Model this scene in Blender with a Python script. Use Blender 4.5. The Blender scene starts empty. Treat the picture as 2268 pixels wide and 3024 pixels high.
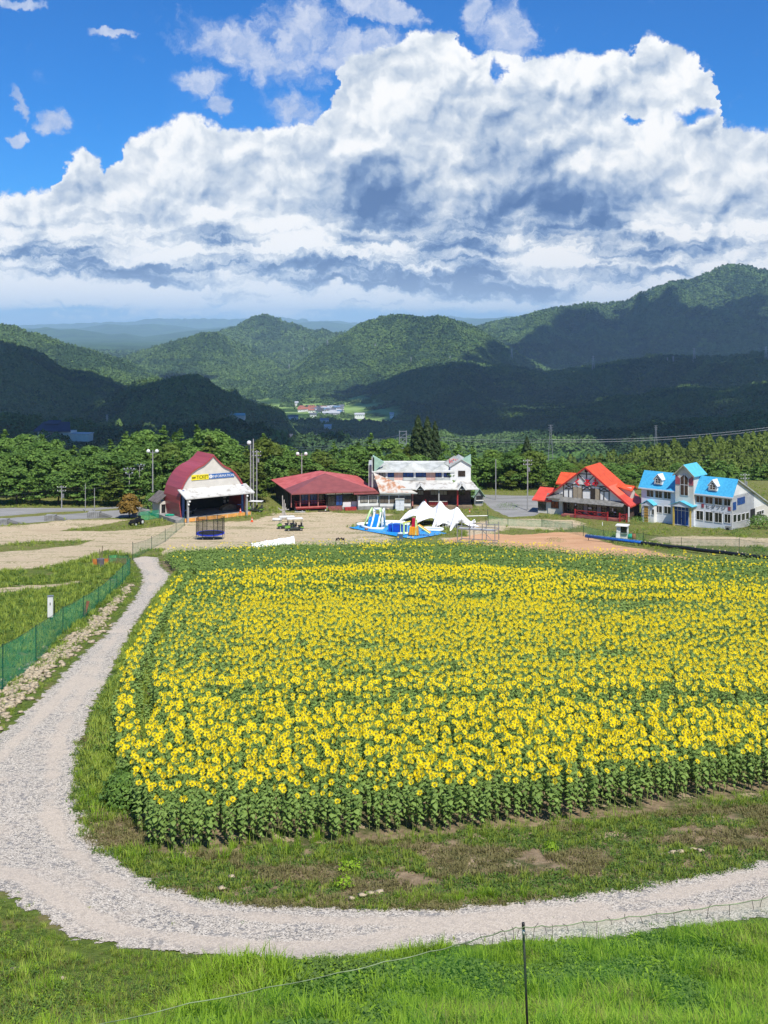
import bpy, math, random
import numpy as np
from mathutils import Vector
R = math.radians
SC = bpy.context.scene
COL = SC.collection
# ------------------------------------------------------------------ camera
F, CX, HY, ZC = 3300.0, 1134.0, 957.0, 32.0      # focal length and horizon measured on the photograph (2268 x 3024)
cam = bpy.data.objects.new('camera', bpy.data.cameras.new('camera')); COL.objects.link(cam)
cam.location = (0, 0, ZC); cam.rotation_euler = (R(90), 0, 0)
cam.data.sensor_fit = 'VERTICAL'; cam.data.sensor_height = 36; cam.data.sensor_width = 36
cam.data.lens = 36 * F / 3024; cam.data.shift_y = -(1512 - HY) / 3024
cam.data.clip_start = 0.3; cam.data.clip_end = 300000
SC.camera = cam
SC.view_settings.view_transform = 'Standard'; SC.view_settings.look = 'None'
SC.view_settings.exposure = 0.48; SC.view_settings.gamma = 1
SC.cycles.max_bounces = 8; SC.cycles.transparent_max_bounces = 24
SC.cycles.volume_bounces = 1
# ------------------------------------------------------------------ sun
SUN_EL, SUN_A = 57.0, 22.0                       # elevation; degrees to the right of straight behind the camera
sd = Vector((math.sin(R(SUN_A)) * math.cos(R(SUN_EL)), -math.cos(R(SUN_A)) * math.cos(R(SUN_EL)), math.sin(R(SUN_EL))))
sl = bpy.data.lights.new('sun', 'SUN'); sl.energy = 4.3; sl.angle = R(0.5); sl.color = (1, 0.94, 0.84)
so = bpy.data.objects.new('sun', sl); COL.objects.link(so)
so.rotation_euler = sd.to_track_quat('Z', 'Y').to_euler(); so.location = (0, 0, 300)

# ------------------------------------------------------------------ node helper
class NT:
    def __init__(s, tree): s.t = tree; s.n = tree.nodes; s.l = tree.links
    def put(s, sock, v):
        if v is None: return
        if hasattr(v, 'is_output'): s.l.new(v, sock)
        else:
            if isinstance(v, (tuple, list)) and len(v) == 3 and sock.type == 'RGBA': v = tuple(v) + (1,)
            sock.default_value = v
    def m(s, op, a=0.0, b=None, c=None, clamp=False):
        n = s.n.new('ShaderNodeMath'); n.operation = op; n.use_clamp = clamp
        s.put(n.inputs[0], a); s.put(n.inputs[1], b); s.put(n.inputs[2], c)
        return n.outputs[0]
    def v(s, op, a, b=None, sc=None):
        n = s.n.new('ShaderNodeVectorMath'); n.operation = op
        s.put(n.inputs[0], a); s.put(n.inputs[1], b)
        if sc is not None: s.put(n.inputs['Scale'], sc)
        return n.outputs['Value'] if op in ('LENGTH', 'DOT_PRODUCT', 'DISTANCE') else n.outputs[0]
    def xyz(s, x=0.0, y=0.0, z=0.0):
        n = s.n.new('ShaderNodeCombineXYZ'); s.put(n.inputs[0], x); s.put(n.inputs[1], y); s.put(n.inputs[2], z); return n.outputs[0]
    def sep(s, v):
        n = s.n.new('ShaderNodeSeparateXYZ'); s.put(n.inputs[0], v); return n.outputs
    def noise(s, vec, scale=1.0, detail=2.0, rough=0.5, col=False, dim='3D'):
        n = s.n.new('ShaderNodeTexNoise'); n.noise_dimensions = dim
        s.put(n.inputs['Vector'], vec); n.inputs['Scale'].default_value = scale
        n.inputs['Detail'].default_value = detail; n.inputs['Roughness'].default_value = rough
        return n.outputs['Color'] if col else n.outputs[0]
    def vor(s, vec, scale=1.0, detail=0.0, rough=0.5, feature='F1', out='Distance', dim='3D', smooth=None, rand=1.0):
        n = s.n.new('ShaderNodeTexVoronoi'); n.voronoi_dimensions = dim; n.feature = feature
        s.put(n.inputs['Vector'], vec); n.inputs['Scale'].default_value = scale
        if 'Detail' in n.inputs: n.inputs['Detail'].default_value = detail; n.inputs['Roughness'].default_value = rough
        if smooth is not None: n.inputs['Smoothness'].default_value = smooth
        n.inputs['Randomness'].default_value = rand
        return n.outputs[out]
    def rng(s, x, a, b, c=0.0, d=1.0, smooth=True):
        n = s.n.new('ShaderNodeMapRange'); n.interpolation_type = 'SMOOTHSTEP' if smooth else 'LINEAR'
        s.put(n.inputs[0], x)
        for i, q in enumerate((a, b, c, d)): s.put(n.inputs[i + 1], q)
        return n.outputs[0]
    def mix(s, f, a, b, mode='MIX'):
        n = s.n.new('ShaderNodeMix'); n.data_type = 'RGBA'; n.blend_type = mode
        s.put(n.inputs[0], f); s.put(n.inputs[6], a); s.put(n.inputs[7], b); return n.outputs[2]
    def ramp(s, f, pts):
        n = s.n.new('ShaderNodeValToRGB'); e = n.color_ramp.elements
        while len(e) < len(pts): e.new(0.5)
        for i, (p, c) in enumerate(pts): e[i].position = p; e[i].color = tuple(c) + (1,) if len(c) == 3 else c
        s.put(n.inputs[0], f); return n.outputs[0]
    def attr(s, name):
        n = s.n.new('ShaderNodeAttribute'); n.attribute_name = name; return n.outputs['Fac']
    def bump(s, h, strength=0.5, dist=0.05):
        n = s.n.new('ShaderNodeBump'); n.inputs['Strength'].default_value = strength; n.inputs['Distance'].default_value = dist
        s.put(n.inputs['Height'], h); return n.outputs[0]
    def pos(s):
        return s.n.new('ShaderNodeNewGeometry').outputs['Position']
    def obj(s):
        return s.n.new('ShaderNodeTexCoord').outputs['Object']

# ------------------------------------------------------------------ world: Nishita sky with procedural clouds by direction
def build_world():
    w = bpy.data.worlds.new('World'); SC.world = w; w.use_nodes = True
    w.cycles.sampling_method = 'MANUAL'; w.cycles.sample_map_resolution = 256
    w.node_tree.nodes.clear(); T = NT(w.node_tree)
    out = T.n.new('ShaderNodeOutputWorld'); bg = T.n.new('ShaderNodeBackground'); T.l.new(bg.outputs[0], out.inputs[0])
    bg.inputs['Strength'].default_value = 0.1
    sky = T.n.new('ShaderNodeTexSky'); sky.sky_type = 'NISHITA'; sky.sun_disc = False
    sky.sun_elevation = R(SUN_EL); sky.sun_rotation = R(180 - SUN_A)
    sky.altitude = 900; sky.air_density = 1.0; sky.dust_density = 0.4; sky.ozone_density = 2.5
    d = T.n.new('ShaderNodeTexCoord').outputs['Generated']
    x, y, z = T.sep(d)
    az = T.m('MULTIPLY', T.m('ARCTAN2', x, y), 57.29578)
    el = T.m('MULTIPLY', T.m('ARCSINE', z), 57.29578)
    P = T.xyz(az, el, 0)
    def A(px): return math.degrees(math.atan((px / 0.7315 - CX) / F))
    def E(px, py): return math.degrees(math.atan((HY - py / 0.7315) / math.hypot(F, px / 0.7315 - CX)))
    # domain warp: big swirls then small curls
    n1 = T.v('SUBTRACT', T.noise(P, 0.30, 2, 0.5, True), (0.5, 0.5, 0.5))
    n2 = T.v('SUBTRACT', T.noise(P, 1.3, 5, 0.62, True), (0.5, 0.5, 0.5))
    W1 = T.v('ADD', P, T.v('MULTIPLY', n1, (1.6, 1.4, 0))); W = T.v('ADD', W1, T.v('MULTIPLY', n2, (1.5, 1.3, 0))); Wr = T.v('ADD', W1, T.v('MULTIPLY', n2, (0.8, 0.7, 0)))
    wx, wy, _ = T.sep(W)
    top = [(-400, 560), (-60, 440), (0, 420), (60, 405), (118, 392), (130, 350), (150, 322), (182, 316), (212, 332), (238, 362), (252, 345), (272, 300),
           (310, 278), (345, 284), (372, 262), (420, 254), (500, 264), (570, 262), (630, 262), (690, 255), (718, 200), (745, 122), (800, 108), (850, 94), (890, 56), (940, 50),
           (985, 60), (1020, 100), (1100, 108), (1200, 106), (1300, 112), (1370, 116), (1388, 70), (1410, 62), (1450, 92), (1500, 106), (1530, 150), (1549, 215), (1560, 268), (1640, 276), (1700, 255), (2300, 300)]
    fc = T.n.new('ShaderNodeFloatCurve'); c = fc.mapping.curves[0]
    A0, A1 = -40.0, 40.0
    pts = [((A(px) - A0) / (A1 - A0), E(px, py) / 20) for px, py in top]
    pts = [(0, 0.25)] + pts + [(1, 0.4)]
    c.points[0].location = pts[0]; c.points[1].location = pts[-1]
    for p in pts[1:-1]: c.points.new(*p)
    for p in c.points: p.handle_type = 'VECTOR'
    fc.mapping.update()
    T.put(fc.inputs['Value'], T.rng(wx, A0, A1, 0, 1, False))
    topE = T.m('MULTIPLY', fc.outputs[0], 20)
    gap = T.m('SUBTRACT', topE, wy)                       # degrees below the cloud tops
    main = T.rng(gap, -0.05, 0.32)
    def ell(W_, px, py, rx, ry, a=1.25, b=0.35, rot=0):
        v = T.v('SUBTRACT', W_, (A(px), E(px, py), 0))
        if rot:
            q = T.n.new('ShaderNodeVectorRotate'); q.rotation_type = 'Z_AXIS'; T.put(q.inputs['Vector'], v); q.inputs['Angle'].default_value = R(rot); v = q.outputs[0]
        k = 0.7315 * F / 57.3
        return T.rng(T.v('LENGTH', T.v('MULTIPLY', v, (k / rx, k / ry, 0))), a, b)
    def elD(W_, px, py, rx, ry, a=1.55, b=0.0, rot=0): return ell(W_, px, py, rx, ry, a, b, rot)
    def mx(l):
        o = l[0]
        for q in l[1:]: o = T.m('MAXIMUM', o, q)
        return o
    holes = mx([ell(W, 1372, 262, 22, 9), ell(W, 1078, 155, 12, 28), ell(W, 1500, 252, 34, 16)])
    main = T.m('MULTIPLY', main, T.m('SUBTRACT', 1.0, holes))
    # thin high scraps of cloud
    wis = mx([ell(W, 540, 110, 220, 66, 1.3, 0, rot=14), ell(W, 655, 60, 120, 90, 1.3, 0), ell(W, 430, 182, 70, 42, 1.3, 0), ell(W, 640, 232, 80, 48, 1.3, 0, rot=20), ell(W, 820, 18, 120, 34, rot=10),
              ell(W, 1095, 70, 70, 90, 1.2, 0.2), ell(W, 112, 256, 44, 30), ell(W, 36, 215, 16, 50, rot=-25), ell(W, 36, 296, 18, 22), ell(W, 470, 222, 36, 26), ell(W, 1030, 20, 40, 50),
              ell(W, 240, 66, 50, 12), ell(W, 40, 8, 60, 14), ell(W, 790, 110, 120, 60)])
    wn = T.noise(W, 0.85, 7, 0.62)
    wis = T.m('MULTIPLY', T.rng(T.m('ADD', T.m('MULTIPLY', wis, 0.66), wn), 0.61, 1.12), 0.82)
    # back-of-the-sky scattered clouds outside the frame
    cover = T.m('MAXIMUM', main, wis)
    # relief of the billows, lit from above
    def relief(off):
        q = T.v('ADD', Wr, off)
        a_ = T.vor(q, 0.36, 2.5, 0.5, 'SMOOTH_F1', dim='2D', smooth=0.35)
        b_ = T.noise(q, 0.45, 4, 0.5)
        return T.m('ADD', T.m('MULTIPLY', a_, -0.60), T.m('MULTIPLY', b_, 0.65))
    h0, h1 = relief((0, 0, 0)), relief((-0.25, 0.50, 0))
    rel = T.m('SUBTRACT', h0, h1)
    big = T.noise(W, 0.16, 3, 0.5)
    dark = [elD(W, 820, 430, 150, 85, rot=-10), elD(W, 1010, 520, 170, 60), elD(W, 1130, 420, 120, 60, rot=-20), elD(W, 1270, 500, 110, 70), elD(W, 1330, 420, 150, 40),
            elD(W, 470, 520, 120, 45), elD(W, 640, 580, 420, 30), elD(W, 300, 590, 330, 24), elD(W, 100, 545, 140, 22), elD(W, 1050, 625, 300, 26), elD(W, 1300, 590, 190, 26),
            elD(W, 60, 480, 130, 22), elD(W, 1420, 540, 120, 30), elD(W, 900, 600, 300, 22), elD(W, 1240, 240, 130, 50, 1.3, 0.1), elD(W, 230, 540, 100, 28), elD(W, 1590, 480, 90, 60), elD(W, 1060, 300, 110, 60, 1.3, 0.1)]
    wts = [1.1, 1.0, .95, 1.0, .55, .8, 1.15, 1.05, .6, 1.2, .7, .45, .6, .9, .28, .55, .42, .3]
    dk = 0.0
    for q, wt in zip(dark, wts): dk = T.m('ADD', T.m('MULTIPLY', q, wt), dk)
    dk = T.m('MINIMUM', dk, 1.25)
    lite = [ell(W, 620, 505, 90, 38), ell(W, 460, 470, 50, 22), ell(W, 1250, 530, 40, 26), ell(W, 930, 490, 60, 44), ell(W, 700, 640, 260, 16), ell(W, 200, 632, 220, 16), ell(W, 1200, 650, 190, 12), ell(W, 1250, 355, 70, 26),
            ell(W, 1490, 560, 70, 40), ell(W, 900, 580, 210, 14), ell(W, 90, 500, 110, 20)]
    lt = lite[0]
    for q in lite[1:]: lt = T.m('ADD', lt, q)
    # flat layered bases low over the horizon
    hor = T.rng(wy, 7.2, 2.2)
    sv = T.v('MULTIPLY', W, (0.16, 1.0, 1))
    band = T.noise(sv, 1.0, 5, 0.6)
    bnd = T.m('MULTIPLY', T.m('ADD', T.m('MULTIPLY', T.m('SUBTRACT', band, 0.5), 5.0), 0.34), hor)
    rim = T.m('MULTIPLY', T.rng(gap, 2.2, 0.0), 0.22)
    fine = T.m('SUBTRACT', T.noise(Wr, 2.2, 5, 0.62), 0.5)
    sh = T.m('ADD', 0.72, T.m('MULTIPLY', rel, 1.15)); sh = T.m('ADD', sh, T.m('MULTIPLY', fine, 0.42))
    sh = T.m('ADD', sh, T.m('MULTIPLY', T.m('SUBTRACT', big, 0.5), 0.7))
    sh = T.m('ADD', sh, rim)
    sh = T.m('SUBTRACT', sh, T.m('MULTIPLY', dk, 0.66))
    sh = T.m('ADD', sh, T.m('MULTIPLY', lt, 0.25))
    sh = T.m('ADD', sh, bnd)
    ccol = T.ramp(sh, [(0.0, (0.11, 0.20, 0.41)), (0.22, (0.20, 0.31, 0.53)), (0.45, (0.44, 0.54, 0.70)), (0.68, (0.68, 0.745, 0.83)), (0.88, (0.92, 0.945, 0.97)), (1.0, (1.0, 1.0, 1.0))])
    wcol = T.mix(T.rng(wn, 0.35, 0.75), (0.42, 0.53, 0.78), (0.78, 0.82, 0.92))
    ccol = T.mix(main, wcol, ccol)
    # air between us and the far cloud decks
    airf = T.m('MULTIPLY', T.rng(el, 4.0, 0.2), 0.40)
    ccol = T.mix(airf, ccol, (0.76, 0.85, 0.98))
    blue = T.mix(1.0, sky.outputs[0], (0.15, 0.54, 1.0), 'MULTIPLY')
    hz = T.rng(el, 3.0, -0.5)
    low = T.rng(T.m('ADD', el, T.m('MULTIPLY', T.m('SUBTRACT', band, 0.5), 2.4)), 0.35, 0.9)
    cover = T.m('MULTIPLY', cover, low)
    col = T.mix(cover, T.mix(hz, blue, (3.2, 4.6, 6.6)), T.v('SCALE', ccol, None, 7.4))
    T.put(bg.inputs['Color'], col)
build_world()

# ------------------------------------------------------------------ value noise in numpy
_rs = np.random.RandomState(7); _H = _rs.rand(256, 256)
def vn(x, y):
    x = np.asarray(x, float); y = np.asarray(y, float)
    xi = np.floor(x).astype(int); yi = np.floor(y).astype(int); fx = x - xi; fy = y - yi
    fx = fx * fx * (3 - 2 * fx); fy = fy * fy * (3 - 2 * fy)
    g = lambda a, b: _H[a & 255, b & 255]
    return (g(xi, yi) * (1 - fx) + g(xi + 1, yi) * fx) * (1 - fy) + (g(xi, yi + 1) * (1 - fx) + g(xi + 1, yi + 1) * fx) * fy
def fbm(x, y, o=4, r=0.5):
    s = 0; a = 1; t = 0
    for i in range(o): s = s + a * vn(x * 2 ** i + 17.3 * i, y * 2 ** i + 5.1 * i); t += a; a *= r
    return s / t
def sst(x): x = np.clip(x, 0, 1); return x * x * (3 - 2 * x)

# ------------------------------------------------------------------ near ground profile, metres
_GY = [-80, -20, 0, 5, 10, 14, 20, 24, 30, 39, 143, 160, 175, 190, 215, 2000]
_GZ = [52, 36.5, 30.2, 27.6, 24.7, 22.2, 18.9, 17.0, 15.2, 13.9, 3.0, 1.1, 0.25, 0, 0, 0]
def zg(X, Y): return np.interp(Y, _GY, _GZ)
def G(px, py):
    """ground point seen at a pixel of the photograph"""
    k = (py - HY) / F; lo, hi = 3.0, 400.0
    for _ in range(60):
        mid = (lo + hi) / 2
        if ZC - k * mid > zg(0, mid): lo = mid
        else: hi = mid
    Y = (lo + hi) / 2; X = (px - CX) / F * Y
    return (X, Y, float(zg(X, Y)))
def Dq(px, py): return G(px / 0.7315, py / 0.7315)
def PX(X, Y, Z): return (CX + F * X / Y, HY + F * (ZC - Z) / Y)

# ------------------------------------------------------------------ object helpers
def tag(o, label=None, cat=None, group=None, kind=None):
    if label: o['label'] = label
    if cat: o['category'] = cat
    if group: o['group'] = group
    if kind: o['kind'] = kind
    return o
def empty(name, loc, rz=0.0, label=None, cat=None, group=None):
    o = bpy.data.objects.new(name, None); COL.objects.link(o); o.empty_display_size = 0.3
    o.location = loc; o.rotation_euler = (0, 0, rz); return tag(o, label, cat, group)
def mesh_np(name, V, T, mats, M=None, smooth=False, attrs=None):
    me = bpy.data.meshes.new(name); V = np.asarray(V, np.float32); T = np.asarray(T, np.int32); k = T.shape[1]
    me.vertices.add(len(V)); me.vertices.foreach_set('co', V.ravel())
    me.loops.add(T.size); me.loops.foreach_set('vertex_index', T.ravel())
    me.polygons.add(len(T)); me.polygons.foreach_set('loop_start', np.arange(0, T.size, k, dtype=np.int32))
    me.polygons.foreach_set('loop_total', np.full(len(T), k, np.int32))
    for m_ in (mats if isinstance(mats, (list, tuple)) else [mats]): me.materials.append(m_)
    if M is not None: me.polygons.foreach_set('material_index', np.asarray(M, np.int32))
    if smooth: me.polygons.foreach_set('use_smooth', np.ones(len(T), bool))
    for n_, a in (attrs or {}).items():
        at = me.attributes.new(n_, 'FLOAT', 'POINT'); at.data.foreach_set('value', np.asarray(a, np.float32))
    me.update(calc_edges=True); return me
def link(name, me, parent=None, loc=None):
    o = bpy.data.objects.new(name, me); COL.objects.link(o)
    if parent is not None: o.parent = parent
    if loc is not None: o.location = loc
    return o
def copy_tree(o, parent=None):
    c = o.copy(); COL.objects.link(c)
    if parent is not None: c.parent = parent
    for ch in list(o.children): copy_tree(ch, c)
    return c
class MB:
    """collects faces into one mesh"""
    def __init__(s): s.v = []; s.f = []; s.mi = []; s.mats = []
    def mid(s, m):
        if m not in s.mats: s.mats.append(m)
        return s.mats.index(m)
    def face(s, pts, m):
        i = len(s.v); s.v += [tuple(p) for p in pts]; s.f.append(list(range(i, i + len(pts)))); s.mi.append(s.mid(m)); return s
    def solid(s, pts, off, m, m2=None):
        """polygon pts extruded by the vector off"""
        n = len(pts); a = [Vector(p) for p in pts]; nn = Vector((0, 0, 0)); off = Vector(off)
        for i in range(n): nn += a[i].cross(a[(i + 1) % n])
        b = [p + off for p in a]
        if nn.dot(off) < 0: a.reverse(); b.reverse()
        s.face(a[::-1], m); s.face(b, m2 or m)
        for i in range(n): s.face([a[i], a[(i + 1) % n], b[(i + 1) % n], b[i]], m2 or m)
        return s
    def box(s, x0, x1, y0, y1, z0, z1, m):
        p = [(x0, y0, z0), (x1, y0, z0), (x1, y1, z0), (x0, y1, z0)]
        return s.solid(p, (0, 0, z1 - z0), m)
    def bar(s, a, b, w, m, h=None):
        a, b = Vector(a), Vector(b); d = (b - a)
        if d.length < 1e-6: return s
        t = d.normalized(); up = Vector((0, 0, 1)) if abs(t.z) < 0.95 else Vector((0, 1, 0))
        x = t.cross(up).normalized() * w / 2; y = x.cross(t).normalized() * (h or w) / 2
        return s.solid([a - x - y, a + x - y, a + x + y, a - x + y], d, m)
    def tube(s, pts, r, m, n=6, cap=True):
        pts = [Vector(p) for p in pts]; rr = r if isinstance(r, (list, tuple)) else [r] * len(pts); rings = []
        for i, p in enumerate(pts):
            t = (pts[min(i + 1, len(pts) - 1)] - pts[max(i - 1, 0)]).normalized()
            up = Vector((0, 0, 1)) if abs(t.z) < 0.9 else Vector((0, 1, 0))
            x = t.cross(up).normalized(); y = t.cross(x)
            st = len(s.v); s.v += [tuple(p + (x * math.cos(k * 2 * math.pi / n) + y * math.sin(k * 2 * math.pi / n)) * rr[i]) for k in range(n)]; rings.append(st)
        k_ = s.mid(m)
        for i in range(len(pts) - 1):
            for k in range(n): s.f.append([rings[i] + k, rings[i] + (k + 1) % n, rings[i + 1] + (k + 1) % n, rings[i + 1] + k]); s.mi.append(k_)
        if cap:
            s.f.append([rings[0] + k for k in range(n)][::-1]); s.mi.append(k_); s.f.append([rings[-1] + k for k in range(n)]); s.mi.append(k_)
        return s
    def ball(s, c, r, m, n=8, k=5, sz=1.0):
        c = Vector(c); st = len(s.v); q = s.mid(m)
        for i in range(k + 1):
            th = math.pi * i / k
            for j in range(n):
                ph = 2 * math.pi * j / n; s.v.append((c.x + r * math.sin(th) * math.cos(ph), c.y + r * math.sin(th) * math.sin(ph), c.z + r * sz * math.cos(th)))
        for i in range(k):
            for j in range(n): s.f.append([st + i * n + j, st + (i + 1) * n + j, st + (i + 1) * n + (j + 1) % n, st + i * n + (j + 1) % n]); s.mi.append(q)
        return s
    def build(s, name, parent=None, smooth=False, label=None, cat=None, group=None, loc=None):
        me = bpy.data.meshes.new(name); me.from_pydata(s.v, [], s.f)
        for m in s.mats: me.materials.append(m)
        me.polygons.foreach_set('material_index', s.mi)
        if smooth: me.polygons.foreach_set('use_smooth', [True] * len(s.f))
        me.validate(); me.update()
        o = link(name, me, parent, loc); tag(o, label, cat, group); return o

# ------------------------------------------------------------------ materials
def new_mat(name):
    m = bpy.data.materials.new(name); m.use_nodes = True; m.node_tree.nodes.clear(); T = NT(m.node_tree)
    o = T.n.new('ShaderNodeOutputMaterial'); b = T.n.new('ShaderNodeBsdfPrincipled'); T.l.new(b.outputs[0], o.inputs[0])
    return m, T, b, o
_mc = {}
def M(name, c, rough=0.6, var=0.12, scale=1.5, metal=0.0, bump=0.0, spec=0.4, c2=None, stretch=(1, 1, 1), detail=4, thr=(0.35, 0.65)):
    if name in _mc: return _mc[name]
    m, T, b, _ = new_mat(name)
    p = T.v('MULTIPLY', T.obj(), stretch)
    n = T.noise(p, scale, detail, 0.6)
    if c2 is None: c2 = tuple(min(1, q * (1 - 2 * var)) for q in c)
    T.put(b.inputs['Base Color'], T.mix(T.rng(n, thr[0], thr[1]), c2, c))
    b.inputs['Roughness'].default_value = rough; b.inputs['Metallic'].default_value = metal; b.inputs['Specular IOR Level'].default_value = spec
    if bump: T.put(b.inputs['Normal'], T.bump(T.noise(p, scale * 4, 3), bump, 0.03))
    _mc[name] = m; return m
def leafmat(name, c1, c2, trans=0.35, attr='rnd', rough=0.6, c3=None):
    """leaf with light coming through; colour varies leaf by leaf"""
    m, T, b, o = new_mat(name)
    a = T.attr(attr); oi = T.n.new('ShaderNodeObjectInfo').outputs['Random']
    f = T.m('ADD', T.m('MULTIPLY', a, 0.75), T.m('MULTIPLY', oi, 0.25))
    col = T.mix(f, c1, c2)
    if c3: col = T.mix(T.rng(oi, 0.72, 0.9), col, T.mix(a, tuple(q * 0.6 for q in c3), c3))
    T.put(b.inputs['Base Color'], col); b.inputs['Roughness'].default_value = rough; b.inputs['Specular IOR Level'].default_value = 0.25
    t = T.n.new('ShaderNodeBsdfTranslucent'); T.put(t.inputs[0], col)
    mx = T.n.new('ShaderNodeMixShader'); mx.inputs[0].default_value = trans
    T.l.new(b.outputs[0], mx.inputs[1]); T.l.new(t.outputs[0], mx.inputs[2]); T.l.new(mx.outputs[0], o.inputs[0])
    return m
def netmat(name, c, alpha, weave=0.0):
    m, T, b, o = new_mat(name); b.inputs['Base Color'].default_value = (*c, 1); b.inputs['Roughness'].default_value = 0.7
    t = T.n.new('ShaderNodeBsdfTransparent'); mx = T.n.new('ShaderNodeMixShader')
    n = T.noise(T.pos(), 1.3, 3); T.put(mx.inputs[0], T.rng(n, 0.3, 0.7, alpha - 0.08, alpha + 0.08))
    T.l.new(t.outputs[0], mx.inputs[1]); T.l.new(b.outputs[0], mx.inputs[2]); T.l.new(mx.outputs[0], o.inputs[0]); return m
WHITE = M('white_paint', (0.80, 0.80, 0.78), 0.5, 0.07, 0.6); WHITE2 = M('white_siding', (0.72, 0.76, 0.82), 0.5, 0.06, 0.8, stretch=(0.3, 0.3, 6))
CREAM = M('cream_plaster', (0.66, 0.63, 0.56), 0.7, 0.06, 0.8); DARK = M('dark_brown_wood', (0.035, 0.025, 0.02), 0.6, 0.2, 3)
BLACK = M('black_paint', (0.012, 0.012, 0.013), 0.5, 0.2, 3); GREY = M('grey_concrete', (0.30, 0.30, 0.29), 0.85, 0.18, 1.2, bump=0.3)
STEEL = M('galvanised_steel', (0.42, 0.43, 0.44), 0.45, 0.12, 2, metal=0.6); POLE = M('pole_concrete', (0.36, 0.36, 0.35), 0.8, 0.1, 2)
GLASS = M('window_glass', (0.02, 0.026, 0.03), 0.08, 0.3, 0.8, spec=0.7); CURT = M('curtained_glass', (0.33, 0.31, 0.27), 0.4, 0.12, 3)
BLUEG = M('blue_curtain_glass', (0.02, 0.09, 0.33), 0.25, 0.25, 2.5, spec=0.6)

# ================================================================== GROUND
def wpoly(pts): return np.array([Dq(x, y)[:2] for x, y in pts])
def sdist(P, X, Y):
    """signed distance, positive inside polygon P"""
    X = np.asarray(X, float); Y = np.asarray(Y, float); d = np.full(X.shape, 1e9); ins = np.zeros(X.shape, bool); n = len(P)
    for i in range(n):
        x0, y0 = P[i]; x1, y1 = P[(i + 1) % n]; ex, ey = x1 - x0, y1 - y0; L = ex * ex + ey * ey + 1e-12
        t = np.clip(((X - x0) * ex + (Y - y0) * ey) / L, 0, 1)
        d = np.minimum(d, (X - x0 - t * ex) ** 2 + (Y - y0 - t * ey) ** 2)
        c = ((y0 > Y) != (y1 > Y))
        with np.errstate(divide='ignore', invalid='ignore'): xi = x0 + (Y - y0) * ex / (ey if abs(ey) > 1e-9 else 1e-9)
        ins ^= c & (X < xi)
    d = np.sqrt(d); return np.where(ins, d, -d)
def multi(polys, X, Y): return np.max([sdist(P, X, Y) for P in polys], axis=0)
PATH = wpoly([(283, 1205), (303, 1235), (306, 1258), (290, 1292), (255, 1335), (225, 1372), (190, 1402), (150, 1440), (110, 1480), (60, 1530), (10, 1575), (-60, 1640), (-260, 1800), (-200, 1860), (-60, 1905), (0, 1928), (30, 1955), (90, 1985), (160, 2030),
              (280, 2050), (450, 2066), (600, 2078), (750, 2072), (900, 2052), (1000, 2042), (1200, 2032), (1400, 2014), (1500, 1998), (1659, 1985), (1900, 1950), (2300, 1890), (2300, 1745), (1900, 1810), (1659, 1852), (1560, 1868), (1400, 1905), (1250, 1930), (1100, 1950), (900, 1958),
              (700, 1956), (560, 1948), (450, 1935), (350, 1905), (280, 1868), (225, 1828), (190, 1788), (176, 1740), (172, 1690), (182, 1600), (202, 1530), (237, 1470), (262, 1410), (292, 1350), (332, 1292), (357, 1262), (371, 1245), (347, 1222), (344, 1205), (315, 1201)])
FIELD = wpoly([(340, 1845), (480, 1838), (700, 1820), (900, 1802), (1100, 1785), (1300, 1762), (1500, 1735), (1659, 1712), (1900, 1680), (2700, 1560), (3100, 1300), (2900, 1245), (2200, 1238), (1659, 1228), (1500, 1225), (1250, 1212), (1150, 1201), (1000, 1192), (850, 1189), (600, 1196), (430, 1205),
               (350, 1213), (372, 1236), (392, 1252), (374, 1282), (350, 1325), (320, 1376), (288, 1440), (262, 1500), (242, 1570), (244, 1650), (250, 1720), (272, 1768), (305, 1805)])
ASPH = [wpoly([(-300, 1098), (0, 1098), (200, 1097), (300, 1091), (326, 1092), (322, 1108), (290, 1117), (230, 1118), (160, 1122), (100, 1127), (60, 1130), (0, 1135), (-300, 1160)]),
        wpoly([(1042, 1068), (1160, 1071), (1165, 1108), (1155, 1114), (1100, 1116), (1062, 1100), (1045, 1085)])]
SAND = [wpoly([(-300, 1150), (-100, 1142), (0, 1137), (60, 1133), (150, 1124), (250, 1121), (400, 1128), (540, 1124), (600, 1108), (700, 1106), (800, 1110), (885, 1108), (800, 1120), (760, 1140), (850, 1160), (850, 1176), (700, 1180), (560, 1186), (400, 1195), (345, 1200), (300, 1200), (240, 1195), (180, 1208), (100, 1226), (0, 1234), (-300, 1260)]),
        wpoly([(940, 1157), (1060, 1120), (1240, 1122), (1275, 1136), (1200, 1146), (1100, 1140), (1060, 1156), (960, 1168)]),
        wpoly([(1405, 1161), (1500, 1158), (1659, 1163), (2100, 1175), (2100, 1196), (1659, 1183), (1500, 1180), (1430, 1174)]),
        wpoly([(-100, 1275), (0, 1272), (60, 1264), (150, 1258), (190, 1255), (120, 1268), (30, 1280), (-100, 1286)]),
        wpoly([(1230, 1192), (1290, 1197), (1330, 1208), (1260, 1210), (1200, 1204)])]
ORANGE = [wpoly([(960, 1166), (1040, 1152), (1130, 1155), (1200, 1150), (1262, 1149), (1275, 1160), (1330, 1178), (1420, 1192), (1500, 1206), (1460, 1216), (1350, 1208), (1250, 1205), (1180, 1196), (1050, 1182), (960, 1176)])]
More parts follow.
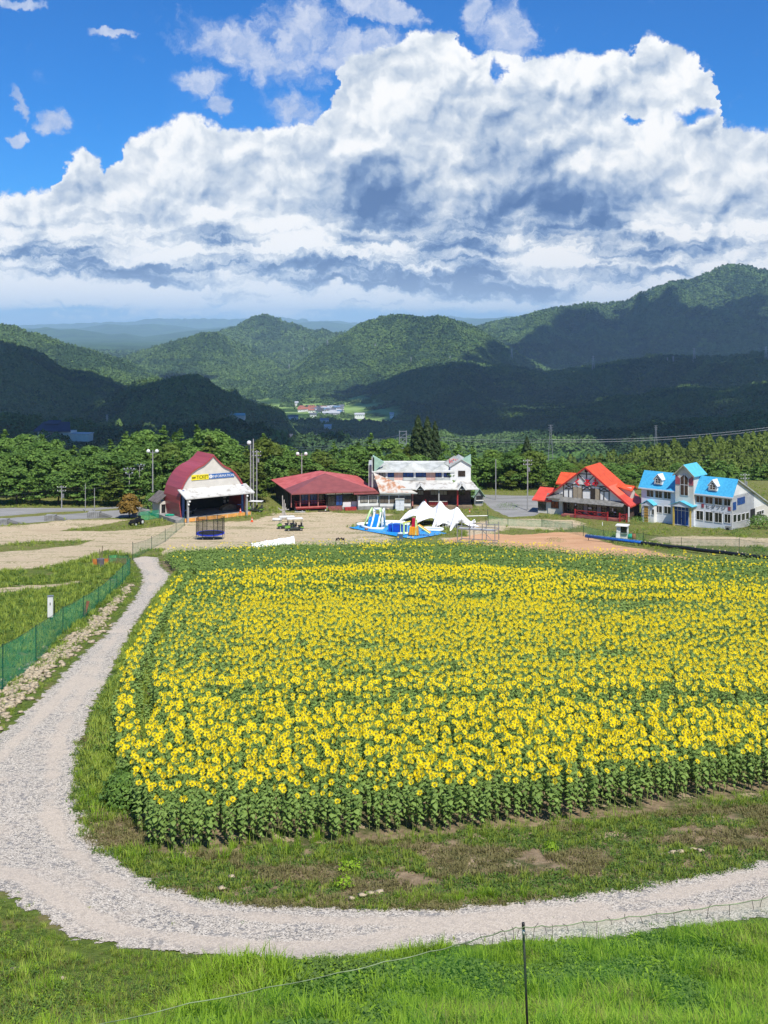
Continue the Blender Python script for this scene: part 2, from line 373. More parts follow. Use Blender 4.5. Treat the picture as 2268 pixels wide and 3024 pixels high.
GRASSP = [wpoly([(122, 1147), (200, 1137), (262, 1126), (300, 1119), (350, 1112), (384, 1128), (372, 1134), (300, 1143), (220, 1148)]),
          wpoly([(-300, 1196), (0, 1178), (75, 1170), (205, 1166), (175, 1177), (75, 1187), (0, 1192), (-300, 1212)]),
          wpoly([(-300, 1124), (0, 1116), (100, 1107), (200, 1103), (270, 1096), (330, 1088), (322, 1095), (270, 1100), (200, 1107), (100, 1114), (0, 1121), (-300, 1130)]),
          wpoly([(800, 1104), (900, 1100), (1062, 1103), (1085, 1114), (1000, 1122), (880, 1116)]),
          wpoly([(280, 1200), (320, 1185), (360, 1186), (340, 1201), (300, 1203)]),
          wpoly([(850, 1128), (1010, 1128), (1010, 1160), (930, 1162)])]
STRIP = wpoly([(176, 1600), (172, 1700), (190, 1790), (225, 1830), (280, 1870), (350, 1908), (450, 1938), (560, 1950), (900, 1960), (1100, 1952), (1250, 1932), (1400, 1907), (1659, 1855), (2300, 1745), (2300, 1640), (1659, 1728), (1300, 1778), (900, 1815), (480, 1850), (340, 1855), (290, 1810), (240, 1740), (230, 1600)])
def tensor(xs, ys, keep=None):
    Xg, Yg = np.meshgrid(xs, ys); nx, ny = len(xs), len(ys); idx = np.arange(nx * ny).reshape(ny, nx)
    Q = np.stack([idx[:-1, :-1], idx[:-1, 1:], idx[1:, 1:], idx[1:, :-1]], -1).reshape(-1, 4)
    return Xg.ravel(), Yg.ravel(), Q
def mat_ground():
    m, T, b, o = new_mat('ground_soil_and_grass'); p = T.pos()
    n1 = T.noise(p, 0.55, 6, 0.62); n2 = T.noise(p, 3.2, 5, 0.65); n3 = T.noise(T.v('MULTIPLY', p, (0.12, 0.45, 1)), 1.0, 5, 0.65); n4 = T.noise(p, 14, 3, 0.6)
    nb = T.m('ADD', T.m('MULTIPLY', T.m('SUBTRACT', n1, 0.5), 3.4), T.m('MULTIPLY', T.m('SUBTRACT', n2, 0.5), 1.6))
    def msk(name, k=1.0, w=0.25): return T.rng(T.m('ADD', T.attr(name), T.m('MULTIPLY', nb, k)), -w, w)
    gd = T.rng(T.sep(p)[1], 118, 150)
    grass = T.mix(T.rng(n2, 0.3, 0.7), T.mix(gd, (0.060, 0.095, 0.016), (0.10, 0.115, 0.028)), T.mix(gd, (0.135, 0.18, 0.035), (0.21, 0.22, 0.070)))
    grass = T.mix(T.rng(n1, 0.50, 0.68), grass, (0.17, 0.15, 0.06))
    sand = T.mix(T.rng(n3, 0.3, 0.7), (0.38, 0.30, 0.185), (0.60, 0.49, 0.335))
    sand = T.mix(T.rng(n4, 0.35, 0.75), sand, T.mix(0.5, sand, (0.62, 0.53, 0.40)))
    tuft = T.rng(T.m('ADD', n3, T.m('MULTIPLY', n2, 0.8)), 0.90, 1.04)
    sand = T.mix(T.m('MULTIPLY', tuft, 0.75), sand, (0.16, 0.16, 0.055))
    org = T.mix(T.rng(n3, 0.25, 0.7), (0.42, 0.21, 0.10), (0.58, 0.34, 0.19)); org = T.mix(T.rng(n4, 0.4, 0.8), org, (0.62, 0.42, 0.27))
    asp = T.mix(T.rng(n3, 0.3, 0.7), (0.21, 0.21, 0.205), (0.30, 0.30, 0.295)); asp = T.mix(T.rng(n4, 0.62, 0.7), asp, (0.14, 0.14, 0.13))
    soil = T.mix(T.rng(n2, 0.3, 0.7), (0.17, 0.125, 0.075), (0.31, 0.235, 0.15)); soil = T.mix(T.rng(n1, 0.45, 0.6), soil, (0.055, 0.075, 0.020))
    soil = T.mix(T.rng(T.m('ADD', n1, T.m('MULTIPLY', n4, 0.3)), 0.74, 0.80), soil, (0.38, 0.29, 0.19))
    nbs = T.m('ADD', nb, T.m('MULTIPLY', T.m('SUBTRACT', n3, 0.5), 7.0))
    c = T.mix(T.rng(T.m('ADD', T.attr('sand'), nbs), -0.4, 0.5), grass, sand); c = T.mix(msk('orange', 0.8), c, org); c = T.mix(msk('asph', 0.35, 0.1), c, asp); c = T.mix(msk('green', 0.45), c, grass); c = T.mix(msk('soil', 0.5), c, soil)
    T.put(b.inputs['Base Color'], c); b.inputs['Roughness'].default_value = 0.95; b.inputs['Specular IOR Level'].default_value = 0.1
    T.put(b.inputs['Normal'], T.bump(T.m('ADD', n2, T.m('MULTIPLY', n4, 0.4)), 0.8, 0.12)); return m
def micro(X, Y):
    """small unevenness of the land"""
    return (fbm(X / 5.0, Y / 5.0, 3) - 0.5) * 0.22
xs = np.concatenate([np.arange(-260, -80, 6.0), np.arange(-80, 80.01, 0.5), np.arange(86, 261, 6.0)])
ys = np.concatenate([np.arange(-80, 0, 5.0), np.arange(0, 20, 1.0), np.arange(20, 60, 0.4), np.arange(60, 228.01, 0.6), [228.4]])
X, Y, Q = tensor(xs, ys)
fsd = sdist(FIELD, X, Y)
Z = zg(X, Y) + micro(X, Y)
at = {'sand': np.clip(multi(SAND, X, Y), -6, 6), 'orange': np.clip(multi(ORANGE, X, Y), -6, 6), 'asph': np.clip(multi(ASPH, X, Y), -6, 6), 'green': np.clip(multi(GRASSP, X, Y), -6, 6),
      'soil': np.clip(np.maximum(fsd + 0.4, sdist(STRIP, X, Y)), -6, 6)}
g = link('ground', mesh_np('ground', np.stack([X, Y, Z], 1), Q, mat_ground(), smooth=True, attrs=at)); tag(g, kind='structure')
def gz(X, Y): return zg(X, Y) + micro(X, Y)
# gravel path, ragged edge
def mat_gravel():
    m, T, b, o = new_mat('white_gravel'); p = T.pos()
    v = T.vor(p, 30, out='Color'); s = T.sep(v)[0]; v2 = T.sep(T.vor(p, 8.0, out='Color'))[1]; nl = T.noise(p, 0.35, 5, 0.6)
    c = T.ramp(s, [(0.0, (0.10, 0.095, 0.085)), (0.16, (0.17, 0.16, 0.15)), (0.26, (0.385, 0.345, 0.29)), (0.62, (0.48, 0.43, 0.36)), (1.0, (0.72, 0.665, 0.575))])
    c = T.mix(T.m('MULTIPLY', T.rng(v2, 0.84, 0.88), 0.65), c, (0.16, 0.16, 0.165))
    trk = T.rng(T.m('ABSOLUTE', T.m('SUBTRACT', T.attr('mid'), 1.15)), 0.55, 0.1)
    dust = T.rng(T.m('ADD', nl, T.m('MULTIPLY', trk, 0.20)), 0.47, 0.70)
    c = T.mix(T.m('MULTIPLY', dust, 0.68), c, (0.52, 0.445, 0.36))
    T.put(b.inputs['Base Color'], c); b.inputs['Roughness'].default_value = 0.9; b.inputs['Specular IOR Level'].default_value = 0.15
    T.put(b.inputs['Normal'], T.bump(T.vor(p, 30), 0.4, 0.03))
    t = T.n.new('ShaderNodeBsdfTransparent'); mx = T.n.new('ShaderNodeMixShader')
    e = T.m('ADD', T.attr('edge'), T.m('MULTIPLY', T.m('SUBTRACT', T.noise(p, 1.3, 6, 0.7), 0.5), 1.9))
    T.put(mx.inputs[0], T.m('GREATER_THAN', e, 0.12)); T.l.new(t.outputs[0], mx.inputs[1]); T.l.new(b.outputs[0], mx.inputs[2]); T.l.new(mx.outputs[0], o.inputs[0]); return m
xs = np.arange(-34, 34, 0.35); ys = np.arange(27, 142, 0.35); X, Y, Q = tensor(xs, ys); e = sdist(PATH, X, Y)
keep = (e[Q] > -0.7).any(1); Q = Q[keep]; u, inv = np.unique(Q, return_inverse=True); Q = inv.reshape(-1, 4)
X, Y, e = X[u], Y[u], e[u]
pth = link('path', mesh_np('path', np.stack([X, Y, gz(X, Y) + 0.03 * np.clip((e + .3) / .7, .15, 1)], 1), Q, mat_gravel(), smooth=True, attrs={'edge': np.clip(e, -2, 2), 'mid': np.clip(e, 0, 3)})); tag(pth, kind='structure')

# ================================================================== HILLS
def crest(pts, ext=True):
    a = np.array([((x / 0.7315 - CX) / F, (HY - y / 0.7315) / F) for x, y in pts]); return a
RIDGES = [  # distance, front width, back width, crest traced in the photograph
    (15500, 3500, 3500, [(-400, 720), (-100, 716), (50, 712), (100, 704), (130, 711), (160, 710), (200, 716), (240, 723), (270, 720), (310, 728), (350, 722), (400, 716), (450, 708), (500, 703), (560, 708), (700, 722), (850, 722), (1000, 716), (1250, 712), (2200, 700)]),
    (22000, 4000, 4000, [(-400, 706), (170, 709), (230, 698), (275, 702), (330, 699), (380, 703), (425, 709), (520, 704), (622, 697), (665, 695), (710, 694), (750, 699), (800, 707), (900, 705), (980, 692), (1030, 688), (1070, 686), (1100, 681), (1130, 684), (1200, 700), (2200, 690)]),
    (28500, 2300, 2000, [(-400, 700), (100, 700), (250, 694), (300, 686), (350, 685), (400, 687), (500, 688), (550, 687), (600, 684), (700, 690), (800, 699), (880, 694), (930, 681), (950, 678), (995, 684), (1050, 690), (2200, 690)]),
    (6200, 1500, 1500, [(250, 840), (380, 770), (440, 738), (470, 722), (505, 711), (540, 692), (575, 684), (600, 692), (640, 707), (675, 719), (700, 713), (715, 721), (760, 722), (850, 742), (950, 790)]),
    (4700, 1400, 1100, [(120, 860), (200, 810), (275, 774), (310, 759), (350, 747), (400, 734), (440, 723), (470, 724), (500, 739), (540, 754), (575, 772), (600, 787), (640, 805), (700, 850)]),
    (3400, 1100, 900, [(-500, 560), (-250, 630), (-100, 676), (0, 702), (30, 707), (65, 719), (100, 729), (140, 744), (190, 759), (240, 772), (280, 787), (310, 802), (345, 822), (400, 846), (470, 880), (540, 905)]),
    (2250, 800, 600, [(-500, 640), (-200, 705), (0, 738), (50, 749), (90, 764), (130, 792), (155, 804), (200, 809), (240, 822), (290, 845), (360, 880), (430, 910)]),
    (1650, 520, 420, [(60, 950), (190, 893), (240, 862), (280, 842), (320, 829), (360, 819), (400, 814), (425, 813), (450, 822), (480, 842), (520, 862), (550, 874), (590, 892), (620, 907), (660, 925)]),
    (960, 330, 260, [(-500, 880), (-200, 895), (0, 905), (100, 918), (200, 930), (330, 925), (420, 915), (500, 905), (560, 918), (620, 938), (700, 950), (800, 955)]),
    (6000, 1700, 1800, [(760, 900), (850, 830), (930, 760), (1025, 711), (1070, 699), (1130, 689), (1180, 674), (1230, 666), (1270, 656), (1300, 658), (1350, 654), (1395, 631), (1445, 614), (1495, 606), (1530, 591), (1570, 575), (1610, 576), (1659, 586), (1760, 600), (1900, 575), (2300, 600)]),
    (4300, 1300, 900, [(440, 900), (515, 848), (575, 817), (640, 792), (665, 772), (700, 747), (750, 722), (780, 702), (830, 686), (860, 684), (910, 691), (955, 688), (1025, 709), (1090, 748), (1160, 790), (1240, 830)]),
    (3100, 950, 800, [(640, 905), (700, 868), (760, 850), (830, 824), (920, 793), (975, 786), (1020, 783), (1100, 792), (1180, 806), (1260, 796), (1350, 782), (1450, 770), (1560, 772), (1659, 760), (1900, 740), (2300, 760)]),
    (2000, 600, 500, [(860, 960), (950, 925), (1050, 895), (1120, 884), (1200, 886), (1280, 872), (1360, 858), (1450, 846), (1560, 842), (1659, 830), (1900, 820), (2300, 830)]),
    (1250, 380, 300, [(700, 965), (800, 950), (900, 944), (1000, 950), (1100, 950), (1180, 938), (1260, 934), (1350, 925), (1430, 915), (1520, 912), (1659, 903), (1900, 890), (2300, 880)]),
]
def terrain(s, Y, detail=True):
    """height of the country beyond the resort; s = X / Y"""
    X = s * Y
    base = np.interp(Y, [200, 228, 260, 420, 900, 1500, 2600, 4000, 9000, 60000], [0, 0, -6, -42, -120, -152, -170, -165, -150, -300])
    right = sst((s - 0.02) / 0.10) * sst((520 - Y) / 90.0)
    hill = np.interp(Y, [228, 241, 300, 420, 520], [0, -13, -17, -16, -40]) - 62 * np.clip(0.34 - s, 0, 1) * sst((Y - 235) / 150)
    left = sst((-s - 0.30) / 0.1) * 0
    z = base * (1 - right) + hill * right
    z = z + (fbm(X / 260, Y / 260, 4) - 0.5) * np.clip((Y - 420) / 25, 0, 34) * np.clip((z + 185) / 40, 0.05, 1)
    for D, wf, wb, c in RIDGES:
        c = crest(c)
        e = np.interp(s, c[:, 0], c[:, 1], left=-9, right=-9)
        fade = np.clip((s - c[0, 0]) / 0.02, 0, 1) * np.clip((c[-1, 0] - s) / 0.02, 0, 1) if D < 9000 else 1
        topz = ZC + e * D
        n = fbm(X / (wf * 0.34) + D, Y / (wf * 0.9) + D * 0.1, 3); rid = 1 - np.abs(2 * n - 1) * 1.0
        n2 = fbm(X / (wf * 0.13) + D, Y / (wf * 0.28), 3); rid2 = 1 - np.abs(2 * n2 - 1)
        t = (Y - D) / np.where(Y < D, wf, wb)
        ten = np.clip(1 - np.abs(t), 0, 1) * np.clip(np.abs(t) * 3.0, 0, 1)
        t2 = np.abs(t) - (rid - 0.72) * 1.5 * ten - (rid2 - 0.72) * 0.65 * ten
        prof = np.clip(1 - t2, 0, 1) ** 1.25
        z = np.maximum(z, base + (topz - base) * prof * fade - 4)
    return z
s_ = np.concatenate([np.linspace(-1.3, -0.38, 60, endpoint=False), np.linspace(-0.38, 0.38, 640), np.linspace(0.38, 1.3, 61)[1:]])
yy = [228.0]
while yy[-1] < 30500:
    y = yy[-1]; st = 0.016 if y < 1000 else (0.0095 if y < 7500 else 0.02); yy.append(y * (1 + st))
S, Yh, Q = tensor(s_, np.array(yy)); Zh = terrain(S, Yh); Zh = np.where(Yh < 229, 0.0 + micro(S * Yh, Yh), Zh)
def mat_hills():
    m, T, b, o = new_mat('forested_hills'); p = T.pos()
    pf = T.v('MULTIPLY', p, (1, 1, 0.6))
    v = T.vor(pf, 0.075, 2.0, 0.6, out='Distance'); vc = T.sep(T.vor(pf, 0.075, out='Color'))[0]; n1 = T.noise(p, 0.0032, 5, 0.6); n2 = T.noise(p, 0.02, 4, 0.6)
    v2 = T.vor(pf, 0.022, 2.0, 0.6, out='Distance')
    c = T.mix(vc, (0.035, 0.085, 0.026), (0.10, 0.185, 0.045))
    c = T.mix(T.rng(n1, 0.46, 0.58), c, T.mix(vc, (0.022, 0.056, 0.022), (0.055, 0.105, 0.035)))
    c = T.mix(T.m('MULTIPLY', T.rng(n2, 0.58, 0.70), 0.6), c, (0.085, 0.15, 0.035))
    sp = T.sep(p)
    # valley floor fields
    flat = T.m('MULTIPLY', T.rng(sp[2], -150.0, -160.0), T.m('MULTIPLY', T.rng(sp[1], 2150, 2300), T.m('MULTIPLY', T.rng(sp[0], -380, -340), T.rng(sp[0], 60, 10))))
    fl = T.m('MULTIPLY', flat, T.rng(T.noise(p, 0.006, 3), 0.40, 0.47))
    c = T.mix(fl, c, T.mix(T.rng(T.vor(p, 0.012, out='Distance'), 0.2, 0.7), (0.16, 0.26, 0.06), (0.25, 0.36, 0.12)))
    T.put(b.inputs['Base Color'], c); b.inputs['Roughness'].default_value = 0.95; b.inputs['Specular IOR Level'].default_value = 0.05
    h = T.m('ADD', T.m('MULTIPLY', v, -1.0), T.m('MULTIPLY', v2, -1.4))
    bn = T.n.new('ShaderNodeBump'); bn.inputs['Strength'].default_value = 1.0; bn.inputs['Distance'].default_value = 11.0; T.put(bn.inputs['Height'], T.m('MULTIPLY', h, T.m('SUBTRACT', 1.0, fl)))
    T.put(b.inputs['Normal'], bn.outputs[0]); return m
hl = link('hills', mesh_np('hills', np.stack([S * Yh, Yh, Zh], 1), Q, mat_hills(), smooth=True)); tag(hl, kind='structure')
def T1(X, Y): return float(terrain(np.array([X / Y]), np.array([float(Y)]))[0])
def HP(px, py, y0=300.0, y1=9000.0):
    """first hill point seen at a source pixel"""
    s = (px - CX) / F; k = (py - HY) / F; Ys = np.geomspace(y0, y1, 500); z = terrain(np.full(500, s), Ys); hit = np.where(ZC - k * Ys < z)[0]
    i = hit[0] if len(hit) else 499
    return (s * Ys[i], Ys[i], float(z[i]))

# ================================================================== PLANTS
rng = np.random.RandomState(11)
class TP:
    """triangle template with material index and per-vertex tint"""
    def __init__(s): s.V = []; s.T = []; s.M = []; s.A = []
    def add(s, V, T, m, a):
        o = len(s.V); s.V += [tuple(v) for v in V]; s.T += [(i + o, j + o, k + o) for i, j, k in T]; s.M += [m] * len(T); s.A += ([a] * len(V) if np.isscalar(a) else list(a))
    def arr(s): return np.array(s.V, float).reshape(-1, 3), np.array(s.T, int).reshape(-1, 3), np.array(s.M, int), np.array(s.A, float)
def stem_t(t, pts, r, n, m, a):
    V = []; T = []
    for i, (p, rr) in enumerate(zip(pts, r)):
        for k in range(n): V.append((p[0] + rr * math.cos(6.283 * k / n), p[1] + rr * math.sin(6.283 * k / n), p[2]))
    for i in range(len(pts) - 1):
        for k in range(n):
            q, w = i * n + k, i * n + (k + 1) % n; T += [(q, w, w + n), (q, w + n, q + n)]
    t.add(V, T, m, a)
def leaf_t(t, base, yaw, droop, L, w, m, a, full=True):
    c, s = math.cos(yaw), math.sin(yaw); cd, sn = math.cos(droop), math.sin(droop)
    def P(x, y, z):  # x out, y side, z up
        X_ = x * cd + z * sn; Z_ = -x * sn + z * cd
        return (base[0] + X_ * c - y * s, base[1] + X_ * s + y * c, base[2] + Z_)
    if full:
        V = [P(0, 0, 0), P(L * .22, w * .5, -.01), P(L * .28, 0, .012), P(L * .22, -w * .5, -.01), P(L * .62, w * .36, -.03), P(L * .65, 0, 0), P(L * .62, -w * .36, -.03), P(L, 0, -.06)]
        T = [(0, 1, 2), (0, 2, 3), (1, 4, 5), (1, 5, 2), (2, 5, 6), (2, 6, 3), (4, 7, 5), (5, 7, 6)]
    else:
        V = [P(0, 0, 0), P(L * .45, w * .5, 0), P(L * .45, -w * .5, 0), P(L, 0, -.04)]; T = [(0, 1, 2), (1, 3, 2)]
    t.add(V, T, m, a)
def sunflower(r, lod, H=1.72, head=True):
    """parts: stem, foliage, flower_head; the head looks away from the camera (+Y)"""
    st, fo, hd = TP(), TP(), TP(); lx, ly = r.uniform(-.07, .07, 2); n = 4 if lod == 0 else 3
    k = 5 if lod == 0 else 2; pts = []
    for i in range(k + 1):
        f = i / k; pts.append((lx * f + .02 * math.sin(f * 5 + lx * 40), ly * f, H * f * (1 if head else .93)))
    top = np.array(pts[-1])
    if lod < 2: stem_t(st, pts, [.016 * (1 - .4 * i / k) for i in range(k + 1)], n, 0, .6)
    nl = (18, 11, 7)[lod]
    for i in range(nl):
        f = 0.20 + (.76, .66, .60)[lod] * (i + r.uniform(0, .8)) / nl; z = H * f; sz = (1.15 - .55 * abs(f - .62) * 2) * (1, 1.15, 1.5)[lod]
        leaf_t(fo, (lx * f, ly * f, z), i * 2.4 + r.uniform(-.4, .4), r.uniform(-.1, .75), r.uniform(.15, .22) * sz, r.uniform(.12, .165) * sz, 1, r.uniform(0, 1), lod == 0)
    if head:
        R0 = r.uniform(.040, .050) * (1, .8, .5)[lod]; RP = r.uniform(.100, .134); pit = r.uniform(-.85, -.15); yaw = r.uniform(-.85, .85)
        c0 = top + np.array([0, .07, .035]); np_ = (17, 9, 6)[lod]
        ax = np.array([math.sin(yaw) * math.cos(pit), math.cos(yaw) * math.cos(pit), math.sin(pit)])
        u = np.array([math.cos(yaw), -math.sin(yaw), 0]); v = np.cross(u, ax); 
        if v[2] < 0: v = -v
        def Q(rad, an, d): return tuple(c0 + u * rad * math.cos(an) + v * rad * math.sin(an) + ax * d)
        for i in range(np_):
            an = 6.283 * (i + r.uniform(-.25, .25)) / np_; wd = (3.3 if lod else 2.8) / np_; L = RP * r.uniform(.88, 1.1); bk = r.uniform(-.075, -.01)
            V = [Q(R0 * .85, an - wd, .0), Q(R0 * .85, an + wd, .0), Q((R0 + L) * .55, an + wd * .75, bk * .4), Q(L, an, bk), Q((R0 + L) * .55, an - wd * .75, bk * .4)]
            hd.add(V, [(0, 1, 2), (0, 2, 4), (4, 2, 3)] if lod == 0 else [(0, 1, 2), (0, 2, 3)], 2, r.uniform(0, 1))
        kk = (9, 6, 4)[lod]; rr = R0 * (1.0 if lod == 0 else .95 if lod == 1 else .8)
        V = [Q(0, 0, -.035)] + [Q(rr, 6.283 * i / kk, -.004) for i in range(kk)]; hd.add(V, [(0, 1 + (i + 1) % kk, 1 + i) for i in range(kk)], 3, .5)
        if lod == 0:
            V = [Q(0, 0, .02)] + [Q(rr * .95, 6.283 * i / kk, .008) for i in range(kk)]; hd.add(V, [(0, 1 + i, 1 + (i + 1) % kk) for i in range(kk)], 4, .5)
            a = top; b = np.array(Q(0, 0, -.03)); V = [a + [.01, 0, 0], a - [.01, 0, 0], b + [.012, 0, 0], b - [.012, 0, 0]]; hd.add(V, [(0, 1, 3), (0, 3, 2)], 3, .6)
    else:
        for i in range(4): leaf_t(fo, tuple(top), i * 1.6 + r.uniform(0, 1), r.uniform(-1.1, -.5), .13, .09, 1, r.uniform(.6, 1), False)
    return st, fo, hd
def merge_t(ts):
    V, T, Mi, A = [], [], [], []; o = 0
    for t in ts:
        v, tt, m, a = t.arr(); 
        if len(v) == 0: continue
        V.append(v); T.append(tt + o); Mi.append(m); A.append(a); o += len(v)
    return np.concatenate(V), np.concatenate(T), np.concatenate(Mi), np.concatenate(A)
def scatter(temps, P, choice, rz, sc, jit=0.25, lean=None, seed=1):
    """merged arrays of many placed templates"""
    r = np.random.RandomState(seed); Vs, Ts, Ms, As = [], [], [], []; off = 0
    for k, (v, t, m, a) in enumerate(temps):
        w = np.where(choice == k)[0]
        if len(w) == 0: continue
        c, s = np.cos(rz[w])[:, None], np.sin(rz[w])[:, None]; q = sc[w]; q = q if q.ndim == 2 else np.stack([q, q, q], 1)
        x = v[None, :, 0] * q[:, :1]; y = v[None, :, 1] * q[:, 1:2]; z = v[None, :, 2] * q[:, 2:]
        if lean is not None: x = x + z * lean[w, :1]; y = y + z * lean[w, 1:2]
        o = np.stack([x * c - y * s + P[w, :1], x * s + y * c + P[w, 1:2], z + P[w, 2:3]], -1)
        Vs.append(o.reshape(-1, 3)); n = len(v); Ts.append((t[None] + (np.arange(len(w)) * n)[:, None, None]).reshape(-1, 3) + off); off += n * len(w)
        Ms.append(np.tile(m, len(w))); As.append(np.clip(a[None] * (1 - jit) + r.rand(len(w), 1) * jit, 0, 1).ravel())
    return np.concatenate(Vs), np.concatenate(Ts), np.concatenate(Ms), np.concatenate(As)
M_STEM = leafmat('sunflower_stem', (0.13, 0.19, 0.05), (0.22, 0.28, 0.09), 0.0)
M_SLEAF = leafmat('sunflower_leaf', (0.095, 0.17, 0.032), (0.28, 0.41, 0.10), 0.30)
M_PETAL = leafmat('yellow_petal', (0.88, 0.58, 0.003), (1.0, 0.85, 0.012), 0.22, rough=0.5)
M_PETAL.node_tree.nodes['Principled BSDF'].inputs['Specular IOR Level'].default_value = 0.08
M_CALYX = leafmat('green_calyx', (0.10, 0.13, 0.018), (0.20, 0.20, 0.03), 0.0)
M_DISC = M('brown_flower_disc', (0.07, 0.03, 0.01), 0.9)
SFM = [M_STEM, M_SLEAF, M_PETAL, M_CALYX, M_DISC]
# positions
gx, gy = np.meshgrid(np.arange(-36, 70, 0.385), np.arange(37, 146, 0.41)); gx = gx + (np.arange(gx.shape[0]) % 2)[:, None] * 0.2
P = np.stack([gx.ravel(), gy.ravel()], 1) + rng.uniform(-.17, .17, (gx.size, 2))
P = P[np.abs(P[:, 0]) < P[:, 1] * 0.40 + 4]
d = sdist(FIELD, P[:, 0], P[:, 1]) + (fbm(P[:, 0] / 1.6, P[:, 1] / 1.6, 2) - .5) * 0.9
P = P[d > 0.1]; d = d[d > 0.1]
# distance from the left edge only
LE = wpoly([(350, 1213), (372, 1236), (392, 1252), (374, 1282), (350, 1325), (320, 1376), (288, 1440), (262, 1500), (242, 1570), (244, 1650), (250, 1720), (272, 1768)])
LE = LE[np.argsort(LE[:, 1])]; dl = P[:, 0] - np.interp(P[:, 1], LE[:, 1], LE[:, 0])
FE = wpoly([(3100, 1235), (2200, 1238), (1659, 1228), (1500, 1225), (1250, 1212), (1150, 1201), (1000, 1192), (850, 1189), (600, 1196), (430, 1205), (350, 1213)]); FE = FE[np.argsort(FE[:, 0])]
df = np.interp(P[:, 0], FE[:, 0], FE[:, 1]) - P[:, 1]
alley = (dl > 1.0) & (dl < 1.5 + 0.7 * vn(P[:, 1] / 6, 3.0 + 0 * P[:, 1])) & (P[:, 1] > 46) & (P[:, 1] < 118)
keep = ~alley | (rng.rand(len(P)) < 0.22); P, d, dl, df, alley = P[keep], d[keep], dl[keep], df[keep], alley[keep]
n_big = fbm(P[:, 0] / 9.0 + 3, P[:, 1] / 3.4, 4, .6); n_sm = fbm(P[:, 0] / 2.2, P[:, 1] / 1.1 + 9, 2)
bl = 1.0 - 1.9 * np.clip(n_big - 0.53, 0, 1) * 2.2 - 0.12 * (n_sm > .62)
bl = np.where(df < 31 + 7 * (fbm(P[:, 0] / 8, P[:, 1] / 8, 2) - .5), 0.04 + 0.40 * np.clip((n_big - 0.56) * 6, 0, 1), bl)
bl = np.where((dl < 6.5) & (dl > 1.0) & (P[:, 1] > 60) & (P[:, 1] < 122), bl * 0.5, bl); bl = np.where(alley, 0.02, bl)
bl = np.where(d < 0.5, np.minimum(bl, 0.75), bl)
_lx = P[:, 0] - P[:, 1] * (330 / 0.7315 - CX) / F
bloom = rng.rand(len(P)) < bl
ht = rng.normal(1.0, .055, len(P)) * (0.93 + 0.14 * fbm(P[:, 0] / 3, P[:, 1] / 3, 2)); ht = np.where(bloom, ht, ht * rng.uniform(.80, .97, len(P))); ht = np.where(alley, ht * .55, ht)
ht = np.where(d < 0.7, ht * rng.uniform(.86, 1.0, len(P)), ht)
wdt = rng.uniform(.82, 1.22, len(P)); Zp = gz(P[:, 0], P[:, 1]) - .02; P3 = np.c_[P, Zp]; rzp = rng.uniform(-.35, .35, len(P))
inview = (np.abs(P[:, 0]) < P[:, 1] * 0.338)
order = np.argsort(np.where(inview, P[:, 1], 1e9)); front = order[:300]; isf = np.zeros(len(P), bool); isf[front] = True
r_ = np.random.RandomState(5)
T0 = [sunflower(r_, 0) for _ in range(8)]; T0n = [sunflower(r_, 0, head=False) for _ in range(4)]
T1m = [merge_t(sunflower(r_, 1)) for _ in range(6)] + [merge_t(sunflower(r_, 1, head=False)) for _ in range(3)]
T2m = [merge_t(sunflower(r_, 2)) for _ in range(5)] + [merge_t(sunflower(r_, 2, head=False)) for _ in range(3)]
T0m = [merge_t(t) for t in T0 + T0n]
acc = []
for lo, hi, tm, nb in ((0, 58, T0m, 8), (58, 88, T1m, 6), (88, 999, T2m, 5)):
    w = np.where((~isf) & (P[:, 1] >= lo) & (P[:, 1] < hi))[0]
    ch = np.where(bloom[w], rng.randint(0, nb, len(w)), nb + rng.randint(0, len(tm) - nb, len(w)))
    acc.append(scatter(tm, P3[w], ch, rzp[w], np.stack([wdt[w], wdt[w], ht[w]], 1), seed=lo + 1))
off = 0; VV, TT, MM, AA = [], [], [], []
for v, t, m, a in acc: VV.append(v); TT.append(t + off); MM.append(m); AA.append(a); off += len(v)
sf = link('sunflower_field', mesh_np('sunflower_field', np.concatenate(VV), np.concatenate(TT), SFM, np.concatenate(MM), attrs={'rnd': np.concatenate(AA)}))
tag(sf, 'broad field of yellow sunflowers facing away, behind the front rows', 'sunflower field', kind='stuff')
# the 300 nearest plants one by one
def part_mesh(nm, t):
    v, tt, m, a = t.arr(); return mesh_np(nm, v, tt, SFM, m, attrs={'rnd': a})
PM = [[part_mesh(nm, t) for nm, t in zip(('stem', 'foliage', 'flower_head'), ts) if len(t.V)] for ts in T0 + T0n]
protos = []
def sf_make(k):
    e = empty('sunflower', (0, 0, 0))
    for me in PM[k]: link(me.name.split('.')[0], me, e)
    return e
for j, i in enumerate(front):
    k = int(rng.randint(0, 8)) if bloom[i] else 8 + int(rng.randint(0, 4)); e = sf_make(k)
    e.location = P3[i]; e.rotation_euler = (0, 0, rzp[i]); e.scale = (float(wdt[i]), float(wdt[i]), float(ht[i]))
    px = PX(*P3[i])[0]; side = ['at the lower left corner', 'just right of the lower left corner', 'left of the field centre', 'at the field centre', 'right of the field centre', 'above the black post', 'right of the black post', 'towards the right edge'][int(np.clip((px - 430) / 230, 0, 7))]
    row = 'outermost row' if d[i] < .55 else 'second row' if d[i] < 1.0 else 'third row' if d[i] < 1.5 else 'inner rows'; tl = 'tall' if ht[i] > 1.02 else 'short' if ht[i] < .90 else 'mid-height'
    if bloom[i]: tag(e, '%s blooming sunflower seen from behind, %s, %s' % (tl, row, side), 'sunflower', '%s blooming sunflowers, %s, %s' % (tl, row, side))
    else: tag(e, '%s leafy sunflower without open bloom, %s, %s' % (tl, row, side), 'sunflower', '%s budding sunflowers, %s, %s' % (tl, row, side))
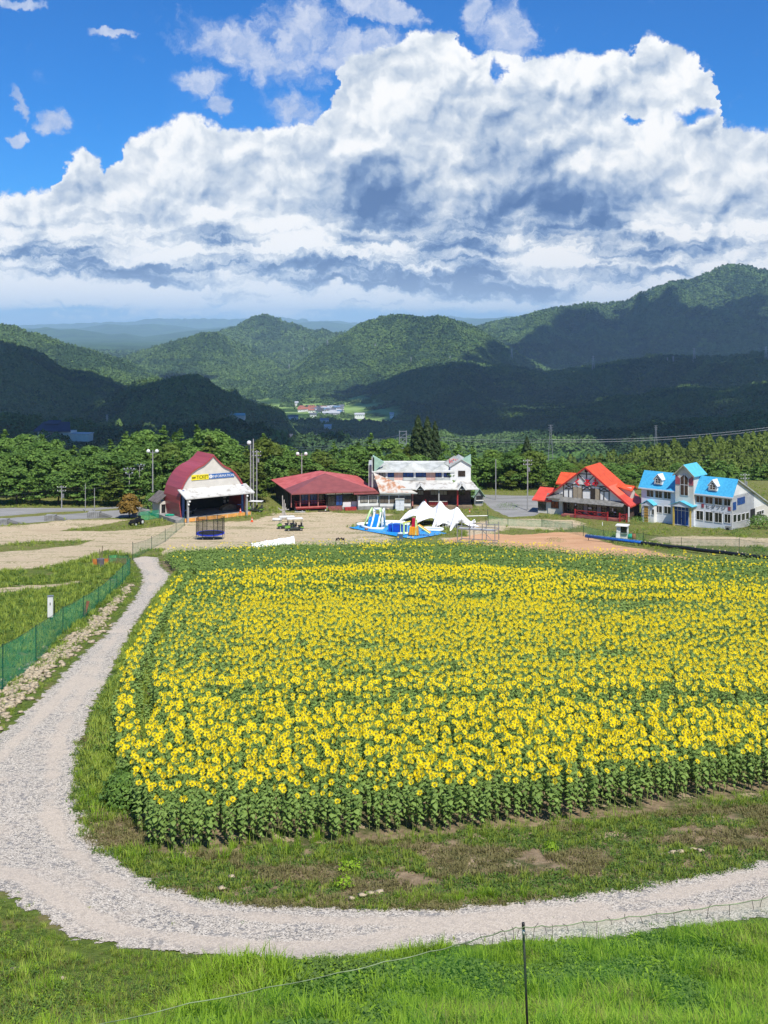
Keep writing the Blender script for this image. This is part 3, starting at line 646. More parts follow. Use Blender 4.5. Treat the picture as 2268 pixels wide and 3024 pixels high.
print('sunflowers', len(P), 'tris', sum(len(t) for t in TT))

# ---- grass and weeds
def tuft(r, n, h, spread, w=0.012, bend=.5):
    t = TP()
    for i in range(n):
        a = r.uniform(0, 6.283); b = r.uniform(0, spread); x, y = b * math.cos(a), b * math.sin(a); L = h * r.uniform(.55, 1.1); k = r.uniform(.1, bend); a2 = a + r.uniform(-.9, .9)
        dx, dy = math.cos(a2), math.sin(a2); sx, sy = -dy * w, dx * w
        V = [(x - sx, y - sy, 0), (x + sx, y + sy, 0), (x + dx * k * L * .35 + sx * .8, y + dy * k * L * .35 + sy * .8, L * .6), (x + dx * k * L * .35 - sx * .8, y + dy * k * L * .35 - sy * .8, L * .6), (x + dx * k * L, y + dy * k * L, L * (1 - .25 * k))]
        t.add(V, [(0, 1, 2), (0, 2, 3), (3, 2, 4)], 0, r.uniform(0, 1))
    return t.arr()
def weed(r, n, h, rad, L=.07):
    t = TP()
    for i in range(n):
        a = r.uniform(0, 6.283); b = rad * math.sqrt(r.rand()); z = h * r.uniform(.15, 1) * (1 - .5 * (b / rad) ** 2)
        leaf_t(t, (b * math.cos(a), b * math.sin(a), z), r.uniform(0, 6.283), r.uniform(-.5, .6), L * r.uniform(.7, 1.4), L * r.uniform(.5, .9), 0, r.uniform(0, 1), False)
    return t.arr()
G_LUSH = leafmat('lush_grass', (0.11, 0.22, 0.012), (0.44, 0.66, 0.05), 0.4); G_DRY = leafmat('dry_weeds', (0.13, 0.11, 0.045), (0.28, 0.27, 0.10), 0.25)
G_MID = leafmat('meadow_grass', (0.17, 0.24, 0.025), (0.44, 0.54, 0.09), 0.4); G_WEED = leafmat('broad_weeds', (0.06, 0.12, 0.02), (0.20, 0.32, 0.06), 0.35)
GM = [G_LUSH, G_DRY, G_MID, G_WEED]
def remat(a, m): return (a[0], a[1], a[2] * 0 + m, a[3])
rg = np.random.RandomState(3)
LUSH = [remat(tuft(rg, 11, .55, .20, .011, .7), 0) for _ in range(5)] + [remat(weed(rg, 22, .32, .20, .085), 0) for _ in range(3)]
DRYT = [remat(tuft(rg, 12, .17, .15, .008, 1.0), 1) for _ in range(4)] + [remat(weed(rg, 18, .11, .17, .055), 3) for _ in range(4)] + [remat(weed(rg, 16, .09, .17, .05), 1) for _ in range(3)] + [remat(tuft(rg, 12, .2, .15, .009, .9), 2) for _ in range(2)]
MEAD = [remat(tuft(rg, 10, .34, .22, .016, .8), 2) for _ in range(4)] + [remat(weed(rg, 14, .24, .24, .10), 3) for _ in range(3)]
def points(n, xr, yr, seed): r = np.random.RandomState(seed); return r.uniform(*xr, n), r.uniform(*yr, n), r
def stuff(name, temps, X, Y, r, sc, label, cat, w=None, lean=.25):
    n = len(X); ch = r.randint(0, len(temps), n) if w is None else w
    v, t, m, a = scatter(temps, np.stack([X, Y, gz(X, Y) - .01], 1), ch, r.uniform(0, 6.28, n), sc, lean=r.uniform(-lean, lean, (n, 2)), seed=9)
    o = link(name, mesh_np(name, v, t, GM, m, attrs={'rnd': a})); tag(o, label, cat, kind='stuff'); print(name, n, len(t)); return o
# foreground bank below the net: lush, tall
X, Y, r = points(42000, (-11, 11), (17, 34.5), 21); pd = sdist(PATH, X, Y); k = (pd < -0.05 + .35 * (fbm(X * 1.2, Y * 1.2, 2) - .5)) & (np.abs(X) < Y * .40 + 3) & (Y < 40) & (fbm(X / 1.5 + 7, Y / 1.5, 3) > 0.31 - .1 * (X > 0))
kk = k & ~((Y > 34) & (X > -9.5)); X, Y, pd = X[kk], Y[kk], pd[kk]
sc = r.uniform(.6, 1.25, len(X)) * (0.25 + 1.35 * fbm(X / 1.3, Y / 1.3, 3)) * np.clip(0.35 + (-pd) * .6, .35, 1) * np.where(X < -4.5, .62, 1)
FG = LUSH + [remat(tuft(rg, 12, .40, .25, .009, 1.2), 0) for _ in range(3)] + [remat(weed(rg, 26, .38, .26, .07), 3) for _ in range(4)] + [remat(tuft(rg, 9, .5, .2, .006, .5), 1) for _ in range(2)] + MEAD[:4]
zz_ = fbm(X / 1.7 + 3, Y / 1.7, 3); ch = np.where(zz_ > .55, r.choice([5, 6, 7, 11, 12, 13, 14], len(X)), np.where(zz_ < .42, r.choice([8, 9, 10, 15, 16, 17, 18], len(X)), r.choice([0, 1, 2, 3, 4, 8, 9, 11, 12], len(X)))); ch = np.where((X < -4.8) & (r.rand(len(X)) < .6), r.choice([15, 16, 11, 12, 17, 18], len(X)), ch)
stuff('foreground_grass', FG, X, Y, r, sc, 'lush green grass and weeds on the bank below the gravel path', 'grass', ch)
# straggling weeds along the gravel edges
X, Y, r = points(60000, (-30, 30), (27, 140), 28); pe = sdist(PATH, X, Y); k = (np.abs(pe + .1) < .55) & (fbm(X / 1.1, Y / 1.1, 3) > .50) & (r.rand(len(X)) < .8) | (pe > .3) & (r.rand(len(X)) < .010) & (fbm(X / 2, Y / 2, 2) > .5); X, Y = X[k], Y[k]
stuff('path_edge_weeds', DRYT, X, Y, r, r.uniform(.35, .9, len(X)), 'small weeds straggling along the edges of the gravel path', 'weeds', r.choice([0, 1, 4, 5, 6, 7, 11, 12], len(X)))
# left verge between path, stones and net; meadow beyond the net
X, Y, r = points(52000, (-46, 2), (30, 150), 22); pd = sdist(PATH, X, Y)
lm = (pd < -0.1) & (X < -0.06 * Y - 1.5) & (np.abs(X) < Y * .40 + 3) & (sdist(FIELD, X, Y) < -.8) & (sdist(STRIP, X, Y) < -.2)
sdn = multi(SAND + ORANGE, X, Y) + (fbm(X / 2, Y / 2, 3) - .5) * 4; lm &= (sdn < .3) & (fbm(X / 2.5, Y / 2.5, 3) > .36)
lm &= r.rand(len(X)) < np.clip(95 / Y, .3, 1); X, Y, pd = X[lm], Y[lm], pd[lm]
sc = r.uniform(.6, 1.25, len(X)) * np.clip(.4 - pd * .3, .4, 1.1) * (.7 + Y / 170)
stuff('meadow_grass', MEAD, X, Y, r, sc, 'rough green meadow grass left of the gravel path', 'grass')
# strip between the gravel and the sunflowers
X, Y, r = points(110000, (-20, 24), (31, 80), 23); s1 = sdist(STRIP, X, Y); k = (s1 > -0.35 - .5 * (fbm(X, Y, 2) - .5)) & (np.abs(X) < Y * .40 + 3) & (fbm(X / 1.3, Y / 1.3 + 5, 3) > .28); X, Y, s1 = X[k], Y[k], s1[k]
ff = -sdist(FIELD, X, Y); gn = fbm(X / 3 + 2, Y / 1.5, 3); ch = np.where(gn > .45, r.choice([4, 5, 6, 7, 11, 12], len(X)), np.where(r.rand(len(X)) < .5, r.randint(0, 4, len(X)), r.randint(8, 11, len(X))))
stuff('verge_weeds', DRYT, X, Y, r, r.uniform(.7, 1.5, len(X)), 'brownish green low weeds between the gravel path and the sunflowers', 'weeds', ch)
# grass tongue at the foot of the sunflowers, lower left corner
X, Y, r = points(16000, (-13, 24), (36, 64), 24); ff = sdist(FIELD, X, Y); k = (ff < .35) & (ff > -1.5 + .5 * (X > -2)) & (fbm(X / 1.2, Y / 1.2 + 5, 3) > .40); X, Y = X[k], Y[k]
stuff('field_edge_grass', LUSH[:5] + MEAD, X, Y, r, r.uniform(.45, 1.0, len(X)) * np.where(X < -2, 1, .7), 'bright green grass at the foot of the sunflowers', 'grass')
# resort lawns seen small
X, Y, r = points(30000, (-75, 75), (140, 228), 25); sdn = np.maximum(multi(SAND + ORANGE + ASPH, X, Y), sdist(FIELD, X, Y)) + (fbm(X / 4, Y / 4, 3) - .5) * 5
k = ((sdn < 0) | (multi(GRASSP, X, Y) > 0)) & (np.abs(X) < Y * .36 + 2) & (multi(ASPH, X, Y) < -.2); X, Y = X[k], Y[k]
stuff('lawn_grass', MEAD, X, Y, r, r.uniform(.5, 1.2, len(X)) * (.7 + .8 * (fbm(X / 5, Y / 5, 2) > .55)), 'patchy lawn grass around the lodges and the plaza', 'grass')
X, Y, r = points(60000, (-22, 10), (44, 125), 26); dd = X - np.interp(Y, LE[:, 1], LE[:, 0]); k = (dd > -1.3) & (dd < 4.2) & (sdist(PATH, X, Y) < -.1); X, Y = X[k], Y[k]
stuff('alley_grass', MEAD, X, Y, r, r.uniform(.6, 1.5, len(X)), 'dark green weeds in the gap behind the outermost row of sunflowers', 'weeds')
# wild edge: bush beside the lower left corner of the field
def rock_mesh(r, n=7, k=5):
    V = [(0, 0, 1)]; 
    for i in range(1, k):
        th = math.pi * i / k
        for j in range(n): a = 6.283 * j / n + i * .4; q = r.uniform(.6, 1.35); V.append((math.sin(th) * math.cos(a) * q, math.sin(th) * math.sin(a) * q, math.cos(th) * r.uniform(.6, 1.2)))
    V.append((0, 0, -1)); T = [(0, 1 + j, 1 + (j + 1) % n) for j in range(n)]
    for i in range(k - 2):
        for j in range(n): a, b = 1 + i * n + j, 1 + i * n + (j + 1) % n; T += [(a, a + n, b + n), (a, b + n, b)]
    e = len(V) - 1; T += [(e, 1 + (k - 2) * n + (j + 1) % n, 1 + (k - 2) * n + j) for j in range(n)]
    V = np.array(V) * [r.uniform(.9, 1.5), 1, .55]; return V, np.array(T), np.zeros(len(T), int), np.full(len(V), r.rand())
STONE = M('pale_stone', (0.52, 0.43, 0.30), 0.9, 0.22, 7, bump=.8); rr_ = np.random.RandomState(8); RK = [rock_mesh(rr_) for _ in range(7)]
# border of stones along the left side of the path
line = [(-30, 1590), (10, 1540), (60, 1487), (90, 1460), (118, 1432), (150, 1408), (190, 1378), (222, 1350), (232, 1335), (255, 1310), (280, 1282), (295, 1262)]
lp = np.array([Dq(*q)[:2] for q in line]); seg = np.cumsum(np.r_[0, np.hypot(*np.diff(lp, axis=0).T)]); n = 1500; tt = rr_.uniform(0, seg[-1], n)
wid = np.interp(tt / seg[-1], [0, .45, .62, .8, 1], [1.3, 1.15, .75, .45, .55]); dens = np.interp(tt / seg[-1], [0, .5, .66, 1], [1, 1, .55, .22])
kx = rr_.rand(n) < dens; tt, wid = tt[kx], wid[kx]; o_ = rr_.normal(0, .42, len(tt)) * wid
X = np.interp(tt, seg, lp[:, 0]) - .55 + o_; Y = np.interp(tt, seg, lp[:, 1]) + rr_.uniform(-.3, .3, len(tt))
kx = sdist(PATH, X, Y) < .25; X, Y = X[kx], Y[kx]; sc = rr_.uniform(.07, .23, len(X)) * 1.0
v, t, m, a = scatter(RK, np.stack([X, Y, gz(X, Y) + sc * .35], 1), rr_.randint(0, 7, len(X)), rr_.uniform(0, 6, len(X)), np.stack([sc * rr_.uniform(.8, 1.5, len(X)), sc, sc], 1))
o = link('stone_border', mesh_np('stone_border', v, t, STONE)); tag(o, 'heap of pale broken stones lining the left side of the gravel path', 'stones', kind='stuff')
for i, (px, py, s, lb) in enumerate([(1118, 2640, .13, 'pale stone at the path edge below the field, largest of a small row'), (1095, 2642, .10, 'flat pale stone left of the tallest stone at the gravel edge'), (1068, 2648, .11, 'pale stone in the small row at the gravel edge'), (1038, 2655, .08, 'little stone at the left end of the row at the gravel edge'),
        (683, 2592, .10, 'single round white stone in the weeds above the gravel'), (655, 2628, .12, 'flat beige stone at the inner bend of the gravel'), (1955, 2528, .10, 'pale stone left end of the right hand stone row'), (1985, 2522, .12, 'pale stone in the middle of the right hand stone row'), (2012, 2518, .10, 'pale stone right of centre in the right hand stone row'), (2045, 2512, .11, 'round stone near the right end of the right hand stone row'), (2068, 2515, .10, 'last stone at the right end of the right hand stone row'),
        (1626, 2912, .10, 'pale stone in the bright grass behind the net, right of the black post'), (2105, 2418, .09, 'round stone in the weeds below the sunflowers at the right'), (1762, 2968, .09, 'stone low in the grass behind the net, right of the black post'), (310, 2345, .12, 'stone in the weeds left of the sunflowers'), (48, 2870, .11, 'beige stone in the grass at the lower left'), (183, 2893, .08, 'small white stone in the grass at the lower left'), (230, 2925, .09, 'pale stone pair in the grass, bottom left')]):
    x, y, z = G(px, py); v, t, m, a = RK[i % 7]; o = link('stone', mesh_np('stone', v * s * np.array([1.2, 1, 1]), t, STONE), None, (x, y, z + s * .45)); tag(o, lb, 'stone')

# ================================================================== TREES
BARK = M('tree_bark', (0.11, 0.085, 0.06), 0.9, 0.3, 6)
L_PINE = leafmat('pine_needles', (0.050, 0.12, 0.024), (0.22, 0.36, 0.065), 0.25, c3=(0.16, 0.23, 0.035))
L_BROAD = leafmat('broad_leaves', (0.050, 0.12, 0.024), (0.21, 0.35, 0.060), 0.3, c3=(0.15, 0.21, 0.03))
L_CEDAR = leafmat('cedar_foliage', (0.018, 0.042, 0.014), (0.060, 0.095, 0.026), 0.15)
L_MAPLE = leafmat('rusty_maple_leaves', (0.13, 0.085, 0.015), (0.34, 0.21, 0.04), 0.3)
def far_mat():
    m, T, b, o = new_mat('far_canopy'); p = T.pos(); a = T.attr('rnd'); n = T.noise(p, 0.0042, 4, 0.62); n2 = T.noise(p, 0.013, 3, 0.6)
    c = T.mix(a, (0.060, 0.115, 0.036), (0.155, 0.235, 0.075)); dk = T.mix(a, (0.030, 0.068, 0.030), (0.080, 0.135, 0.055)); c = T.mix(T.rng(n, 0.47, 0.56), c, dk); c = T.mix(T.m('MULTIPLY', T.rng(n2, 0.58, 0.66), 0.7), c, T.mix(a, (0.09, 0.16, 0.03), (0.17, 0.26, 0.055)))
    T.put(b.inputs['Base Color'], c); b.inputs['Roughness'].default_value = 0.95; b.inputs['Specular IOR Level'].default_value = 0.05; return m
L_FAR = far_mat()
def tris(cs, nr, size, r, up=0.0):
    """one leaf clump triangle at every centre, facing roughly nr"""
    n = len(cs); nr = nr + r.normal(0, .45, (n, 3)) + [0, 0, up]; nr /= np.linalg.norm(nr, axis=1)[:, None] + 1e-9
    a = np.cross(nr, r.normal(0, 1, (n, 3))); a /= np.linalg.norm(a, axis=1)[:, None] + 1e-9; b = np.cross(nr, a); s = (size * r.uniform(.6, 1.3, n))[:, None]
    V = np.stack([cs + a * s, cs - a * s * .5 + b * s * .8, cs - a * s * .5 - b * s * .8], 1).reshape(-1, 3); return V, np.arange(len(V)).reshape(-1, 3)
def trunk_t(H, r0, r, lim=6):
    t = TP(); k = 5; lx = r.uniform(-.3, .3); stem_t(t, [(lx * (i / k) ** 2, 0, H * .93 * i / k) for i in range(k + 1)], [r0 * (1 - .85 * i / k) for i in range(k + 1)], 6, 0, .5)
    for i in range(lim):
        z = H * r.uniform(.25, .75); a = r.uniform(0, 6.28); L = H * .22; stem_t(t, [(0, 0, z), (math.cos(a) * L, math.sin(a) * L, z + L * .45)], [r0 * .3, r0 * .08], 4, 0, .5)
    return t.arr()
def crown_pine(r, H=12.0, rad=3.0):
    C, N, S = [], [], []; nl = 12
    for i in range(nl):
        f = i / (nl - 1); z = H * (.16 + .82 * f); Rr = rad * (1.05 - f ** 1.5) * (.75 + .5 * r.rand()) * (1 if f > .15 else .85) + .25
        for j in range(int(5 + 2 * (1 - f))):
            a = r.uniform(0, 6.28); L = Rr * r.uniform(.6, 1.1); tip = np.array([math.cos(a) * L, math.sin(a) * L, z + r.uniform(-.35, .35)])
            m = int(46 * (.4 + L / rad)); q = r.uniform(.25, 1.0, m)[:, None]; sp = .26 * L
            c = tip * [1, 1, 0] * q + [0, 0, tip[2]] + np.c_[r.normal(0, sp * .8, (m, 2)), np.abs(r.normal(0, .16, m)) + .22 * L * (q[:, 0] ** 2) * .5]
            C.append(c); N.append(np.c_[np.tile([math.cos(a) * .35, math.sin(a) * .35], (m, 1)), np.ones(m)])
    C, N = np.concatenate(C), np.concatenate(N); V, T = tris(C, N, .30, r); A = np.repeat(np.clip(r.uniform(0, 1, len(C)), 0, 1), 3); return V, T, np.zeros(len(T), int), A
def crown_broad(r, H=10.0, rad=3.2):
    C, N, A = [], [], []
    for i in range(46):
        a = r.uniform(0, 6.28); f = r.rand() ** .8; q = math.sqrt(max(0, 1 - (2 * f - 1) ** 2)) * .45 + .55 * (1 - f ** 2.2); d = rad * q * r.uniform(.35, .95); c0 = np.array([math.cos(a) * d, math.sin(a) * d, H * (.18 + .72 * f)]); R0 = r.uniform(.75, 1.25) * rad * .33
        m = 62; n = r.normal(0, 1, (m, 3)); n[:, 2] = np.abs(n[:, 2]) * 1.1 - .15; n /= np.linalg.norm(n, axis=1)[:, None]
        C.append(c0 + n * R0 * [1, 1, .72] * r.uniform(.8, 1.1, (m, 1))); N.append(n); A.append(np.full(m, r.uniform(0, .5)))
    C, N, A = np.concatenate(C), np.concatenate(N), np.concatenate(A); V, T = tris(C, N, .29, r, .4); return V, T, np.zeros(len(T), int), np.repeat(np.clip(A + r.uniform(0, .5, len(A)), 0, 1), 3)
def crown_cedar(r, H=16.0, rad=2.6):
    n = 5200; f = r.rand(n) ** .75; a = r.uniform(0, 6.28, n); sp = 1 + .22 * np.sin(a * 5 + f * 40) + .15 * np.sin(f * 70); R0 = rad * (1 - f) ** .72 * sp * r.uniform(.55, 1.05, n) + .06
    C = np.c_[np.cos(a) * R0, np.sin(a) * R0, H * (.06 + .94 * f)]; N = np.c_[np.cos(a), np.sin(a), np.full(n, .7)]; V, T = tris(C, N, .26, r); return V, T, np.zeros(len(T), int), np.repeat(r.rand(n), 3)
rt = np.random.RandomState(31)
def tree_proto(kind, i):
    H, fn, mat = {'pine_tree': (12.0, crown_pine, L_PINE), 'broadleaf_tree': (10.0, crown_broad, L_BROAD), 'cedar_tree': (16.0, crown_cedar, L_CEDAR), 'maple_tree': (5.0, lambda r: crown_broad(r, 5.0, 2.2), L_MAPLE)}[kind]
    tv = trunk_t(H * .9, .19 if kind != 'maple_tree' else .12, rt); cv = fn(rt)
    return H, mesh_np('trunk', tv[0], tv[1], BARK), mesh_np('crown', cv[0], cv[1], mat, attrs={'rnd': cv[3]})
TPR = {k: [tree_proto(k, i) for i in range(n)] for k, n in (('pine_tree', 6), ('broadleaf_tree', 5), ('cedar_tree', 2), ('maple_tree', 1))}
NTREE = 0
def tree(kind, x, y, z, h, wd=1.0, label='', group=None, rnd=None):
    global NTREE
    H, tm, cm = TPR[kind][rt.randint(len(TPR[kind]))]; e = empty(kind, (x, y, z), rt.uniform(0, 6.28), label, 'tree', group); s = h / H; e.scale = (s * wd, s * wd, s)
    link('trunk', tm, e); link('crown', cm, e); NTREE += 1; return e
TOPL = np.array([(-80, 1270), (0, 1268), (39, 1271), (108, 1290), (154, 1297), (200, 1300), (247, 1303), (309, 1298), (343, 1273), (370, 1263), (420, 1262), (463, 1259), (520, 1262), (594, 1258), (640, 1258), (697, 1290), (735, 1302), (765, 1284), (800, 1272), (830, 1303), (867, 1318), (900, 1330), (932, 1325), (984, 1303), (1036, 1299), (1088, 1286), (1130, 1294), (1169, 1289), (1210, 1296), (1260, 1300), (1320, 1298), (1341, 1310), (1368, 1308), (1405, 1331), (1439, 1315), (1480, 1318), (1506, 1325), (1545, 1318), (1593, 1320), (1630, 1335), (1662, 1345), (1708, 1362), (1760, 1372), (1850, 1372), (1920, 1380), (2000, 1400), (2400, 1410)])
def sector(px):
    return ('above the car park at the far left' if px < 240 else 'left of the ticket hall' if px < 480 else 'behind the ticket hall' if px < 780 else 'behind the red pavilion' if px < 1110 else
            'behind the white rest house' if px < 1400 else 'behind the gravel lot' if px < 1620 else 'behind the orange-roofed chalet' if px < 1870 else 'behind the blue-roofed lodge')
rows = [(201, 0.62, 0.75), (208, 0.74, 0.9), (217, 0.86, .6), (226, 1.0, .35)]
for ri, (Yr, hf, pb) in enumerate(rows):
    px = -70.0 + ri * 13
    while px < 2330:
        step = 3.5 * F / Yr * rt.uniform(.8, 1.2); px += step
        yt = np.interp(px, TOPL[:, 0], TOPL[:, 1]); Y_ = Yr + rt.uniform(-2.5, 2.5)
        if 1400 < px < 1640 and Y_ < 216: Y_ += 14
        if px > 1640: Y_ += 7
        if 780 < px < 1140 and Y_ < 212: Y_ = 212 + (Y_ - 200) * .3
        if px < 560 and ri == 0: Y_ = 198 + rt.uniform(-1, 1)
        X_ = (px - CX) / F * Y_; z_ = T1(X_, Y_) if Y_ > 228 else 0.0
        h = (ZC - (yt - HY) / F * Y_ - z_) * (1.0 if hf == 1 else hf + rt.uniform(-.1, .14)) - (0 if hf == 1 else .2) + (rt.uniform(-1.5, .7) if hf == 1 else 0)
        if h < 3: continue
        kind = 'broadleaf_tree' if rt.rand() < pb else 'pine_tree'
        if 1400 < px and rt.rand() < .5: kind = 'broadleaf_tree'
        tree(kind, X_, Y_, z_ - .1, h, (1.0 if kind == 'pine_tree' else 1.05) * rt.uniform(.95, 1.3) * (1.25 if h < 8 else 1.0), ('layered green pine ' if kind == 'pine_tree' else 'bushy broadleaf tree ') + ['in the front row ', 'in the second row ', 'in the third row ', 'in the tall back row '][ri] + sector(px), ('pines ' if kind == 'pine_tree' else 'broadleaf trees ') + ['front row ', 'second row ', 'third row ', 'back row '][ri] + sector(px))
for px, py, Y_, w, lb in [(1235, 1228, 214, 1.0, 'tallest dark cedar behind the white rest house'), (1262, 1232, 213, .95, 'dark cedar right of the tallest one behind the white rest house'), (1285, 1245, 216, .9, 'dark cedar at the right of the cedar group behind the rest house'), (1222, 1262, 217, .8, 'lower dark cedar at the left of the cedar group'), (1556, 1290, 222, 1.15, 'pointed olive green cedar behind the gravel lot, beside the orange-roofed chalet')]:
    X_ = (px - CX) / F * Y_; tree('cedar_tree', X_, Y_, 0, ZC - (py - HY) / F * Y_, w, lb)
x, y, z = G(383, 1528); tree('maple_tree', x, y, z, 3.9, 1.1, 'small round rusty-orange maple at the edge of the car park')
# trees on the slope to the right: nearest as things, the rest as one forest
rh = np.random.RandomState(77); cand = []
for i in range(5200):
    Y_ = 244 + 200 * rh.rand() ** .8; s = rh.uniform(.06, .40); X_ = s * Y_; cand.append((X_, Y_))
cand = np.array(cand); sel = []; cell = {}
for X_, Y_ in cand[np.argsort(cand[:, 1])]:
    k = (int(X_ / 4.6), int(Y_ / 5.2))
    if k in cell: continue
    cell[k] = 1; sel.append((X_, Y_))
sel = np.array(sel); zz = terrain(sel[:, 0] / sel[:, 1], sel[:, 1]); left = 130; nt = 0; rest = []
ins = (sel[:, 0] / sel[:, 1] < .36)
for (X_, Y_), z_ in zip(sel, zz):
    px = PX(X_, Y_, z_)[0]
    if nt < left and px < 2300 and px > 1500:
        h = rh.uniform(6.5, 10.5); kind = 'pine_tree' if rh.rand() < .55 else 'broadleaf_tree'; nt += 1
        tree(kind, X_, Y_, z_ - .2, h, 1.15, ('pine' if kind == 'pine_tree' else 'round broadleaf tree') + ' on the lower wooded slope, upper right behind the lodges', ('pines' if kind == 'pine_tree' else 'broadleaf trees') + ' on the right hand slope')
    else: rest.append((X_, Y_, z_))
rest = np.array(rest)
def blob(r, n=26, cone=.5):
    """rough low crown: ragged shell of leaf clumps for forests seen far off"""
    f = r.rand(n); a = r.uniform(0, 6.28, n); R0 = .5 * ((1 - f ** 2) * (1 - cone) + (1 - f) * cone) * r.uniform(.8, 1.15, n)
    C = np.c_[np.cos(a) * R0, np.sin(a) * R0, .15 + .85 * f]; N = np.c_[np.cos(a), np.sin(a), np.full(n, .8)]; V, T = tris(C, N, .24, r); return V, T, np.zeros(len(T), int), np.repeat(r.rand(n) * .6, 3)
def midblob(r, n, cone, size):
    f = r.rand(n) ** .8; a = r.uniform(0, 6.28, n); R0 = .5 * ((1 - f ** 2) * (1 - cone) + (1 - f) * cone + .06) * r.uniform(.75, 1.15, n)
    C = np.c_[np.cos(a) * R0, np.sin(a) * R0, .1 + .9 * f]; N = np.c_[np.cos(a), np.sin(a), np.full(n, .8)]; V, T = tris(C, N, size, r); return V, T, np.zeros(len(T), int), np.repeat(r.rand(n), 3)
MBs = [midblob(rh, 170, c, .085) for c in (.3, .5, .9, .4, .7)]
hh = rh.uniform(6, 10.5, len(rest)); ww = hh * rh.uniform(.62, .85, len(rest))
v, t, m, a = scatter(MBs, rest - [0, 0, .3], rh.randint(0, 5, len(rest)), rh.uniform(0, 6.28, len(rest)), np.stack([ww, ww, hh], 1), jit=.5)
o = link('slope_forest', mesh_np('slope_forest', v, t, L_PINE, attrs={'rnd': a})); tag(o, 'dense mixed forest covering the slope at the upper right', 'forest', kind='stuff')
# canopy of the hills farther off
HB = [blob(rh, 20, c) for c in (.2, .5, .8, .4)]
pts = []
nn = 420000; ly = rh.rand(nn); s = rh.uniform(-.375, .375, nn)
# density: spacing max(6.5, .0032 Y)
Yc = np.exp(rh.uniform(math.log(300), math.log(7200), nn)); w = (Yc ** 2) / np.maximum(5.8, .0027 * Yc) ** 2; Yk = rh.rand(nn) < w / w.max()
s, Yc = s[Yk], Yc[Yk]; zc = terrain(s, Yc); 
# keep what can be seen: running maximum of the view angle along each bearing
sb = np.linspace(-.375, .375, 300); Yb = np.geomspace(240, 8000, 420); SS, YY = np.meshgrid(sb, Yb); AN = (terrain(SS, YY) - ZC) / YY; RM = np.maximum.accumulate(AN, axis=0)
ib = np.clip(np.searchsorted(sb, s), 0, 299); iy = np.clip(np.searchsorted(Yb, Yc) - 1, 0, 419); vis = (zc + 16 - ZC) / Yc >= RM[iy, ib] - .0005
vis &= ~((s > .02) & (Yc < 470)) & ((zc - ZC) / Yc > -.115)
vis &= ~((s * Yc > -370) & (s * Yc < 40) & (Yc > 2200) & (Yc < 3000) & (zc < -150) & (fbm(s * Yc / 60, Yc / 60, 2) < .62))
s, Yc, zc = s[vis], Yc[vis], zc[vis]; spc = np.maximum(6.8, .0036 * Yc) * rh.uniform(.7, 1.3, len(s)); hs = spc * rh.uniform(.75, 1.25, len(s))
v, t, m, a = scatter(HB, np.stack([s * Yc, Yc, zc - hs * .25], 1), rh.randint(0, 4, len(s)), rh.uniform(0, 6.28, len(s)), np.stack([spc * 1.15, spc * 1.15, hs], 1), jit=.5)
o = link('hill_forest', mesh_np('hill_forest', v, t, L_FAR, attrs={'rnd': a})); tag(o, 'endless green forest covering the hills beyond the resort', 'forest', kind='stuff')
print('trees', NTREE, 'rest', len(rest), 'far', len(s), 'tris', len(t))
# unseen clouds added overhead, shaped so their shadows lie on the hills
CLOUD = M('cloud_white', (0.85, 0.86, 0.88), 1.0, 0.03, .001, spec=0)
k_ = 1 / math.tan(R(SUN_EL)); ox, oy = math.sin(R(SUN_A)) * k_, -math.cos(R(SUN_A)) * k_
def shadow_cloud_over(poly, holes, alt, label, seed, dx=20, dy=9):
    """an unseen bank of cloud overhead, shaped so its shadow fills the traced part of the hills"""
    r = np.random.RandomState(seed); P_ = np.array(poly, float); gx_, gy_ = np.meshgrid(np.arange(P_[:, 0].min(), P_[:, 0].max(), dx), np.arange(P_[:, 1].min(), P_[:, 1].max(), dy)); gx_ = gx_.ravel() + r.uniform(-6, 6, gx_.size); gy_ = gy_.ravel() + r.uniform(-2, 2, gy_.size)
    k = sdist(P_, gx_, gy_) > 3
    for hx, hy, ra, rb in holes: k &= ((gx_ - hx) / ra) ** 2 + ((gy_ - hy) / rb) ** 2 > 1
    V, T, off = [], [], 0
    for x, y in zip(gx_[k], gy_[k]):
        X, Y, Z = HP(x / 0.7315, y / 0.7315, 560, 8000)
        v, t, _, _ = RBL[r.randint(6)]; q = .0092 * Y * r.uniform(.9, 1.25); h = alt + r.uniform(-60, 60)
        V.append(v * [q, q * 1.5, 160] + [X + ox * (h - Z), Y + oy * (h - Z), h]); T.append(t + off); off += len(v)
    o = link('shadow_cloud', mesh_np('shadow_cloud', np.concatenate(V), np.concatenate(T), CLOUD, smooth=True)); tag(o, label, 'shadow_cloud', kind='stuff')
RBL = [rock_mesh(rh, 9, 6) for _ in range(6)]
shadow_cloud_over([(700, 862), (760, 845), (830, 824), (920, 793), (960, 786), (1010, 780), (1040, 770), (1085, 757), (1130, 748), (1170, 725), (1190, 712), (1240, 690), (1270, 688), (1300, 703), (1340, 690), (1375, 662), (1420, 657), (1450, 668), (1480, 685), (1510, 690), (1540, 668), (1600, 664), (1640, 685), (1720, 690), (1720, 950), (1250, 950), (1150, 940), (1000, 950), (880, 930), (835, 905), (790, 880)], [(1100, 905, 60, 10), (1560, 880, 70, 16)], 2600, 'large unseen bank of white cumulus overhead, shaped to shade the right hand mountain', 3)
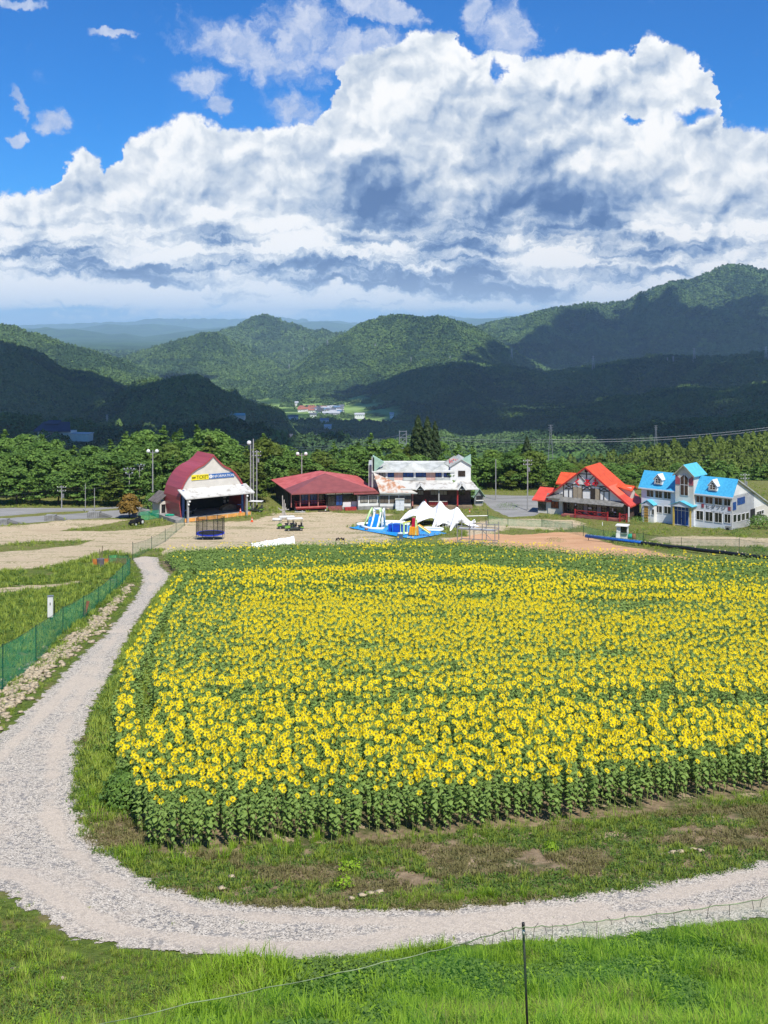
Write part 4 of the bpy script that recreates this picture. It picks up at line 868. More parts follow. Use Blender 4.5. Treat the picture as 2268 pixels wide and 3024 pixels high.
shadow_cloud_over([(-60, 742), (0, 740), (60, 752), (110, 775), (150, 800), (195, 808), (250, 830), (300, 846), (330, 828), (380, 814), (430, 811), (470, 836), (520, 860), (570, 883), (620, 905), (880, 912), (900, 955), (-60, 955)], [(440, 880, 55, 13), (215, 880, 34, 12), (120, 852, 60, 16)], 1900, 'smaller unseen white cumulus overhead, shaped to shade the hills at the left', 4)

# ================================================================== BUILDINGS
class Fr:
    """local frame of a building: u along the front, v away into depth, h up"""
    def __init__(s, px, py, deg, zoom=None):
        s.zm = zoom or (0, 0, 1)
        X, Y, Z = G(*s.q(px, py)) if zoom else G(px, py); s.O = Vector((X, Y, Z)); s.a = R(deg); s.c, s.s = math.cos(s.a), math.sin(s.a)
    def q(s, x, y): return (s.zm[0] + s.zm[2] * x, s.zm[1] + s.zm[2] * y)
    def ray(s, x, y):
        px, py = s.q(x, y); dx, dy, dz = (px - CX) / F, 1.0, -(py - HY) / F; ox, oy, oz = -s.O.x, -s.O.y, ZC - s.O.z
        return (ox * s.c + oy * s.s, -ox * s.s + oy * s.c, oz), (dx * s.c + dy * s.s, -dx * s.s + dy * s.c, dz)
    def on(s, x, y, ax, val):
        o, d = s.ray(x, y); t = (val - o[ax]) / d[ax]; return Vector((o[0] + t * d[0], o[1] + t * d[1], o[2] + t * d[2]))
    def fv(s, x, y, v=0.0): return s.on(x, y, 1, v)        # on a plane parallel to the front
    def fu(s, x, y, u=0.0): return s.on(x, y, 0, u)        # on a plane parallel to the side
    def fh(s, x, y, h=0.0): return s.on(x, y, 2, h)        # on a level
    def root(s, name, label, cat, group=None): return empty(name, s.O, s.a, label, cat, group)
def panel(parent, P, a, n, W, H, frame, glass, mull=1, rail=0, t=0.07, name='window', sub='pane'):
    """framed window: frame part with a pane inside; P lower left corner, a along, n outwards"""
    P, a, n = Vector(P), Vector(a), Vector(n); up = Vector((0, 0, 1)); m = MB(); o = n * 0.05
    def slab(x0, x1, y0, y1, d, mt, mb=m): p = [P + a * x0 + up * y0, P + a * x1 + up * y0, P + a * x1 + up * y1, P + a * x0 + up * y1]; mb.solid(p, n * d, mt)
    slab(0, t, 0, H, .06, frame); slab(W - t, W, 0, H, .06, frame); slab(t, W - t, 0, t, .06, frame); slab(t, W - t, H - t, H, .06, frame)
    for i in range(mull): x = W * (i + 1) / (mull + 1); slab(x - t * .4, x + t * .4, t, H - t, .05, frame)
    for i in range(rail): y = H * (i + 1) / (rail + 1); slab(t, W - t, y - t * .3, y + t * .3, .04, frame)
    w = m.build(name, parent); g_ = MB(); slab(t, W - t, t, H - t, .02, glass, g_); g_.build(sub, w); return w
def text(body, size, P, a, up, mat, parent, name='lettering', width=None, thick=.03, label=None, bold=0.0):
    c = bpy.data.curves.new('t', 'FONT'); c.body = body; c.size = size; c.extrude = thick / 2; c.offset = bold; c.resolution_u = 2
    o = bpy.data.objects.new('t', c); me = bpy.data.meshes.new_from_object(o); bpy.data.objects.remove(o); bpy.data.curves.remove(c)
    xs_ = [v.co.x for v in me.vertices]; k = 1.0
    if width: k = width / max(1e-6, max(xs_) - min(xs_))
    x0 = min(xs_); P, a, up = Vector(P), Vector(a).normalized(), Vector(up).normalized(); n = a.cross(up)
    for v in me.vertices: q = v.co.copy(); v.co = P + a * ((q.x - x0) * k) + up * q.y + n * (q.z + thick / 2 + .005)
    me.materials.clear(); me.materials.append(mat); ob = link(name, me, parent); 
    if label: ob['label'] = label
    return ob
X_, Y_, Z_ = Vector((1, 0, 0)), Vector((0, 1, 0)), Vector((0, 0, 1))
RED = M('dark_red_roof', (0.38, 0.07, 0.075), 0.36, 0.10, .8, stretch=(1, .2, 6), spec=.5); MAROON = M('maroon_metal_roof', (0.27, 0.080, 0.075), 0.5, 0.10, .9); PINKR = M('faded_red_roof', (0.56, 0.14, 0.13), 0.6, 0.16, .8, c2=(0.42, 0.085, 0.08))
ORNG = M('orange_roof', (0.72, 0.095, 0.030), 0.6, 0.14, 1.6, stretch=(1, 1, 1)); ORNG2 = M('faded_orange_roof', (0.80, 0.155, 0.085), 0.55, 0.06, 1.0); CORAL = M('coral_roof', (0.66, 0.085, 0.055), .5, .1, 1)
BLUER = M('sky_blue_roof', (0.06, 0.40, 0.66), 0.6, 0.10, 3.5, c2=(0.04, 0.31, 0.56)); BLUER2 = M('pale_blue_roof', (0.10, 0.48, 0.66), 0.6, 0.08, 2)
MINT = M('mint_green_panel', (0.36, 0.56, 0.44), 0.6, 0.10, 1.5); GREYR = M('weathered_pale_roof', (0.50, 0.52, 0.50), 0.6, 0.10, .7, c2=(0.33, 0.35, 0.33)); RUST = M('rusty_roof', (0.54, 0.51, 0.46), 0.75, c2=(0.38, 0.17, 0.08), scale=1.1, thr=(.38, .58), detail=7)
STAINR = M('stained_pale_roof', (0.52, 0.52, 0.49), 0.7, c2=(0.30, 0.28, 0.25), scale=.8, thr=(.36, .5), detail=7)
PINK = M('pink_wall', (0.66, 0.40, 0.33), .7, .06); TAN = M('tan_shutter', (0.36, 0.30, 0.22), .6, .1, 2); YEL = M('yellow_post', (0.62, 0.46, 0.10), .6, .1); YSIGN = M('yellow_sign', (0.86, 0.72, 0.02), .5, .03)
BSIGN = M('blue_sign', (0.015, 0.12, 0.38), .5, .05); NAVY = M('blue_door', (0.01, 0.075, 0.34), .35, .12, 2); REDW = M('red_woodwork', (0.42, 0.03, 0.035), .55, .15, 3); REDL = M('red_letters', (0.70, 0.01, 0.03), .5, .05)
BLUEP = M('blue_steel', (0.05, 0.12, 0.32), .5, .1); ORBD = M('orange_board', (0.85, 0.40, 0.10), .6, .12, 2); CONE = M('orange_plastic', (0.75, 0.10, 0.03), .45, .05); ROSE = M('rose_panel', (0.40, 0.10, 0.13), .6, .06); AWN = M('grey_awning_shingle', (0.20, 0.20, 0.19), .7, .2, 2)
BROWN = M('brown_glass', (0.075, 0.045, 0.03), .25, .15, 2); INNER = M('dim_interior', (0.020, 0.019, 0.018), .8, .3, 1); WOOD = M('weathered_planks', (0.27, 0.20, 0.13), .8, .2, 3); YWOOD = M('yellow_wood', (0.60, 0.34, 0.07), .6, .12, 3); REDG = M('orange_window_pane', (0.42, 0.10, 0.02), .5, .4, 3)
def gable_wall(mb, pts, thick, m, n=Vector((0, 1, 0))): mb.solid(pts, n * thick, m)

# ---------------------------------------------------------------- ticket hall
f = Fr(478, 1160, 35, (440, 1300, .2049)); T_ = f.root('ticket_hall', 'red onion-shaped ticket and information hall with a white front and open stage', 'hall')
prof = [(470, 1150), (447, 1040), (435, 920), (437, 820), (465, 700), (505, 608), (550, 530), (610, 457), (660, 418), (700, 390), (760, 362), (800, 338), (870, 275), (930, 203), (985, 268), (1062, 345), (1110, 378), (1165, 400), (1245, 460), (1318, 555), (1362, 640), (1388, 740), (1392, 850), (1385, 950), (1372, 1050)]
pf = [f.fv(*p) for p in prof]; pf[0].z = 0; pf[-1].z = 0; k = prof.index((930, 203)); L = f.fu(700, 165, pf[k].x).y; L = max(4.5, min(L, 8.5))
m = MB(); inn = [Vector((p.x * .965 + pf[k].x * .035, 0, p.z * .97)) for p in pf]
for i in range(len(pf) - 1):
    a, b, c, d = pf[i], pf[i + 1], inn[i + 1], inn[i]; m.solid([a, b, c, d], (0, L, 0), RED)
m.build('roof_shell', T_)
m = MB(); hc = f.fv(470, 700).z; hc2 = f.fv(1355, 630).z; wall = [p + Vector((0, .22, 0)) for p, o in zip(inn, prof) if o[1] <= 700]; m.solid([Vector((wall[0].x, .22, hc - .1))] + wall[1:-1] + [Vector((wall[-1].x, .22, hc - .1))], (0, .18, 0), CREAM); m.build('front_wall', T_)
U0, U1 = inn[1].x, inn[-2].x
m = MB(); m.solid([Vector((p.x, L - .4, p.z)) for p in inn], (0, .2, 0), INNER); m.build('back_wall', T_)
m = MB(); m.box(U0 - 1.8, U1 + .4, -1.8, L, -.1, .55, GREY); m.box(U0 - .3, U1 + .3, -1.85, -1.79, .05, .62, ORBD)
for i in range(6): u = U0 - .3 + (U1 - U0) * i / 6; m.box(u, u + .05, -1.9, -1.85, .03, .63, CREAM)
m.build('stage', T_)
v0 = -2.6; c1, c2, c3, c4 = f.fv(415, 712, .05), f.fv(1402, 622, .05), f.fv(1525, 745, v0), f.fv(532, 850, v0); zt = (c1.z + c2.z) / 2; zb = (c3.z + c4.z) / 2
m = MB(); m.solid([(c1.x, 0.2, zt), (c2.x, 0.2, zt), (c3.x, v0, zb), (c4.x, v0, zb)], (0, 0, -.16), STAINR); m.build('canopy', T_)
for u, mm in ((f.fv(560, 1000, v0 + .3).x, POLE), (f.fv(1408, 1000, v0 + .3).x, POLE)):
    m = MB(); m.box(u - .14, u + .14, v0 + .15, v0 + .45, -.1, zb - .05, mm); m.build('post', T_)
for u in (f.fv(490, 950, -.2).x, f.fv(1340, 950, -.2).x):
    m = MB(); m.box(u - .16, u + .16, -.4, -.1, .5, zt - .15, BLUEP); m.bar((u, -.25, 1.6), (u + (.9 if u < 5 else -.9), -.25, 1.75), .12, BLUEP); m.build('blue_post', T_)
for x, y in ((588, 885), (572, 930), (1420, 805)):
    c = f.fv(x, y, v0 + .05); m = MB(); m.ball(c, .17, WHITE, 8, 5); m.bar(c, c + Vector((0, .25, .0)), .05, STEEL); m.build('floodlight', T_)
# signs
def on_front(x, y): return f.fv(x, y, .18)
def sign(pp, mat, nm):
    P = [on_front(*p) for p in pp]; m = MB(); m.solid(P, (0, -.06, 0), mat); return m.build(nm, T_), P
s1, P1 = sign([(612, 580), (860, 560), (856, 487), (612, 503)], YSIGN, 'ticket_sign'); s2, P2 = sign([(860, 558), (1228, 527), (1226, 460), (860, 490)], BSIGN, 'information_sign')
hh_ = (P1[3] - P1[0]).length; up = Vector((0, 0, 1)); a1 = (P1[1] - P1[0]); a1.y = 0
text('TICKET', hh_ * .92, P1[0] + a1 * .28 + Vector((0, -.06, hh_ * .20)), a1, up, BLACK, s1, width=a1.length * .68)
m = MB(); q = P1[0] + a1 * .03 + Vector((0, -.08, hh_ * .3)); m.solid([q, q + a1 * .20 + up * .08, q + a1 * .21 + up * hh_ * .36, q + a1 * .01 + up * hh_ * .32], (0, -.03, 0), BLACK); m.solid([q + up * .10 + a1 * .02 + Vector((0, -.03, 0)), q + a1 * .19 + up * .16 + Vector((0, -.03, 0)), q + a1 * .19 + up * hh_ * .22 + Vector((0, -.03, 0)), q + a1 * .02 + up * hh_ * .18 + Vector((0, -.03, 0))], (0, -.015, 0), YSIGN); m.build('ticket_symbol', s1)
hh2 = (P2[3] - P2[0]).length; a2 = (P2[1] - P2[0]); a2.y = 0; text('INFORMATION', hh2 * .78, P2[0] + a2 * .155 + Vector((0, -.06, hh2 * .20)), a2, up, WHITE, s2, width=a2.length * .82)
m = MB(); c = P2[0] + a2 * .075 + Vector((0, -.07, hh2 * .5)); m.solid([c + a2.normalized() * math.cos(t_) * hh2 * .40 + up * math.sin(t_) * hh2 * .40 for t_ in np.linspace(0, 6.283, 17)[:-1]], (0, -.02, 0), WHITE)
m.solid([c + Vector((x_, -.02, z_)) for x_, z_ in ((-.04, -.16), (.04, -.16), (.04, .06), (-.04, .06))], (0, -.02, 0), BSIGN); m.solid([c + Vector((x_, -.02, z_)) for x_, z_ in ((-.04, .10), (.04, .10), (.04, .17), (-.04, .17))], (0, -.02, 0), BSIGN); m.build('information_symbol', s2)
# side room at the rear left
A0 = f.fu(230, 1050, U0 - .2); m = MB(); va, vb = L * .92, L + 2.6; m.box(U0 - 1.25, U0 + .2, va, vb, 0, 2.5, CREAM); m.build('side_room', T_)
m = MB(); m.solid([(U0 - 1.9, va - .4, 2.4), (U0 + .1, va - .4, 3.9), (U0 + .1, vb + .4, 3.9), (U0 - 1.9, vb + .4, 2.4)], (0, 0, -.12), M('grey_brown_roof', (.16, .14, .13), .8, .2)); m.build('side_roof', T_)
panel(T_, (U0 - 1.25 + .25, va - .01, .6), X_, -Y_, .7, 1.4, DARK, GLASS)
# things on the stage
e = empty('plank_pile', f.O + Vector((0, 0, 0)), f.a, 'brown tarpaulin-covered pile on the open stage of the ticket hall', 'pile')
m = MB(); q = f.fh(1160, 1010, .55); 
for i in range(9): 
    h_ = .95 * (1 - (i / 8 - .6) ** 2 * 1.6); m.solid([(q.x - 1.3 + i * .3, q.y + .2, .55), (q.x - 1.0 + i * .3, q.y + .2, .55), (q.x - 1.0 + i * .3, q.y + .3, .55 + max(.15, h_)), (q.x - 1.3 + i * .3, q.y + .3, .55 + max(.12, h_ - .08))], (0, 1.1, 0), WOOD)
m.build('cover', e)
for x, y, w_, h_, lb in ((1090, 882, .42, .52, 'large white paper notice on the dark back wall of the stage'), (1092, 826, .50, .22, 'wide white paper notice above the large one on the stage wall'), (1138, 870, .22, .28, 'small grey paper notice right of the large one on the stage wall')):
    q = f.fv(x, y, L - .45); m = MB(); m.solid([(q.x - w_ / 2, q.y, q.z - h_ / 2), (q.x + w_ / 2, q.y, q.z - h_ / 2), (q.x + w_ / 2, q.y, q.z + h_ / 2), (q.x - w_ / 2, q.y, q.z + h_ / 2)], (0, -.02, 0), WHITE); o = m.build('notice', None, label=lb, cat='notice'); o.location = f.O; o.rotation_euler = (0, 0, f.a)
def cone_thing(x, y, z, h, lb):
    m = MB(); m.tube([(0, 0, .03), (0, 0, h)], [h * .24, h * .05], CONE, 10); m.box(-h * .3, h * .3, -h * .3, h * .3, 0, .035, CONE); m.tube([(0, 0, h * .5), (0, 0, h * .66)], [h * .152, h * .122], WHITE, 10, False)
    return m.build('traffic_cone', None, label=lb, cat='cone', loc=(x, y, z))
x, y, z = G(744, 1541); cone_thing(x, y, z, .75, 'orange traffic cone on the dirt in front of the ticket hall'); q = f.fh(1318, 1045, .55); w_ = f.O + Vector((q.x * f.c - q.y * f.s, q.x * f.s + q.y * f.c, .55)); cone_thing(w_.x, w_.y, w_.z, .75, 'red traffic cone standing on the right end of the stage')
m = MB()
for i in range(7): a_ = i * .9; m.ball((math.cos(a_) * .5, math.sin(a_) * .22, .12), .28 + .05 * (i % 3), M('green_net_cloth', (0.01, 0.35, 0.22), .7, .2, 4), 7, 4, .5)
q = f.fh(300, 1085, .6); w_ = f.O + Vector((q.x * f.c - q.y * f.s, q.x * f.s + q.y * f.c, .56)); m.build('netting_bundle', None, True, 'crumpled green netting lying beside the red shell of the ticket hall', 'netting', loc=w_)
m = MB(); m.tube([(0, 0, .3), (.35, 0, .3)], .3, BLACK, 12)
for j in range(2): m.tube([(-.9, -.3 + j * .6, .3), (-.9, -.24 + j * .6, .3)], .28, BLACK, 12)
m.bar((-.9, 0, .35), (.3, .1, .5), .25, STEEL); m.bar((.3, .1, .5), (.7, .1, 1.0), .06, STEEL)
q = f.fh(620, 1070, .55); w_ = f.O + Vector((q.x * f.c - q.y * f.s, q.x * f.s + q.y * f.c, .56)); m.build('hand_cart', None, False, 'small wheeled hand cart in the shade at the left of the stage', 'cart', loc=w_)

# ---------------------------------------------------------------- red hip-roofed pavilion
f = Fr(300, 700, 14, (780, 1360, .217)); B = f.root('pavilion', 'low pavilion with a broad red hip roof and a red railed veranda', 'pavilion')
ov = -1.1; E1, E2 = f.fv(370, 452, ov), f.fv(1530, 412, ov); he = (E1.z + E2.z) / 2; E1.z = E2.z = he; E4 = f.fh(90, 258, he); E3 = Vector((E2.x + 1.0, E4.y + 1.0, he)); mid = (E1.y + E4.y) / 2
R1 = f.fv(828, 173, E1.y + (E4.y - E1.y) * .42); R0 = f.fv(757, 138, E1.y + (E4.y - E1.y) * .66); R0.z = R1.z; R0 = f.fh(757, 138, R1.z) if f.fh(757, 138, R1.z).y < E4.y + 2 else R0; E5 = f.fh(290, 385, he)
tt_ = ((E5 - E1).dot(E4 - E1)) / (E4 - E1).length_squared; E5 = E1 + (E4 - E1) * max(.1, min(.5, tt_))
m = MB()
for pts, mt in (([E4, R0, R1, E5], PINKR), ([E5, R1, E1], MAROON), ([E1, R1, E2], MAROON), ([E2, R1, R0, E3], PINKR), ([E3, R0, E4], PINKR)): m.face(pts[::-1], mt); m.face([p - Vector((0, 0, .18)) for p in pts], DARK)
ring = [E1, E2, E3, E4]
for i in range(4): a, b = ring[i], ring[(i + 1) % 4]; m.face([a - Vector((0, 0, .18)), b - Vector((0, 0, .18)), b, a], MAROON)
m.build('roof', B)
U1 = f.fv(1260, 660).x; VB = E4.y - 1.2; m = MB(); uL = f.fv(840, 560).x; hf = .75
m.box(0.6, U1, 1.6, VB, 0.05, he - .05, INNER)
m.box(uL, U1, 0, 1.6, .05, hf, GREY); m.build('body', B)
m = MB(); m.box(E1.x + 1.0, uL, -.2, 1.6, hf - .35, hf, REDW); m.box(E1.x + .9, uL + .1, -.28, -.2, hf - .15, hf + .05, M('pale_red_edge', (0.60, 0.16, 0.14), .6, .1)); m.box(E1.x + 1.4, uL - .3, .2, 1.4, 0, hf - .35, BLACK); m.build('veranda', B)
for zx in (370, 492, 612, 735): u = f.fv(zx, 560, -.1).x; m = MB(); m.box(u - .07, u + .07, -.12, .02, hf, he - .1, M('pinkish_post', (.42, .17, .15), .6, .1)); m.build('post', B)
m = MB()
for h_ in (hf + .45, hf + .85): m.bar((E1.x + 1.1, .9, h_), (uL, .9, h_), .06, REDW)
for i in range(26): u = E1.x + 1.1 + (uL - E1.x - 1.1) * i / 25; m.bar((u, .9, hf), (u, .9, hf + .85), .04, REDW)
m.build('railing', B)
m = MB(); W0 = Vector((E1.x + 1.0, 0, 0)); 
for h_ in (hf + .1, hf + .5, hf + .9): m.bar((W0.x, 0, h_), (W0.x - 1.0, VB, h_ + .3), .10, REDW)
for i in range(16): t_ = i / 15; m.bar((W0.x - t_, VB * t_, hf - .3), (W0.x - t_, VB * t_, hf + 1.0 + .3 * t_), .06, REDW)
m.build('side_railing', B)
m = MB(); m.solid([(W0.x, .4, -.2), (W0.x + 1.2, .4, -.2), (W0.x + .2, VB, -.2), (W0.x - .95, VB, -.2)], (0, 0, hf + .1), GREY); m.build('side_base', B)
for i in range(5): m = MB(); v = VB * (i + .5) / 5; m.box(W0.x - v / VB - .1, W0.x - v / VB + .1, v - .1, v + .1, 0, he - .1, DARK); m.build('side_post', B)
# front glazing right of the veranda
for z0, z1, ya, yb, gl, mu in ((505, 600, 470, 640, BLUEG, 1), (625, 720, 470, 640, BLUEG, 1), (745, 845, 470, 640, GLASS, 1)):
    a, b = f.fv(z0, yb - 20, 1.55), f.fv(z1, ya + 20, 1.55); panel(B, (a.x, 1.58, hf + .1), X_, -Y_, b.x - a.x, he - hf - .6, DARK, gl, mu)
for z0, z1, gl in ((862, 965, GLASS), (975, 1068, BLUEG)):
    a, b = f.fv(z0, 620, 0), f.fv(z1, 480, 0); panel(B, (a.x, -.01, hf), X_, -Y_, b.x - a.x, he - hf - .65, DARK, gl, 1, name='sliding_door')
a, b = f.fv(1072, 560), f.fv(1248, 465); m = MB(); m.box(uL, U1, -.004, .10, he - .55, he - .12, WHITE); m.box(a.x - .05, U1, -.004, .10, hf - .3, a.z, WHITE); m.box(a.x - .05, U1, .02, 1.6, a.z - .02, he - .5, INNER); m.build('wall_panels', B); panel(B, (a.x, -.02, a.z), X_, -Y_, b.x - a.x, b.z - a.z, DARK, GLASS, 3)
m = MB()
for zx in (850, 970, 1068, 1185): u = f.fv(zx, 500).x; m.box(u - .05, u + .05, -.03, .02, hf, he - .1, DARK)
m.build('timber', B)
m = MB(); a, b = f.fv(872, 690, -.4), f.fv(1060, 640, -.4)
for i in range(3): m.box(a.x, b.x, -.4 - .3 * (2 - i), .0, 0.001 * i, .22 * (i + 1), M('dull_red_steps', (.30, .10, .09), .7, .2))
m.build('steps', B)
# annex at right
a, b = f.fv(1280, 670, -.9), f.fv(1558, 470, -.9); m = MB(); m.box(a.x, b.x, -.9, 2.4, 0, b.z, WHITE); m.box(a.x - .03, b.x + .03, -.94, -.8, 0, .62, GREY); m.build('annex', B)
c1, c2 = f.fv(1222, 455, -1.5), f.fv(1598, 440, -1.5); m = MB(); m.solid([(c1.x, -1.6, c2.z), (c2.x, -1.6, c2.z), (c2.x, 1.5, c2.z + .55), (c1.x, 1.5, c2.z + .55)], (0, 0, -.14), MAROON); m.build('annex_roof', B)
for z0, z1 in ((1308, 1412), (1428, 1532)): a, b = f.fv(z0, 575, -.92), f.fv(z1, 478, -.92); panel(B, (a.x, -.92, a.z), X_, -Y_, b.x - a.x, b.z - a.z, DARK, CURT, 1)
a, b = f.fv(1095, 672, -.8), f.fv(1250, 630, -.8); e = empty('planter_box', f.O, f.a, 'red slatted box against the white wall of the pavilion', 'planter'); m = MB(); m.box(a.x, b.x, -1.2, -.5, 0, b.z, REDW)
for i in range(7): u = a.x + (b.x - a.x) * (i + .5) / 7; m.box(u - .05, u + .05, -1.24, -1.2, .05, b.z - .05, M('brick_red_slat', (.45, .08, .06), .6, .1))
m.build('box', e)

# ---------------------------------------------------------------- white rest house
f = Fr(190, 850, 0, (1080, 1320, .217)); B = f.root('rest_house', 'long white two-storey rest house with pyramid roof peaks, mint gables and pink panels', 'lodge')
VU = 3.2                                            # upper wall sits back from the lower front
def U(x, y, v=VU): return f.fv(x, y, v)
eL, eR = U(125, 335, VU - .6), U(1210, 330, VU - .6); he = (eL.z + eR.z) / 2; ridge = U(660, 200, VU + 3.6); hr = ridge.z; floor2 = U(600, 470).z
xl, xr = U(100, 400).x, U(1430, 400).x; xg = U(1208, 400).x
m = MB(); m.box(xl, xg, VU, VU + 8, 2.0, he, WHITE); m.build('upper_storey', B)
m = MB(); m.face([(xl - .2, VU - .6, he), (xg, VU - .6, he), (xg, VU + 3.6, hr), (xl - .2, VU + 3.6, hr)], GREYR); m.face([(xl - .2, VU + 8.5, he), (xl - .2, VU + 3.6, hr), (xg, VU + 3.6, hr), (xg, VU + 8.5, he)], GREYR); m.box(xl - .2, xg, VU - .64, VU - .5, he - .18, he + .02, WHITE); m.box(xl - .1, xg, VU + 3.45, VU + 3.75, hr - .05, hr + .12, WHITE); m.build('upper_roof', B)
for ax, ay, b0, b1 in ((285, 230, 125, 440), (655, 188, 440, 890), (1060, 225, 890, 1212)):
    p0, p1 = U(b0, 335, VU - .62), U(b1, 335, VU - .62); ap = U(ax, ay, VU + 1.0); m = MB(); w_ = p1.x - p0.x
    A_, B_, C_, D_ = Vector((p0.x, VU - .66, he + .01)), Vector((p1.x, VU - .66, he + .01)), Vector((p1.x - w_ * .15, VU + 3.0, he + .2)), Vector((p0.x + w_ * .15, VU + 3.0, he + .2))
    for t_ in ((A_, B_, ap), (B_, C_, ap), (C_, D_, ap), (D_, A_, ap)): m.face(t_, GREYR)
    m.build('roof_peak', B)
# band of windows and pink panels
hb = U(600, 410).z; hb2 = U(600, 450).z
def wband(z0, z1, y1, gl, mu): a, b = U(z0, y1), U(z1, 343); panel(B, (a.x, VU - .01, a.z), X_, -Y_, b.x - a.x, b.z - a.z, DARK, gl, mu)
for z0, z1, y1, gl, mu in ((182, 276, 412, CURT, 1), (298, 388, 412, BLUEG, 1), (506, 655, 410, BLUEG, 2), (680, 822, 410, BLUEG, 2), (946, 1038, 408, BLUEG, 1), (1058, 1148, 408, BLUEG, 1)): wband(z0, z1, y1, gl, mu)
for z0, z1 in ((388, 447), (450, 504), (824, 884), (888, 945), (1152, 1208)):
    a, b = U(z0, 462), U(z1, 343); m = MB(); m.box(a.x, b.x, VU - .05, VU + .02, a.z, b.z, PINK); m.build('pink_panel', B)
m = MB()
for z0, z1 in ((182, 388), (506, 822), (946, 1148)): a, b = U(z0, 450), U(z1, 414); m.box(a.x, b.x, VU - .35, VU - .02, a.z, b.z, GREYR)
for zx in (285, 666, 1048): u = U(zx, 400).x; m.box(u - .18, u + .18, VU - .14, VU, U(zx, 465).z, he, WHITE)
m.build('balcony_parapet', B)
# gabled block at the right with the name on its roof
v1 = VU - .5; gp = [f.fv(1150, 272, v1), f.fv(1300, 178, v1), f.fv(1430, 255, v1)]; gb = f.fv(1430, 500, v1); m = MB(); hs = (gp[0].z + gp[2].z) / 2
m.solid([(gp[0].x, v1, 0), (gp[2].x, v1, 0), gp[2], gp[1], gp[0]], (0, 7.5, 0), WHITE); m.build('gable_block', B)
ap2 = Vector((gp[1].x, v1 + 6.0, gp[1].z)); rb = f.fv(1205, 120, v1 + 7.0); m = MB(); L2 = 7.2
n1 = Vector((0, 0, .12)); m.solid([gp[0] + Vector((-.15, -.25, -.02)), gp[1] + Vector((0, -.25, .06)), gp[1] + Vector((0, L2, .06)), gp[0] + Vector((-.15, L2, -.02))], n1, GREYR); m.solid([gp[1] + Vector((0, -.25, .06)), gp[2] + Vector((.15, -.25, -.02)), gp[2] + Vector((.15, L2, -.02)), gp[1] + Vector((0, L2, .06))], n1, GREYR)
# raised sign gable behind
S_ = [f.fv(1052, 217, VU + 1.5), f.fv(1206, 118, VU + 1.5), f.fv(1300, 178, VU + 1.5), f.fv(1152, 272, VU + 1.5)]; m.solid(S_, (0, .2, 0), GREYR); m.build('gable_roof', B)
a = f.fv(1135, 212, VU + 1.45); b = f.fv(1255, 212, VU + 1.45); text('いこい', 1.0, a + Vector((0, -.08, -.05)), X_, Z_, REDL, B, width=b.x - a.x, bold=.03)
fin = [f.fv(1305, 182, v1 + .1), f.fv(1432, 104, v1 + .1), f.fv(1432, 256, v1 + .1)]; m = MB(); m.solid(fin, (0, .9, 0), MINT); m.build('mint_fin', B)
fin = [f.fv(95, 114, v1), f.fv(250, 208, v1 + 0), f.fv(125, 335, v1), f.fv(95, 340, v1)]; m = MB(); m.solid(fin, (0, .9, 0), MINT); m.build('mint_fin', B)
a, b = f.fv(1258, 400, v1), f.fv(1355, 323, v1); panel(B, (a.x, v1 - .02, a.z), X_, -Y_, b.x - a.x, b.z - a.z, DARK, GLASS, 1, 1)
# left end wall, grey and leaning pier
m = MB(); a, b = f.fv(38, 245, VU + 1), f.fv(95, 500, VU + 1); m.box(a.x, xl + .3, VU + .6, VU + 8, 0, a.z, GREYR); m.box(xl - .25, xl + .2, VU - .5, VU + .6, 0, f.fv(95, 114, VU).z * .97, GREYR); m.build('end_wall', B)
# lower skirt roof
lt, lb_ = f.fv(390, 455, VU - .02), f.fv(640, 573, -.2); hl, hbm = f.fv(800, 458, VU - .02).z, f.fv(900, 572, -.2).z
xa, xb = f.fv(480, 560, -.2).x, f.fv(1540, 570, -.2).x
m = MB(); p = [Vector((xa, -.2, hbm)), Vector((xb, -.2, hbm)), Vector((gp[2].x + .1, VU - .5, hl + .1)), Vector((U(340, 440).x, VU - .02, hl + .1))]; m.solid(p, (0, 0, -.16), STAINR); m.build('skirt_roof', B)
for ax, ay, z0, z1 in ((742, 500, 678, 808), (1308, 490, 1250, 1372)):
    p0, p1, ap = f.fv(z0, 575, -.5), f.fv(z1, 575, -.5), f.fv(ax, ay, -.5); bk = Vector((0, 2.6, 0)); m = MB()
    m.solid([p0, ap, ap + bk, p0 + bk + Vector((0, 0, .8))], (0, 0, -.12), STAINR); m.solid([ap, p1, p1 + bk + Vector((0, 0, .8)), ap + bk], (0, 0, -.12), STAINR)
    for s0, s1 in ((p0, ap), (ap, p1)): m.bar(s0 - Vector((0, .04, .1)), s1 - Vector((0, .04, .1)), .12, WHITE, .28)
    m.build('porch_gable', B)
# rusty lean-to roof at the left
rr = [f.fv(105, 345, VU - .6), f.fv(182, 382, VU - .6), f.fv(704, 622, -.55), f.fv(192, 628, -.55)]; hq = (rr[2].z + rr[3].z) / 2
m = MB(); m.solid([Vector((rr[3].x, -.6, hq)), Vector((rr[2].x, -.6, hq)), f.fv(395, 470, VU - 1.3), Vector((rr[1].x, VU - .65, rr[1].z)), Vector((rr[0].x, VU - .65, rr[0].z))], (0, 0, -.14), RUST); m.bar((rr[3].x, -.62, hq - .05), (rr[2].x, -.62, hq - .05), .08, GREYR, .22); m.build('rusty_roof', B)
